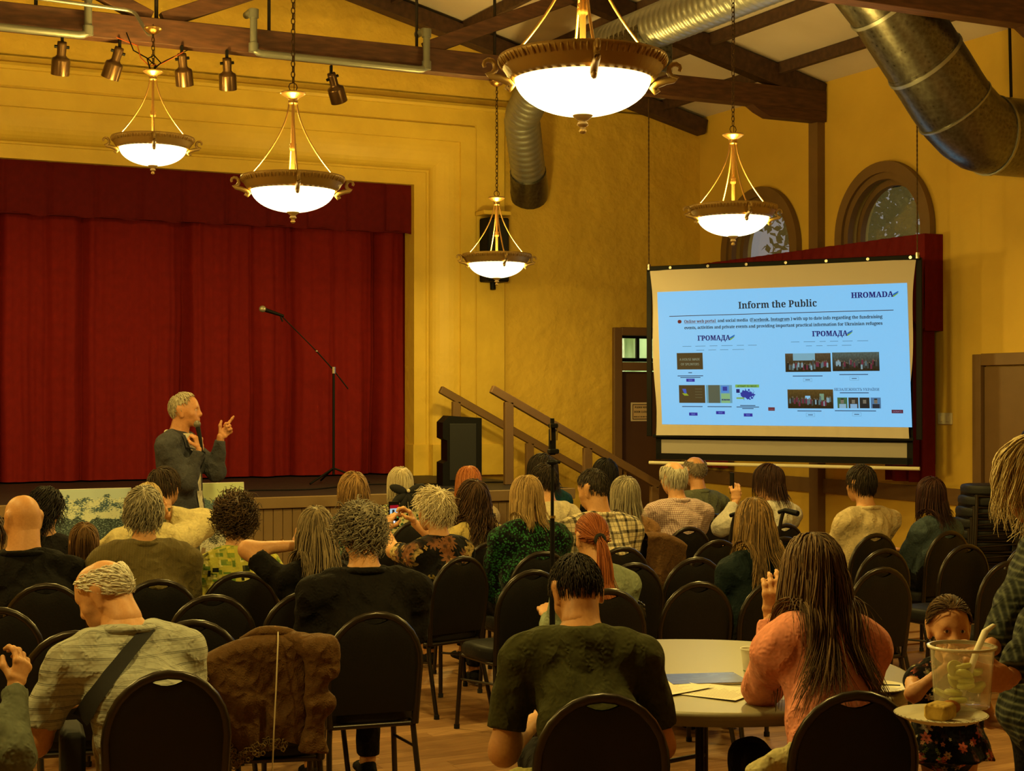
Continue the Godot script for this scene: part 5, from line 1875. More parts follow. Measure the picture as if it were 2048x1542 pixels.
	P.append({"k": "denim", "label": "woman with dark auburn hair in a faded denim vest", "x": 7.221, "z": -8.231, "phi": -4, "head": [7.303, 1.225, -8.238], "hy": 10, "sw": 0.18, "top": cloth(Color(0.27, 0.32, 0.34)), "top_name": "denim_vest", "cell": 0.015, "s": 0.95, "sleeve": "long",
		"hair": {"a": hc(0.018, 0.007, 0.005), "b": hc(0.06, 0.022, 0.014), "len": 0.28, "r": 0.0068, "n": 544, "g": 0.42, "seg": 9, "mess": 0.05, "size": 1.08}})
	P.append({"k": "darkbun", "label": "woman with dark hair gathered behind, beyond the shaven-headed man", "x": 1.534, "z": -9.109, "phi": 10, "head": [1.544, 1.255, -9.168], "hy": 20, "sw": 0.17, "top": cloth(Color(0.1, 0.09, 0.09)), "cell": 0.017, "s": 0.95,
		"hair": {"a": black, "b": black2, "len": 0.2, "r": 0.0072, "n": 480, "g": 0.25, "seg": 8, "mess": 0.2, "flow": "back", "curl": 0.015, "freq": 8.0, "size": 1.1}})
	P.append({"k": "yellowedge", "label": "person in a yellow top mostly beyond the left edge of the picture", "x": 1.169, "z": -8.731, "phi": 10, "head": [1.18, 1.16, -8.79], "sw": 0.17, "top": cloth(Color(0.75, 0.62, 0.3)), "cell": 0.018, "s": 0.9,
		"hair": {"a": brown, "b": brown2, "len": 0.12, "n": 352, "r": 0.0072}})
	P.append({"k": "blouse", "label": "blond woman in a cream puff-sleeved blouse resting her cheek on her hand", "x": 2.182, "z": -9.347, "phi": 5, "head": [2.188, 1.261, -9.407], "hy": 10, "sw": 0.18, "top": cloth(Color(0.78, 0.72, 0.52)), "top_name": "blouse", "cell": 0.015, "loose": 0.05, "pad": 0.03, "crease": 0.014, "s": 0.96, "skin": 1,
		"right": {"at": [2.32, 1.06, -9.5], "pole": [1.0, -0.5, 0.2], "dir": [-0.15, 1, 0], "palm": [-1, 0, 0], "grip": "relaxed"}, "left": {"at": [2.05, 0.85, -9.6], "pole": [-1, -0.5, 0.2]},
		"hair": {"a": hc(0.3, 0.2, 0.08), "b": hc(0.52, 0.38, 0.17), "len": 0.18, "r": 0.0064, "n": 512, "g": 0.35, "seg": 8, "mess": 0.12, "flow": "back"}})
	P.append({"k": "glasses", "label": "dark-haired person in glasses looking towards the screen, beside the presenter", "x": 2.512, "z": -10.3, "phi": 5, "head": [2.517, 1.305, -10.36], "hy": 62, "hp": 4, "sw": 0.19, "top": cloth(Color(0.3, 0.3, 0.22)), "cell": 0.016, "collar": true,
		"hair": {"a": hc(0.02, 0.012, 0.007), "b": hc(0.06, 0.038, 0.022), "len": 0.09, "r": 0.0060, "n": 672, "g": 0.25, "seg": 6, "mess": 0.15, "size": 1.06}})
	P.append({"k": "auburn", "label": "woman with short golden-brown hair in a teal printed top by the stage", "x": 3.658, "z": -9.734, "phi": 0, "head": [3.658, 1.264, -9.794], "sw": 0.185, "top": cloth(Color(1, 1, 1), "teal_print"), "cell": 0.016, "s": 0.97,
		"hair": {"a": hc(0.1, 0.05, 0.018), "b": hc(0.36, 0.21, 0.08), "len": 0.12, "r": 0.0068, "n": 576, "g": 0.22, "seg": 7, "mess": 0.14, "size": 1.14}})
	P.append({"k": "bow", "label": "pale blond woman with a black bow in her hair and leopard-print blouse", "x": 4.359, "z": -10.615, "phi": 0, "head": [4.359, 1.252, -10.675], "sw": 0.18, "top": cloth(Color(1, 1, 1), "leopard", 4.5), "top_name": "blouse", "cell": 0.016, "s": 0.96, "skin": 1,
		"hair": {"a": hc(0.4, 0.32, 0.18), "b": hc(0.66, 0.57, 0.38), "len": 0.19, "r": 0.0068, "n": 512, "g": 0.4, "seg": 8, "mess": 0.05, "size": 1.08}})
	P.append({"k": "redlong", "label": "woman with long orange-red hair sitting below the stage loudspeaker", "x": 4.858, "z": -10.479, "phi": 0, "head": [4.858, 1.259, -10.539], "sw": 0.175, "top": cloth(Color(0.72, 0.64, 0.5)), "cell": 0.017, "s": 0.96,
		"hair": {"a": hc(0.26, 0.075, 0.02), "b": hc(0.52, 0.19, 0.06), "len": 0.38, "r": 0.0072, "n": 512, "g": 0.4, "seg": 10, "mess": 0.06, "flow": "part", "size": 1.06}})
	P.append({"k": "brownwave", "label": "woman with long wavy dark brown hair and pale yellow sleeves", "x": 4.184, "z": -8.96, "phi": 0, "head": [4.184, 1.245, -9.0], "sw": 0.185, "top": cloth(Color(0.75, 0.66, 0.4)), "cell": 0.016, "s": 0.97,
		"hair": {"a": hc(0.022, 0.011, 0.006), "b": hc(0.085, 0.043, 0.021), "len": 0.44, "r": 0.0076, "n": 608, "g": 0.35, "seg": 13, "mess": 0.08, "curl": 0.016, "freq": 14.0, "size": 1.1}})
	P.append({"k": "whiteshirt", "label": "dark-haired man in a white shirt seated behind the thin tripod pole", "x": 5.182, "z": -9.872, "phi": 0, "head": [5.182, 1.299, -9.932], "hy": -8, "sw": 0.21, "girth": 1.1, "top": cloth(Color(0.8, 0.74, 0.6)), "cell": 0.016,
		"hair": {"a": hc(0.016, 0.011, 0.007), "b": hc(0.05, 0.034, 0.022), "len": 0.055, "r": 0.0056, "n": 736, "g": 0.15, "seg": 5, "mess": 0.2, "lift": 0.12}})
	P.append({"k": "tealfar", "label": "dark-haired woman in a teal sweater turned sideways near the stage steps", "x": 5.731, "z": -10.944, "phi": -8, "head": [5.723, 1.318, -11.003], "hy": -52, "sw": 0.185, "top": cloth(Color(0.1, 0.24, 0.25)), "top_name": "sweater", "cell": 0.017, "skin": 1,
		"hair": {"a": hc(0.012, 0.009, 0.007), "b": hc(0.04, 0.028, 0.02), "len": 0.25, "r": 0.0072, "n": 512, "g": 0.35, "seg": 9, "mess": 0.08, "size": 1.08}})
	P.append({"k": "blackhair", "label": "person with smooth black hair in front of the brown side door", "x": 6.126, "z": -10.631, "phi": 0, "head": [6.126, 1.282, -10.691], "sw": 0.18, "top": cloth(Color(0.07, 0.07, 0.07)), "cell": 0.017,
		"hair": {"a": black, "b": black2, "len": 0.2, "r": 0.0068, "n": 512, "g": 0.4, "seg": 8, "mess": 0.05, "size": 1.1}})
	P.append({"k": "greybob", "label": "woman with a smooth ash-grey bob and tan coat beside the plaid shirt", "x": 5.352, "z": -9.006, "phi": 0, "head": [5.352, 1.232, -9.066], "sw": 0.18, "top": cloth(Color(0.55, 0.4, 0.25)), "top_name": "coat", "cell": 0.016, "s": 0.95, "loose": 0.02,
		"hair": {"a": hc(0.17, 0.14, 0.09), "b": hc(0.4, 0.34, 0.23), "len": 0.22, "r": 0.0068, "n": 544, "g": 0.42, "seg": 9, "mess": 0.04, "size": 1.12}})
	P.append({"k": "childhair", "label": "small child with brown hair in front of the wide painting", "x": 1.677, "z": -8.705, "phi": 5, "head": [1.682, 1.085, -8.765], "s": 0.78, "hs": 0.9, "sw": 0.17, "top": cloth(Color(0.4, 0.33, 0.22)), "cell": 0.017,
		"hair": {"a": hc(0.07, 0.035, 0.012), "b": hc(0.16, 0.085, 0.032), "len": 0.16, "r": 0.0068, "n": 416, "g": 0.4, "seg": 7}})
	P.append({"k": "leftedge", "label": "person in a grey-green shirt at the lower left edge, hand raised", "x": 0.42, "z": -5.2, "phi": 24, "head": [0.43, 1.24, -5.31], "sw": 0.19, "top": cloth(Color(0.4, 0.42, 0.36)), "cell": 0.012, "hand_cell": 0.0045, "loose": 0.02, "bottom": cloth(Color(0.35, 0.34, 0.3)),
		"right": {"at": [0.785, 0.85, -5.24], "pole": [0.7, -1, 0.5], "dir": [0.35, 0.85, -0.3], "palm": [-0.4, 0.3, -0.9], "grip": "hold"},
		"hair": {"a": brown, "b": brown2, "len": 0.06, "n": 480, "r": 0.0056}})
	# the presenter on the floor below the stage
	P.append({"k": "presenter", "label": "grey-haired presenter in a dark grey jacket and white shirt pointing with one hand", "group": "people standing", "x": 2.79, "z": -10.98, "phi": 130, "stand": true, "head": [2.82, 1.815, -10.985], "hy": -14, "hp": -4, "s": 1.03, "hs": 1.02, "sw": 0.19, "girth": 1.12, "top": cloth(Color(0.27, 0.27, 0.29)), "top_name": "jacket", "pad": 0.02, "loose": 0.02, "cell": 0.012, "head_cell": 0.005, "hand_cell": 0.004, "skirt": [0.84, 0.19, 0.155], "bottom": cloth(Color(0.04, 0.04, 0.045)), "collar": true, "collar_mat": cloth(Color(0.82, 0.79, 0.7)), "neck": 1.12, "skin": 3,
		"right": {"at": [2.878, 1.42, -10.79], "pole": [0.3, -1, 0.35], "dir": [-0.1, 0.9, -0.25], "palm": [-0.5, -0.1, -0.9], "grip": "fist"},
		"left": {"at": [3.08, 1.5, -10.98], "pole": [-0.1, -1, 0.9], "dir": [0.6, 0.62, 0.15], "palm": [-0.5, 0.4, 0.7], "grip": "point"},
		"hair": {"mask": "high", "a": hc(0.26, 0.22, 0.15), "b": hc(0.48, 0.42, 0.3), "len": 0.03, "r": 0.005, "n": 620, "g": 0.15, "seg": 3, "mess": 0.15}})
	# the little girl facing the camera
	P.append({"k": "girl", "label": "little girl in a black flowered dress with hand at her mouth", "group": "people standing", "x": 3.74, "z": -4.13, "phi": 202, "stand": true, "head": [3.733, 1.1, -4.121], "hy": 6, "hp": 2, "s": 0.62, "hs": 0.86, "sw": 0.18, "girth": 1.1, "neck": 0.75, "jaw": 1.05, "sleeve": "none", "top": cloth(Color(1, 1, 1), "girl", 4.0), "top_name": "dress", "legs": false, "cell": 0.008, "head_cell": 0.0042, "hand_cell": 0.0035, "skirt": [0.53, 0.16, 0.13], "skin": 1, "shoes": cloth(Color(0.6, 0.3, 0.3)),
		"right": {"at": [3.64, 0.89, -4.02], "pole": [0.9, -0.75, 0.1], "dir": [0.5, 0.8, 0.0], "palm": [0.4, 0, -0.9], "grip": "hold"},
		"left": {"at": [3.9, 0.66, -4.0], "pole": [-0.5, -1, 0.3]},
		"hair": {"a": hc(0.055, 0.03, 0.012), "b": hc(0.15, 0.085, 0.035), "len": 0.2, "r": 0.0045, "n": 900, "g": 0.22, "seg": 9, "mess": 0.03, "flow": "pony", "tie": Vector3(0, -0.05, 0.11)}})
	# the woman carrying a pitcher at the right edge
	P.append({"k": "carrier", "label": "blond woman in a dark striped sweater at the right edge carrying a pitcher and plate", "group": "people standing", "x": 3.42, "z": -3.36, "phi": -58, "stand": true, "head": [3.4, 1.665, -3.38], "hy": -4, "hp": 14, "s": 0.94, "sw": 0.185, "girth": 1.08, "top": cloth(Color(1, 1, 1), "knit", 4.0), "top_name": "sweater", "cell": 0.011, "loose": 0.025, "pad": 0.02, "hand_cell": 0.004, "skin": 3, "bottom": cloth(Color(0.07, 0.06, 0.06)),
		"left": {"at": [2.915, 1.03, -3.03], "pole": [-0.2, -1, 0.4], "dir": [-1, 0.12, 0.05], "palm": [-0.1, 0.2, -1], "grip": "hold"},
		"right": {"at": [2.93, 0.975, -3.2], "pole": [0.6, -1, 0.3], "dir": [-1, 0.0, 0.4], "palm": [0, 1, 0], "grip": "flat"},
		"hair": {"a": hc(0.42, 0.31, 0.14), "b": hc(0.62, 0.5, 0.27), "len": 0.22, "r": 0.0064, "n": 672, "g": 0.35, "seg": 9, "mess": 0.15, "curl": 0.01, "size": 1.12}})

func build_people() -> void:
	list_people()
	var job := WorkerThreadPool.add_group_task(sculpt, people.size())
	WorkerThreadPool.wait_for_group_task_completion(job)
	for o in people:
		assemble(o)
		if not o.get("stand", false):
			chair(o.x, o.z, o.phi, "black banquet chair under the " + SEATED[o.k])

# ---------- cloth ----------
func blobs(im: Image, n: int, r0: float, r1: float, cols: Array, rng: RandomNumberGenerator, petals := 0) -> void:
	var w := im.get_width()
	for k in n:
		var c := Vector2(rng.randf() * w, rng.randf() * w)
		var r := rng.randf_range(r0, r1)
		var col: Color = cols[rng.randi() % cols.size()]
		var ph := rng.randf() * TAU
		for yy in range(-int(r * 1.4), int(r * 1.4) + 1):
			for xx in range(-int(r * 1.4), int(r * 1.4) + 1):
				var a := atan2(yy, xx)
				var e := r * (1.0 + (0.28 * cos(a * petals + ph) if petals else 0.15 * sin(a * 3 + ph)))
				var l := Vector2(xx, yy).length()
				if l < e:
					var q := col
					if petals and l < e * 0.28:
						q = col.darkened(0.45)
					elif petals and fposmod(a * petals / TAU + ph, 1.0) < 0.12:
						q = col.darkened(0.25)
					im.set_pixel(posmod(int(c.x) + xx, w), posmod(int(c.y) + yy, w), q)

func print_cloth(kind: String) -> Image:
	var rng := RandomNumberGenerator.new()
	rng.seed = kind.hash()
	var W := 256
	var im := Image.create(W, W, false, Image.FORMAT_RGB8)
	match kind:
		"polo":
			im.fill(Color(0.66, 0.67, 0.62))
			for k in 6:
				im.fill_rect(Rect2i(0, k * 43 + 4, W, 2), Color(0.3, 0.3, 0.28))
				im.fill_rect(Rect2i(0, k * 43 + 9, W, 2), Color(0.38, 0.38, 0.34))
				im.fill_rect(Rect2i(0, k * 43 + 24, W, 1), Color(0.45, 0.45, 0.4))
		"plaid":
			im.fill(Color(0.86, 0.8, 0.66))
			for y in W:
				for x in W:
					var a := 1.0 if x % 64 < 17 else 0.0
					var b := 1.0 if y % 64 < 17 else 0.0
					var line := 1.0 if (x % 64 > 38 and x % 64 < 42) or (y % 64 > 38 and y % 64 < 42) else 0.0
					var q := Color(0.86, 0.8, 0.66).lerp(Color(0.1, 0.09, 0.08), clampf((a + b) * 0.46, 0, 1))
					im.set_pixel(x, y, q.lerp(Color(0.25, 0.2, 0.16), line * 0.5))
		"gingham":
			for y in W:
				for x in W:
					var a := int(x % 16 < 8) + int(y % 16 < 8)
					im.set_pixel(x, y, Color(0.82, 0.76, 0.72).lerp(Color(0.5, 0.34, 0.36), a * 0.42))
		"dots":
			im.fill(Color(0.03, 0.05, 0.04))
			blobs(im, 420, 3.2, 5.2, [Color(0.15, 0.38, 0.2), Color(0.12, 0.32, 0.17), Color(0.19, 0.43, 0.24)], rng)
		"leopard":
			im.fill(Color(0.72, 0.68, 0.5))
			blobs(im, 120, 7, 11, [Color(0.07, 0.06, 0.05), Color(0.1, 0.28, 0.22)], rng)
			blobs(im, 150, 3, 5, [Color(0.62, 0.55, 0.36), Color(0.3, 0.5, 0.36)], rng)
		"teal_print":
			im.fill(Color(0.12, 0.28, 0.25))
			blobs(im, 160, 4, 9, [Color(0.3, 0.5, 0.42), Color(0.06, 0.12, 0.1), Color(0.5, 0.58, 0.45)], rng)
		"autumn":
			im.fill(Color(0.05, 0.04, 0.045))
			blobs(im, 5, 26, 34, [Color(0.55, 0.36, 0.22), Color(0.5, 0.32, 0.2)], rng, 11)
			blobs(im, 5, 17, 24, [Color(0.74, 0.64, 0.42), Color(0.68, 0.57, 0.36)], rng, 5)
			blobs(im, 12, 5, 9, [Color(0.72, 0.58, 0.34), Color(0.5, 0.42, 0.2)], rng, 4)
		"girl":
			im.fill(Color(0.035, 0.035, 0.045))
			blobs(im, 14, 11, 17, [Color(0.8, 0.42, 0.36), Color(0.72, 0.35, 0.32), Color(0.78, 0.7, 0.62)], rng, 6)
			blobs(im, 36, 4, 8, [Color(0.82, 0.55, 0.45), Color(0.76, 0.72, 0.6), Color(0.4, 0.45, 0.25)], rng, 5)
		"lemon":
			im.fill(Color(0.72, 0.7, 0.3))
			for k in 70:
				var q: Color = [Color(0.86, 0.84, 0.55), Color(0.1, 0.12, 0.1), Color(0.38, 0.5, 0.22), Color(0.55, 0.62, 0.25), Color(0.84, 0.78, 0.3)][rng.randi() % 5]
				var x := rng.randi() % W
				var y := rng.randi() % W
				im.fill_rect(Rect2i(x, y, rng.randi_range(14, 46), rng.randi_range(10, 34)), q)
		"cord":
			for x in W:
				var q := Color(0.3, 0.26, 0.15).lerp(Color(0.42, 0.37, 0.22), 0.5 + 0.5 * sin(TAU * x / 16.0))
				im.fill_rect(Rect2i(x, 0, 1, W), q)
		"knit":
			for y in W:
				var q := Color(0.1, 0.12, 0.11).lerp(Color(0.34, 0.36, 0.3), pow(0.5 + 0.5 * sin(TAU * y / 21.33), 2.0))
				im.fill_rect(Rect2i(0, y, W, 1), q)
	return im

func cloth(c: Color, kind := "", scale := 4.0, rough := 0.85) -> StandardMaterial3D:
	var m := mat(c, rough, 0, 0.25)
	m.uv1_triplanar = true
	m.uv1_triplanar_sharpness = 4.0
	m.uv1_scale = Vector3(scale, scale, scale)
	m.albedo_texture = ImageTexture.create_from_image(print_cloth(kind)) if kind else M.weave
	m.heightmap_enabled = true
	m.heightmap_texture = M.folds
	m.heightmap_scale = 1.2 * 4.0 / scale
	m.rim_enabled = true
	m.rim = 0.12
	m.rim_tint = 0.7
	return m

func people_materials() -> void:
	M.weave = noise_tex(0.08, Color(0.86, 0.86, 0.86), Color(1, 1, 1), 128, FastNoiseLite.TYPE_SIMPLEX_SMOOTH, 3, 50)
	M.folds = noise_tex(0.007, Color.BLACK, Color.WHITE, 256, FastNoiseLite.TYPE_SIMPLEX_SMOOTH, 1, 61)
	M.folds.noise.fractal_type = FastNoiseLite.FRACTAL_RIDGED
	M.folds.noise.domain_warp_enabled = true
	M.folds.noise.domain_warp_amplitude = 14.0
	M.folds.noise.domain_warp_fractal_octaves = 1
	var pores := noise_tex(0.05, Color(0.92, 0.88, 0.86), Color(1, 1, 1), 128, FastNoiseLite.TYPE_SIMPLEX_SMOOTH, 3, 51)
	M.skin = []
	for c in [Color(0.78, 0.58, 0.38), Color(0.82, 0.62, 0.43), Color(0.72, 0.52, 0.34), Color(0.76, 0.54, 0.36)]:
		var m := mat(c, 0.5, 0, 0.45)
		m.uv1_triplanar = true
		m.uv1_scale = Vector3(12, 12, 12)
		m.albedo_texture = pores
		M.skin.append(m)
	M.hair = mat(Color.WHITE, 0.55, 0, 0.28)
	M.hair.vertex_color_use_as_albedo = true
	M.eye = mat(Color.WHITE, 0.15)
	M.eye.vertex_color_use_as_albedo = true
	M.brow = mat(Color(0.25, 0.17, 0.11), 0.8)
	M.cloth_black = cloth(Color(0.1, 0.088, 0.08))

# ---------- chairs ----------
var chair_parts := {}

func make_chair_parts() -> void:
	var hw := 0.197
	var lean := func(p: Vector3) -> Vector3:
		# the back tilts away from the sitter above the seat
		var k := maxf(0.0, p.y - 0.42)
		return Vector3(p.x, p.y, p.z + 0.19 + 0.13 * k)
	var side := func(y: float) -> float:
		# half width of the hoop at height y
		if y < 0.66:
			return hw - 0.012 * (0.66 - y) / 0.26
		var u := clampf((y - 0.66) / 0.22, 0, 1)
		return hw * sqrt(maxf(0, 1 - u * u))
	var b := MB.new()
	var path := []
	for k in 6:
		path.append(lean.call(a3(-side.call(0.40 + 0.052 * k), 0.40 + 0.052 * k, 0)))
	for k in 15:
		var a := PI - PI * k / 14
		path.append(lean.call(a3(cos(a) * hw, 0.66 + sin(a) * 0.218, 0)))
	for k in 6:
		path.append(lean.call(a3(side.call(0.66 - 0.052 * k), 0.66 - 0.052 * k, 0)))
	b.tube(path, 0.0125, 8, true, 1.35)
	chair_parts.back_frame = b.mesh()
	b = MB.new()
	var NX := 18
	var NY := 12
	for s in [-1, 1]:
		b.grid(func(u: float, v: float) -> Vector3:
			var x := lerpf(-hw + 0.012, hw - 0.012, u)
			var top := 0.655 + 0.213 * sqrt(maxf(0.0, 1 - pow(x / hw, 2)))
			if absf(x) < 0.066:
				top = minf(top, 0.838 + 0.026 * pow(x / 0.066, 2))
			var y := lerpf(0.455, top, v)
			var bulge := sqrt(maxf(0, sin(PI * clampf(u, 0.0, 1.0)) * sin(PI * clampf(v, 0.0, 1.0))))
			return lean.call(a3(x, y, s * (0.008 + 0.016 * bulge))), NX, NY, s > 0)
	chair_parts.backrest = b.mesh()
	b = MB.new()
	b.lathe([[0.0, 0.0], [0.5, 0.0], [0.52, 0.25], [0.52, 0.6], [0.5, 0.85], [0.42, 0.98], [0.0, 1.0]], 28)
	# squared-off cushion: push the circle towards a rounded square
	for k in b.v.size():
		var p := b.v[k]
		var r := Vector2(p.x, p.z).length()
		if r > 1e-5:
			var c := Vector2(p.x, p.z) / r
			var sq := 1.0 / pow(pow(absf(c.x), 4.5) + pow(absf(c.y), 4.5), 1 / 4.5)
			p.x *= sq
			p.z *= sq
		b.v[k] = Vector3(p.x * 0.39, 0.405 + p.y * 0.075, p.z * 0.4 - 0.02)
	chair_parts.seat = b.mesh()
	b = MB.new()
	for s in [-1, 1]:
		b.tube([a3(s * 0.18, 0.4, -0.2), a3(s * 0.18, 0.4, 0.19)], 0.0115, 6)
	b.tube([a3(-0.18, 0.4, -0.19), a3(0.18, 0.4, -0.19)], 0.0115, 6)
	b.tube([a3(-0.18, 0.4, 0.18), a3(0.18, 0.4, 0.18)], 0.0115, 6)
	chair_parts.seat_frame = b.mesh()
	chair_parts.legs = []
	for q in [[-1, -1], [1, -1], [-1, 1], [1, 1]]:
		b = MB.new()
		var z: float = -0.19 if q[1] < 0 else 0.17
		var z2: float = -0.21 if q[1] < 0 else 0.27
		b.tube([a3(q[0] * 0.18, 0.41, z), a3(q[0] * 0.186, 0.32, z + (z2 - z) * 0.15), a3(q[0] * 0.2, 0.012, z2)], 0.0125, 8)
		chair_parts.legs.append(b.mesh())
	chair_parts.stretchers = []
	for s in [-1, 1]:
		b = MB.new()
		b.tube([a3(s * 0.188, 0.27, -0.196), a3(s * 0.188, 0.3, 0.2)], 0.007, 5)
		chair_parts.stretchers.append(b.mesh())
	b = MB.new()
	b.tube([a3(0, 0.0, 0), a3(0, 0.025, 0)], 0.016, 7)
	chair_parts.foot = b.mesh()

func chair(x: float, z: float, phi: float, label: String, y := 0.0) -> Node3D:
	var t := thing("banquet_chair", label, "chair", Vector3(x, y, z), -deg_to_rad(phi), "black banquet chairs")
	part(t, "seat", chair_parts.seat, M.vinyl)
	part(t, "backrest", chair_parts.backrest, M.vinyl)
	part(t, "back_frame", chair_parts.back_frame, M.chair_frame)
	part(t, "seat_frame", chair_parts.seat_frame, M.chair_frame)
	for k in 4:
		var leg := part(t, "leg", chair_parts.legs[k], M.chair_frame)
		var cap := part(leg, "foot_cap", chair_parts.foot, M.black_matte)
		cap.position = [a3(-0.2, 0, -0.21), a3(0.2, 0, -0.21), a3(-0.2, 0, 0.27), a3(0.2, 0, 0.27)][k]
	for m in chair_parts.stretchers:
		part(t, "stretcher", m, M.chair_frame)
	return t

func build_chairs() -> void:
	make_chair_parts()
	for q in [
		[1.859, -5.901, 16, "black banquet chair with a brown jacket draped over its back"],
		[1.66, -6.42, 10, "empty black banquet chair half hidden behind the striped-shirt man's right shoulder"],
		[1.93, -7.171, 6, "empty black banquet chair behind the woman in the yellow-green print"],
		[0.989, -7.171, 8, "empty black banquet chair cut by the left edge of the picture"],
		[1.189, -6.340, 12, "empty black banquet chair in front of the bald man in the striped polo"],
		[3.653, -7.415, -4, "empty black banquet chair with its seat showing, left of the thin tripod"],
		[4.313, -7.472, 0, "empty black banquet chair right behind the man in the plaid shirt"],
		[5.479, -8.383, 0, "small empty black banquet chair behind the grey-shirted bald man"],
		[4.785, -7.560, 2, "middle of three empty black banquet chairs in line behind the white round table"],
		[4.178, -6.594, 4, "nearest empty black banquet chair, backed against the far edge of the white table"],
		[5.972, -8.368, 0, "empty black banquet chair between the teal woman and the woman in the white cardigan"],
		[6.045, -7.467, 0, "empty black banquet chair behind the man in the cream shirt"],
		[5.392, -6.697, 2, "empty black banquet chair just right of the pink-shirt woman's long hair"],
		[6.665, -7.464, -2, "empty black banquet chair behind the woman in the denim vest"],
		[6.218, -6.641, 0, "empty black banquet chair behind the little girl's head"],
		[7.045, -7.315, 0, "empty black banquet chair cut by the right edge of the picture"],
	]:
		chair(q[0], q[1], q[2], q[3])
	# stack by the side wall
	for k in 9:
		chair(8.22 + 0.01 * k, -8.8 + 0.016 * k, -64, "black banquet chair stacked by the side wall, %s of its stack" % ["lowest", "second from the floor", "third from the floor", "fourth from the floor", "fifth from the floor", "sixth from the floor", "third from the top", "second from the top", "topmost"][k], 0.083 * k)

# ---------- things on and around people ----------
static func field(bones: Array, k: float, p: Vector3) -> float:
	var d: float = bones[0].dist(p)
	for j in range(1, bones.size()):
		var e: float = bones[j].dist(p)
		var h := k - absf(d - e)
		d = minf(d, e)
		if h > 0.0:
			d -= h * h / (4.0 * k)
	return d

func cling(o: Dictionary, p: Vector3, dir: Vector3, gap: float) -> Vector3:
	# slides p along dir until it lies gap above the clothed body
	p -= dir * 0.4
	for k in 24:
		var d := field(o.cloth, 0.05, p) - gap
		p += dir * clampf(d, -0.05, 0.05)
		if absf(d) < 0.0008:
			break
	return p

func ribbon(o: Dictionary, pts: Array, wide: Array, across: Vector3, dir: Vector3, gap: float, steps := 22) -> MB:
	var b := MB.new()
	var at := func(u: float) -> Vector3:
		var f := u * (pts.size() - 1)
		var k := mini(int(f), pts.size() - 2)
		return pts[k].lerp(pts[k + 1], f - k)
	b.grid(func(u: float, v: float) -> Vector3:
		var p: Vector3 = at.call(u)
		var w: float = lerpf(wide[0], wide[1], u)
		return cling(o, p + across * w * (v - 0.5), dir, gap), steps, 5)
	var m := Vector3.ZERO
	for q in b.n:
		m += q
	if m.dot(dir) > 0:
		for k in b.n.size():
			b.n[k] = -b.n[k]
		for k in range(0, b.i.size(), 3):
			var s := b.i[k + 1]
			b.i[k + 1] = b.i[k + 2]
			b.i[k + 2] = s
	return b

func who(key: String) -> Dictionary:
	for o in people:
		if o.k == key:
			return o
	return {}

func drape(called: String, label: String, cat: String, at: Vector3, phi: float, w0: float, w1: float, drop: float, m: Material, lace: Material, sd: int) -> Node3D:
	# a garment hung over a chair back: over the top and down the outside
	var t := thing(called, label, cat, at, -deg_to_rad(phi))
	var nz := FastNoiseLite.new()
	nz.seed = sd
	nz.frequency = 1.0
	var f := func(u: float, v: float) -> Vector3:
		var x := lerpf(w0, w1, u)
		var l := v * (drop + 0.3)
		var arch := 0.885 - 1.15 * x * x
		var y: float
		var z: float
		if l < 0.27:
			y = arch - (0.27 - l)
			z = 0.2 + 0.1 * (y - 0.42) - 0.012
		elif l < 0.33:
			var a := (l - 0.27) / 0.06 * PI
			y = arch + sin(a) * 0.016
			z = 0.228 + 0.1 * (y - 0.42) - cos(a) * 0.028
		else:
			y = arch - (l - 0.33)
			z = 0.268 + 0.09 * (y - 0.42)
			z += (0.03 * nz.get_noise_2d(x * 5.0, y * 1.5) + 0.018 * sin(x * 24.0 + nz.get_noise_1d(y * 3.0) * 4.0)) * clampf((l - 0.33) * 5.0, 0, 1) + 0.012
			x = x * (1.0 - 0.55 * smoothstep(0.05, 0.5, l - 0.33) * (1.0 if x < 0 else 0.25)) + 0.03 * nz.get_noise_2d(x * 4.0 + 5.0, y * 4.0)
		return Vector3(x, y, z)
	var b := MB.new()
	b.grid(f, 36, 40, true)
	part(t, "cloth", b, m)
	if lace:
		b = MB.new()
		var rng := RandomNumberGenerator.new()
		rng.seed = sd
		for k in 70:
			var e: Vector3 = f.call(k / 69.0, 1.0) if k < 45 else f.call(0.0, 0.5 + 0.5 * (k - 45) / 24.0)
			for j in 3:
				var p := e + Vector3(rng.randfn() * 0.008, -0.012 * j + rng.randfn() * 0.004, 0.004 + rng.randfn() * 0.004)
				var ring := []
				for s in 6:
					var a := TAU * s / 5
					ring.append(p + Vector3(cos(a) * 0.008, sin(a) * 0.009, rng.randfn() * 0.002))
				b.tube(ring, 0.0026, 4, false)
		part(t, "lace_edge", b, lace)
	return t

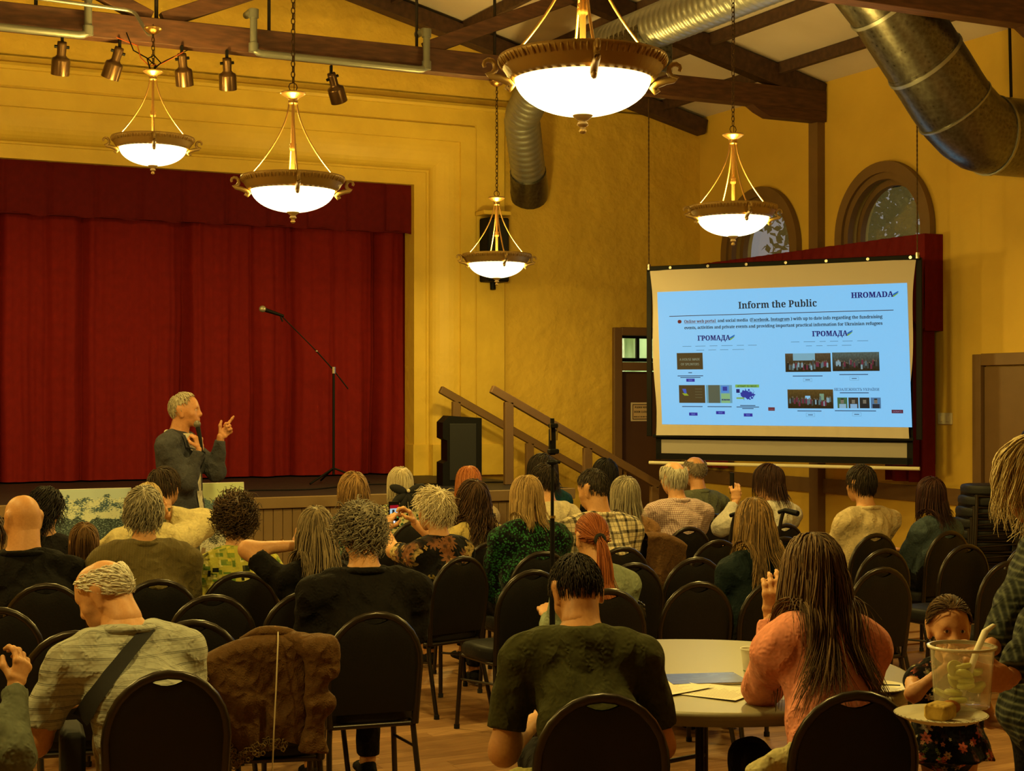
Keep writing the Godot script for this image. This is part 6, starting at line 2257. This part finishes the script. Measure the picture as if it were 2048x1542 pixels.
func build_props() -> void:
	var b: MB
	# round folding table
	var tb := thing("round_table", "white round folding table in front of the pink-shirt woman", "table", Vector3(3.295, 0, -5.0))
	b = MB.new()
	b.lathe([[0.0, 0.74], [0.775, 0.74], [0.788, 0.736], [0.792, 0.725], [0.79, 0.712], [0.786, 0.708], [0.786, 0.692], [0.77, 0.688], [0.0, 0.69]], 72)
	part(tb, "tabletop", b, M.table_top)
	for k in 4:
		b = MB.new()
		var a := 0.6 + TAU * k / 4
		b.tube([a3(cos(a) * 0.5, 0.69, sin(a) * 0.5), a3(cos(a) * 0.56, 0.015, sin(a) * 0.56)], 0.016, 10)
		part(tb, "leg", b, M.iron)
	for k in 2:
		b = MB.new()
		var a := 0.6 + TAU * k / 2
		b.tube([a3(cos(a) * 0.52, 0.3, sin(a) * 0.52), a3(cos(a + PI / 2) * 0.52, 0.3, sin(a + PI / 2) * 0.52)], 0.01, 8)
		part(tb, "brace", b, M.iron)
	# thin phone tripod on the table
	var tp := thing("phone_tripod", "thin black telescopic phone tripod standing on the white table", "tripod", Vector3(2.96, 0.741, -5.6))
	b = MB.new()
	b.tube([a3(0, 0.07, 0), a3(0, 0.3, 0)], 0.012, 10)
	b.tube([a3(0, 0.3, 0), a3(0, 0.56, 0)], 0.0095, 10)
	b.tube([a3(0, 0.56, 0), a3(0.0, 0.78, 0)], 0.007, 10)
	part(tp, "pole", b, M.black)
	for h in [0.3, 0.56]:
		b = MB.new()
		b.tube([a3(0, h - 0.004, 0), a3(0, h + 0.006, 0)], 0.0135, 12)
		part(tp, "collar_ring", b, M.chrome)
	for k in 3:
		b = MB.new()
		var a := 2.4 + TAU * k / 3
		b.tube([a3(0, 0.085, 0), a3(cos(a) * 0.06, 0.05, sin(a) * 0.06), a3(cos(a) * 0.12, 0.008, sin(a) * 0.12)], [0.011, 0.01, 0.009], 8)
		part(tp, "leg", b, M.black)
	b = MB.new()
	b.ellip(a3(0, 0.08, 0), a3(0.03, 0.022, 0.03))
	part(tp, "hub", b, M.black)
	b = MB.new()
	b.ellip(a3(0, 0.785, 0), a3(0.024, 0.012, 0.018))
	b.tube([a3(-0.02, 0.79, 0), a3(0.035, 0.785, 0)], 0.007, 8)
	part(tp, "ball_head", b, M.black)
	b = MB.new()
	b.box(a3(0, 0.87, 0.0), a3(0.03, 0.11, 0.018), 0.005)
	b.box(a3(0, 0.83, 0.008), a3(0.045, 0.02, 0.03), 0.005)
	b.box(a3(0, 0.935, 0.008), a3(0.036, 0.02, 0.03), 0.005)
	b.tube([a3(0, 0.935, 0.0), a3(0, 0.965, 0.0)], 0.009, 8)
	part(tp, "phone_clamp", b, M.black)
	b = MB.new()
	for s in [-1, 1]:
		b.tube([a3(s * 0.014, 0.875, 0.014), a3(s * 0.017, 0.945, 0.016)], 0.003, 6)
	part(tp, "clamp_rod", b, M.chrome)
	# cups, plate and papers on the table
	for q in [[3.37, -4.78, "white paper cup half hidden behind the pink-shirt woman's left sleeve"], [3.0, -5.44, "white paper cup beside the foot of the thin tripod"]]:
		var c := thing("paper_cup", q[2], "cup", Vector3(q[0], 0.741, q[1]), 0, "paper cups on the white table")
		b = MB.new()
		b.lathe([[0.0, 0.003], [0.027, 0.003], [0.028, 0.0], [0.04, 0.108], [0.0425, 0.11], [0.0425, 0.114], [0.039, 0.112], [0.027, 0.006], [0.0, 0.006]], 24)
		part(c, "cup_wall", b, M.paper)
		b = MB.new()
		for k in 3:
			b.lathe([[0.0312 + 0.0026 * k, 0.028 + 0.025 * k], [0.0318 + 0.0026 * k, 0.033 + 0.025 * k]], 24)
		part(c, "printed_band", b, mat(Color(0.45, 0.55, 0.4), 0.6))
	var pl := thing("paper_plate", "round white plate on the white table right of the pink-shirt woman", "plate", Vector3(3.64, 0.741, -4.4))
	b = MB.new()
	b.lathe([[0.0, 0.004], [0.075, 0.003], [0.085, 0.008], [0.112, 0.016], [0.115, 0.014], [0.088, 0.003], [0.07, 0.0], [0.0, 0.0]], 40)
	part(pl, "dish", b, M.plate)
	var fk := thing("plastic_fork", "black plastic fork lying on the round plate", "fork", Vector3(3.65, 0.757, -4.4), 0.9)
	b = MB.new()
	b.box(a3(0, 0.002, 0.03), a3(0.009, 0.003, 0.1), 0.001)
	for k in 4:
		b.box(a3(-0.009 + 0.006 * k, 0.002, -0.045), a3(0.0025, 0.003, 0.04), 0.0008)
	b.box(a3(0, 0.002, -0.022), a3(0.022, 0.003, 0.014), 0.001)
	part(fk, "body", b, M.black)
	var im := Image.create(160, 96, false, Image.FORMAT_RGB8)
	var nz := FastNoiseLite.new()
	nz.seed = 3
	nz.frequency = 0.05
	for y in 96:
		for x in 160:
			var n := nz.get_noise_2d(x * 0.5, y * 2.2)
			im.set_pixel(x, y, Color(0.03, 0.05, 0.11).lerp(Color(0.34, 0.42, 0.55), clampf(n * 1.8 + 0.15, 0, 1)) if y < 70 else Color(0.04, 0.03, 0.03).lerp(Color(0.4, 0.3, 0.14), clampf(n * 2.0, 0, 1)))
	var bm := mat(Color.WHITE, 0.25)
	bm.albedo_texture = ImageTexture.create_from_image(im)
	var bk := thing("brochure", "glossy dark blue brochure lying on the white table", "brochure", Vector3(3.19, 0.741, -4.83), -0.3)
	b = MB.new()
	b.box(a3(0, 0.004, 0), a3(0.29, 0.007, 0.2), 0.001)
	part(bk, "pages", b, M.paper)
	b = MB.new()
	b.grid(func(u: float, v: float) -> Vector3: return a3(lerpf(-0.145, 0.145, u), 0.0085, lerpf(-0.1, 0.1, v)), 2, 2, true)
	part(bk, "cover", b, bm)
	var tx := Image.create(200, 260, false, Image.FORMAT_RGB8)
	tx.fill(Color(0.86, 0.84, 0.76))
	var rng := RandomNumberGenerator.new()
	rng.seed = 8
	for k in 22:
		tx.fill_rect(Rect2i(20, 22 + k * 10, rng.randi_range(90, 160), 2), Color(0.55, 0.52, 0.46))
	var pm := mat(Color.WHITE, 0.7)
	pm.albedo_texture = ImageTexture.create_from_image(tx)
	for q in [[3.09, -4.62, 0.5, 0.741, "printed sheet of paper lying in front of the dark brochure"], [2.98, -4.78, 0.2, 0.7425, "loose sheet of paper on the table by the green T-shirt man"]]:
		var sh := thing("paper_sheet", q[4], "paper", Vector3(q[0], q[3], q[1]), q[2], "papers on the white table")
		b = MB.new()
		b.grid(func(u: float, v: float) -> Vector3: return a3(lerpf(-0.11, 0.11, u), 0.002 + 0.004 * u * u + 0.003 * v * v, lerpf(-0.145, 0.145, v)), 6, 6, true)
		part(sh, "sheet", b, pm)
	# pitcher and plate in the hands of the woman at the right edge
	var jg := thing("drink_pitcher", "clear plastic tub of lime slices in the hand of the woman at the right edge", "pitcher", Vector3(2.81, 0.998, -3.055))
	var clear := mat(Color(0.95, 0.93, 0.85, 0.16), 0.06)
	clear.transparency = BaseMaterial3D.TRANSPARENCY_ALPHA
	b = MB.new()
	b.lathe([[0.0, 0.0], [0.066, 0.0], [0.07, 0.004], [0.081, 0.15], [0.086, 0.153], [0.086, 0.158], [0.078, 0.155], [0.067, 0.007], [0.0, 0.006]], 40)
	part(jg, "tub", b, clear)
	b = MB.new()
	b.lathe([[0.079, 0.149], [0.087, 0.151], [0.088, 0.157], [0.08, 0.158]], 40)
	part(jg, "rim", b, mat(Color(0.85, 0.83, 0.76), 0.3))
	var sp := thing("serving_spoon", "white plastic spoon sticking out of the tub of limes", "spoon", Vector3(2.85, 1.078, -3.045))
	b = MB.new()
	b.tube([a3(-0.05, -0.05, 0), a3(0.0, 0.06, 0.0), a3(0.03, 0.11, 0.0), a3(0.06, 0.125, 0.0)], [0.011, 0.012, 0.013, 0.008], 8, true, 0.4)
	part(sp, "handle", b, M.paper)
	for k in 13:
		var q := thing("lime_piece", "yellow-green lime slice heaped in the clear tub", "lime", Vector3(2.81 + rng.randf_range(-0.045, 0.045), 1.022 + 0.0065 * k, -3.055 + rng.randf_range(-0.045, 0.045)), rng.randf() * TAU, "lime slices in the tub")
		b = MB.new()
		var bs := Basis(Vector3(rng.randfn(), rng.randfn(), rng.randfn()).normalized(), rng.randf() * 1.2)
		b.lathe([[0.0, -0.006], [0.02, -0.006], [0.023, -0.003], [0.023, 0.003], [0.02, 0.006], [0.0, 0.006]], 14, Transform3D(bs, Vector3.ZERO))
		part(q, "flesh", b, mat(Color(0.72, 0.74, 0.32), 0.4))
	var p2 := thing("serving_plate", "white plate with cake held under the tub of limes", "plate", Vector3(2.69, 0.985, -3.0))
	b = MB.new()
	b.lathe([[0.0, 0.004], [0.075, 0.003], [0.085, 0.008], [0.112, 0.018], [0.116, 0.016], [0.088, 0.002], [0.07, 0.0], [0.0, 0.0]], 44)
	part(p2, "dish", b, M.plate)
	var ck := thing("cake_square", "pale yellow square of cake on the carried plate", "cake", Vector3(2.67, 0.99, -2.98), 0.4)
	b = MB.new()
	b.box(a3(0, 0.022, 0), a3(0.07, 0.04, 0.06), 0.008)
	part(ck, "sponge", b, cloth(Color(0.8, 0.68, 0.34)))
	var ps := thing("pastry_roll", "golden brown pastry roll on the carried plate", "pastry", Vector3(2.735, 0.99, -3.02), 0.2)
	b = MB.new()
	b.ellip(a3(0, 0.018, 0), a3(0.04, 0.018, 0.022))
	part(ps, "crust", b, cloth(Color(0.7, 0.45, 0.22)))
	# phones
	var scr := Image.create(36, 72, false, Image.FORMAT_RGB8)
	scr.fill(Color(0.01, 0.01, 0.01))
	scr.fill_rect(Rect2i(1, 8, 34, 10), Color(0.55, 0.04, 0.1))
	scr.fill_rect(Rect2i(1, 18, 34, 16), Color(0.6, 0.72, 0.75))
	scr.fill_rect(Rect2i(1, 34, 34, 14), Color(0.25, 0.5, 0.2))
	scr.fill_rect(Rect2i(10, 22, 9, 20), Color(0.1, 0.1, 0.12))
	scr.fill_rect(Rect2i(14, 56, 8, 8), Color(0.9, 0.9, 0.9))
	scr.fill_rect(Rect2i(25, 58, 4, 4), Color(0.6, 0.6, 0.6))
	var gm := mat(Color(0.02, 0.02, 0.02), 0.2)
	gm.emission_enabled = true
	gm.emission_operator = BaseMaterial3D.EMISSION_OP_MULTIPLY
	gm.emission = Color.WHITE
	gm.emission_energy_multiplier = 1.2
	gm.emission_texture = ImageTexture.create_from_image(scr)
	for q in [[3.52, 1.0, -8.72, 14.0, "smartphone with a lit screen filming the stage over the audience", true], [6.455, 1.08, -9.4, 20.0, "dark smartphone held up by the woman in the white cardigan", false]]:
		var ph := thing("smartphone", q[4], "phone", Vector3(q[0], q[1], q[2]), deg_to_rad(q[3] if q[5] else 75.0), "smartphones held up")
		b = MB.new()
		b.box(a3(0, 0.078, 0), a3(0.076, 0.158, 0.009), 0.003)
		part(ph, "case", b, M.black)
		b = MB.new()
		b.grid(func(u: float, v: float) -> Vector3: return a3(lerpf(-0.034, 0.034, u), lerpf(0.15, 0.008, v), 0.0052), 2, 2, true)
		part(ph, "phone_screen", b, gm if q[5] else M.black)
	# presenter's microphone, shirt front and lapels
	var o := who("presenter")
	var mic := thing("handheld_microphone", "handheld microphone with a grey ball grille held to the presenter's mouth", "microphone", Vector3(2.875, 1.43, -10.79))
	b = MB.new()
	b.tube([a3(0.012, -0.04, 0.02), a3(0.006, 0.05, -0.0), a3(-0.003, 0.14, -0.035)], [0.011, 0.013, 0.018], 12)
	part(mic, "handle", b, M.black)
	b = MB.new()
	b.ellip(a3(-0.006, 0.165, -0.044), a3(0.026, 0.028, 0.026))
	part(mic, "grille", b, mat(Color(0.42, 0.4, 0.36), 0.45, 0.5))
	var nd: Node3D = o.node
	var white: Material = o.collar_mat
	part(nd, "shirt_front", ribbon(o, [a3(0.0, 1.53, -0.3), a3(0.0, 1.2, -0.3), a3(0.0, 0.9, -0.3)], [0.12, 0.06], Vector3.RIGHT, Vector3(0, 0, 1), 0.004), white)
	for s in [-1, 1]:
		part(nd, "lapel", ribbon(o, [a3(s * 0.075, 1.52, -0.3), a3(s * 0.085, 1.4, -0.3), a3(s * 0.03, 1.12, -0.3)], [0.04, 0.02], Vector3.RIGHT, Vector3(0, 0, 1), 0.008), o.top)
	# shoulder bag of the striped man: strap across the back
	o = who("stripe")
	var sb := thing("shoulder_bag", "black shoulder bag strap crossing the back of the striped polo", "bag", Vector3(o.x, 0, o.z), -deg_to_rad(o.phi))
	var L := cling(o, a3(-0.22, 0.62, 0.3), a3(0, 0, -1), 0.004)
	part(sb, "strap", ribbon(o, [a3(-0.035, 1.0, 0.3), a3(-0.11, 0.93, 0.3), a3(-0.175, 0.86, 0.3), a3(-0.235, 0.78, 0.3), a3(-0.27, 0.7, 0.3)], [0.045, 0.05], a3(0.85, -0.5, 0), a3(0, 0, -1), 0.004, 30), M.black_matte)
	b = MB.new()
	b.box(a3(-0.29, 0.56, -0.08), a3(0.08, 0.2, 0.26), 0.02)
	part(sb, "pouch", b, M.black_matte)
	# small wearables
	o = who("curly")
	b = MB.new()
	var hx: Transform3D = o.hx
	for k in 34:
		var a := TAU * k / 34
		b.ellip(o.neck_at + a3(cos(a) * 0.078, -0.012 + 0.012 * sin(a), sin(a) * 0.074), a3(0.006, 0.006, 0.006), Basis.IDENTITY, 6, 4)
	part(o.node, "necklace", b, mat(Color(0.85, 0.78, 0.62), 0.25))
	o = who("pony")
	hx = o.hx
	b = MB.new()
	var ring := []
	for k in 13:
		var a := TAU * k / 12
		ring.append(hx * a3(cos(a) * 0.022, -0.01 + sin(a) * 0.024, 0.118))
	b.tube(ring, 0.011, 7, false)
	part(o.node, "hair_tie", b, M.black_matte)
	o = who("bow")
	hx = o.hx
	b = MB.new()
	for s in [-1, 1]:
		for q in [[0.35, 0.075, 0.06], [-0.55, 0.07, 0.055], [-1.2, 0.075, 0.05]]:
			var d := Vector3(s * cos(q[0]), sin(q[0]), 0.1)
			b.ellip(hx * (a3(0, -0.045, 0.135) + d * q[1]), a3(q[1], q[2] * 0.55, 0.02), hx.basis * Basis(Vector3.BACK, q[0] * s if s > 0 else PI - q[0] * 1.0), 12, 8)
	part(o.node, "hair_bow", b, M.black_matte)
	b = MB.new()
	b.ellip(hx * a3(0, -0.03, 0.165), a3(0.014, 0.014, 0.01), hx.basis, 10, 7)
	part(o.node, "pearl", b, mat(Color(0.85, 0.8, 0.68), 0.25))
	o = who("glasses")
	hx = o.hx
	b = MB.new()
	for s in [-1, 1]:
		ring = []
		for k in 15:
			var a := TAU * k / 14
			ring.append(hx * a3(s * 0.033 + cos(a) * 0.025, 0.006 + sin(a) * 0.02, -0.102))
		b.tube(ring, 0.0022, 5, false)
		b.tube([hx * a3(s * 0.058, 0.012, -0.1), hx * a3(s * 0.082, 0.012, -0.02), hx * a3(s * 0.085, 0.004, 0.02)], 0.0022, 5)
	b.tube([hx * a3(-0.009, 0.01, -0.106), hx * a3(0.009, 0.01, -0.106)], 0.0022, 5)
	part(o.node, "glasses", b, M.black)
	# clothes left on chairs
	var suede := cloth(Color(0.38, 0.27, 0.14), "", 8.0, 0.7)
	var jk := drape("draped_jacket", "brown jacket with a lace hem thrown over an empty chair back", "jacket", Vector3(1.859, 0, -5.901), 16, -0.25, 0.2, 0.42, suede, mat(Color(0.45, 0.36, 0.2), 0.8), 5)
	b = MB.new()
	var rs := FastNoiseLite.new()
	rs.seed = 14
	rs.frequency = 7.0
	nets(b, [Bone.new(a3(0.04, 0.885, 0.27), a3(0.19, 0.85, 0.325), 0.03, 0.05), Bone.new(a3(0.19, 0.85, 0.325), a3(0.2, 0.77, 0.335), 0.05, 0.045), Bone.new(a3(0.17, 0.84, 0.325), a3(0.165, 0.64, 0.335), 0.045, 0.042, 0.03, 0.026), Bone.new(a3(0.165, 0.64, 0.335), a3(0.15, 0.46, 0.325), 0.042, 0.052, 0.026, 0.028, Vector3.RIGHT, true)], 0.04, 0.009, rs, 0.016)
	part(jk, "sleeve", b, suede)
	b = MB.new()
	b.tube(smooth_path([a3(-0.12, 0.875, 0.24), a3(-0.04, 0.905, 0.26), a3(0.05, 0.9, 0.265), a3(0.12, 0.87, 0.27)]), smooth_radii([0.012, 0.03, 0.03, 0.015]), 12, true, 0.7)
	part(jk, "jacket_collar", b, suede)
	var wc := thing("white_cord", "thin white cord hanging down over the brown jacket", "cord", Vector3(1.859, 0, -5.901), -deg_to_rad(16))
	b = MB.new()
	b.tube([a3(0.02, 0.92, 0.27), a3(0.018, 0.88, 0.335), a3(0.01, 0.7, 0.36), a3(0.0, 0.5, 0.36), a3(-0.005, 0.3, 0.34), a3(-0.01, 0.05, 0.33), a3(0.05, 0.004, 0.36)], 0.0028, 6)
	part(wc, "wire", b, mat(Color(0.8, 0.74, 0.6), 0.5))
	drape("draped_coat", "tan coat hanging over the chair back of the ash-grey bobbed woman", "coat", Vector3(5.352, 0, -9.006), 0, -0.05, 0.25, 0.5, cloth(Color(0.44, 0.32, 0.2)), null, 15)
	# bags
	var rp := FastNoiseLite.new()
	rp.seed = 4
	rp.frequency = 9.0
	var cw := thing("cream_cloth", "crumpled cream cloth hanging beside the pink-shirt woman's chair", "cloth", Vector3(2.84, 0, -3.92))
	b = MB.new()
	nets(b, [Bone.new(a3(-0.07, 0.64, 0), a3(0.09, 0.68, 0), 0.022, 0.035), Bone.new(a3(-0.05, 0.63, 0), a3(0.0, 0.42, 0.0), 0.03, 0.05), Bone.new(a3(0.06, 0.66, 0), a3(0.05, 0.45, 0.02), 0.035, 0.05)], 0.04, 0.011, rp, 0.02)
	part(cw, "folds", b, cloth(Color(0.78, 0.74, 0.55)))
	var tt := thing("tote_bag", "olive canvas bag hanging beside the green T-shirt man's chair", "bag", Vector3(2.13, 0, -4.25), -deg_to_rad(22))
	b = MB.new()
	nets(b, [Bone.new(a3(0.02, 0.62, 0), a3(-0.02, 0.35, 0), 0.08, 0.13, 0.035, 0.06)], 0.03, 0.012, rp, 0.016)
	part(tt, "sack", b, cloth(Color(0.62, 0.6, 0.36)))
	b = MB.new()
	b.tube([a3(0.09, 0.6, 0), a3(0.12, 0.72, 0.02), a3(0.16, 0.78, 0.02), a3(0.06, 0.66, 0)], 0.009, 6)
	part(tt, "bag_strap", b, cloth(Color(0.5, 0.42, 0.25)))
	var hb := thing("handbag", "quilted black handbag on the floor side of an empty chair behind the table", "bag", Vector3(3.98, 0, -6.62))
	b = MB.new()
	nets(b, [Bone.new(a3(-0.03, 0.72, 0), a3(-0.03, 0.5, 0), 0.07, 0.085, 0.05, 0.06)], 0.03, 0.011, rp, 0.014)
	part(hb, "body", b, mat(Color(0.07, 0.06, 0.055), 0.35))
	b = MB.new()
	for k in 9:
		b.ellip(a3(-0.09 + 0.015 * k, 0.775 - 0.0016 * (k - 4) * (k - 4), 0.0), a3(0.01, 0.012, 0.022), Basis.IDENTITY, 8, 5)
	part(hb, "bag_handle", b, M.chair_frame)
	# walking frame
	var wk := thing("walking_frame", "wheeled walking frame with a black hand grip beside the white cardigan", "walker", Vector3(6.22, 0, -8.78), 0.2)
	for s in [-1, 1]:
		b = MB.new()
		b.tube([a3(s * 0.24, 0.06, -0.25), a3(s * 0.24, 0.6, -0.05), a3(s * 0.24, 0.93, 0.02), a3(s * 0.24, 0.99, 0.04)], 0.013, 8)
		b.tube([a3(s * 0.24, 0.55, -0.07), a3(s * 0.24, 0.06, 0.25)], 0.013, 8)
		part(wk, "side_frame", b, M.iron)
		b = MB.new()
		b.tube([a3(s * 0.24, 0.985, 0.0), a3(s * 0.24, 1.0, 0.06), a3(s * 0.245, 0.985, 0.17)], [0.014, 0.018, 0.02], 10)
		part(wk, "hand_grip", b, M.black)
		for z in [-0.25, 0.25]:
			b = MB.new()
			b.lathe([[0.0, -0.014], [0.055, -0.014], [0.06, 0.0], [0.055, 0.014], [0.0, 0.014]], 18, Transform3D(Basis(Vector3.BACK, PI / 2), a3(s * 0.24, 0.06, z)))
			part(wk, "wheel", b, M.black_matte)
	b = MB.new()
	b.tube([a3(-0.24, 0.62, -0.04), a3(0.24, 0.62, -0.04)], 0.012, 8)
	part(wk, "cross_bar", b, M.iron)

func _ready() -> void:
	var cam := Camera3D.new()
	cam.name = "camera"
	cam.projection = Camera3D.PROJECTION_PERSPECTIVE
	cam.fov = 28.064
	cam.position = Vector3(0, 1.8, 0)
	cam.rotation_degrees = Vector3(0.371, -26.364, 0)
	cam.near = 0.05
	cam.far = 120
	add_child(cam)
	cam.current = true
	var we := WorldEnvironment.new()
	we.name = "surroundings"
	var env := Environment.new()
	env.background_mode = Environment.BG_COLOR
	env.background_color = Color(0.5, 0.5, 0.52)
	env.background_energy_multiplier = 1.0
	env.tonemap_mode = Environment.TONE_MAPPER_LINEAR
	env.tonemap_exposure = 1.0
	env.sdfgi_enabled = true
	env.ssao_enabled = true
	env.ssil_enabled = true
	we.environment = env
	add_child(we)
	materials()
	build_room()
	build_stage()
	build_door()
	build_lamps()
	build_fixtures()
	build_screen()
	build_wall_drape()
	build_paintings()
	people_materials()
	build_chairs()
	build_people()
	build_props()
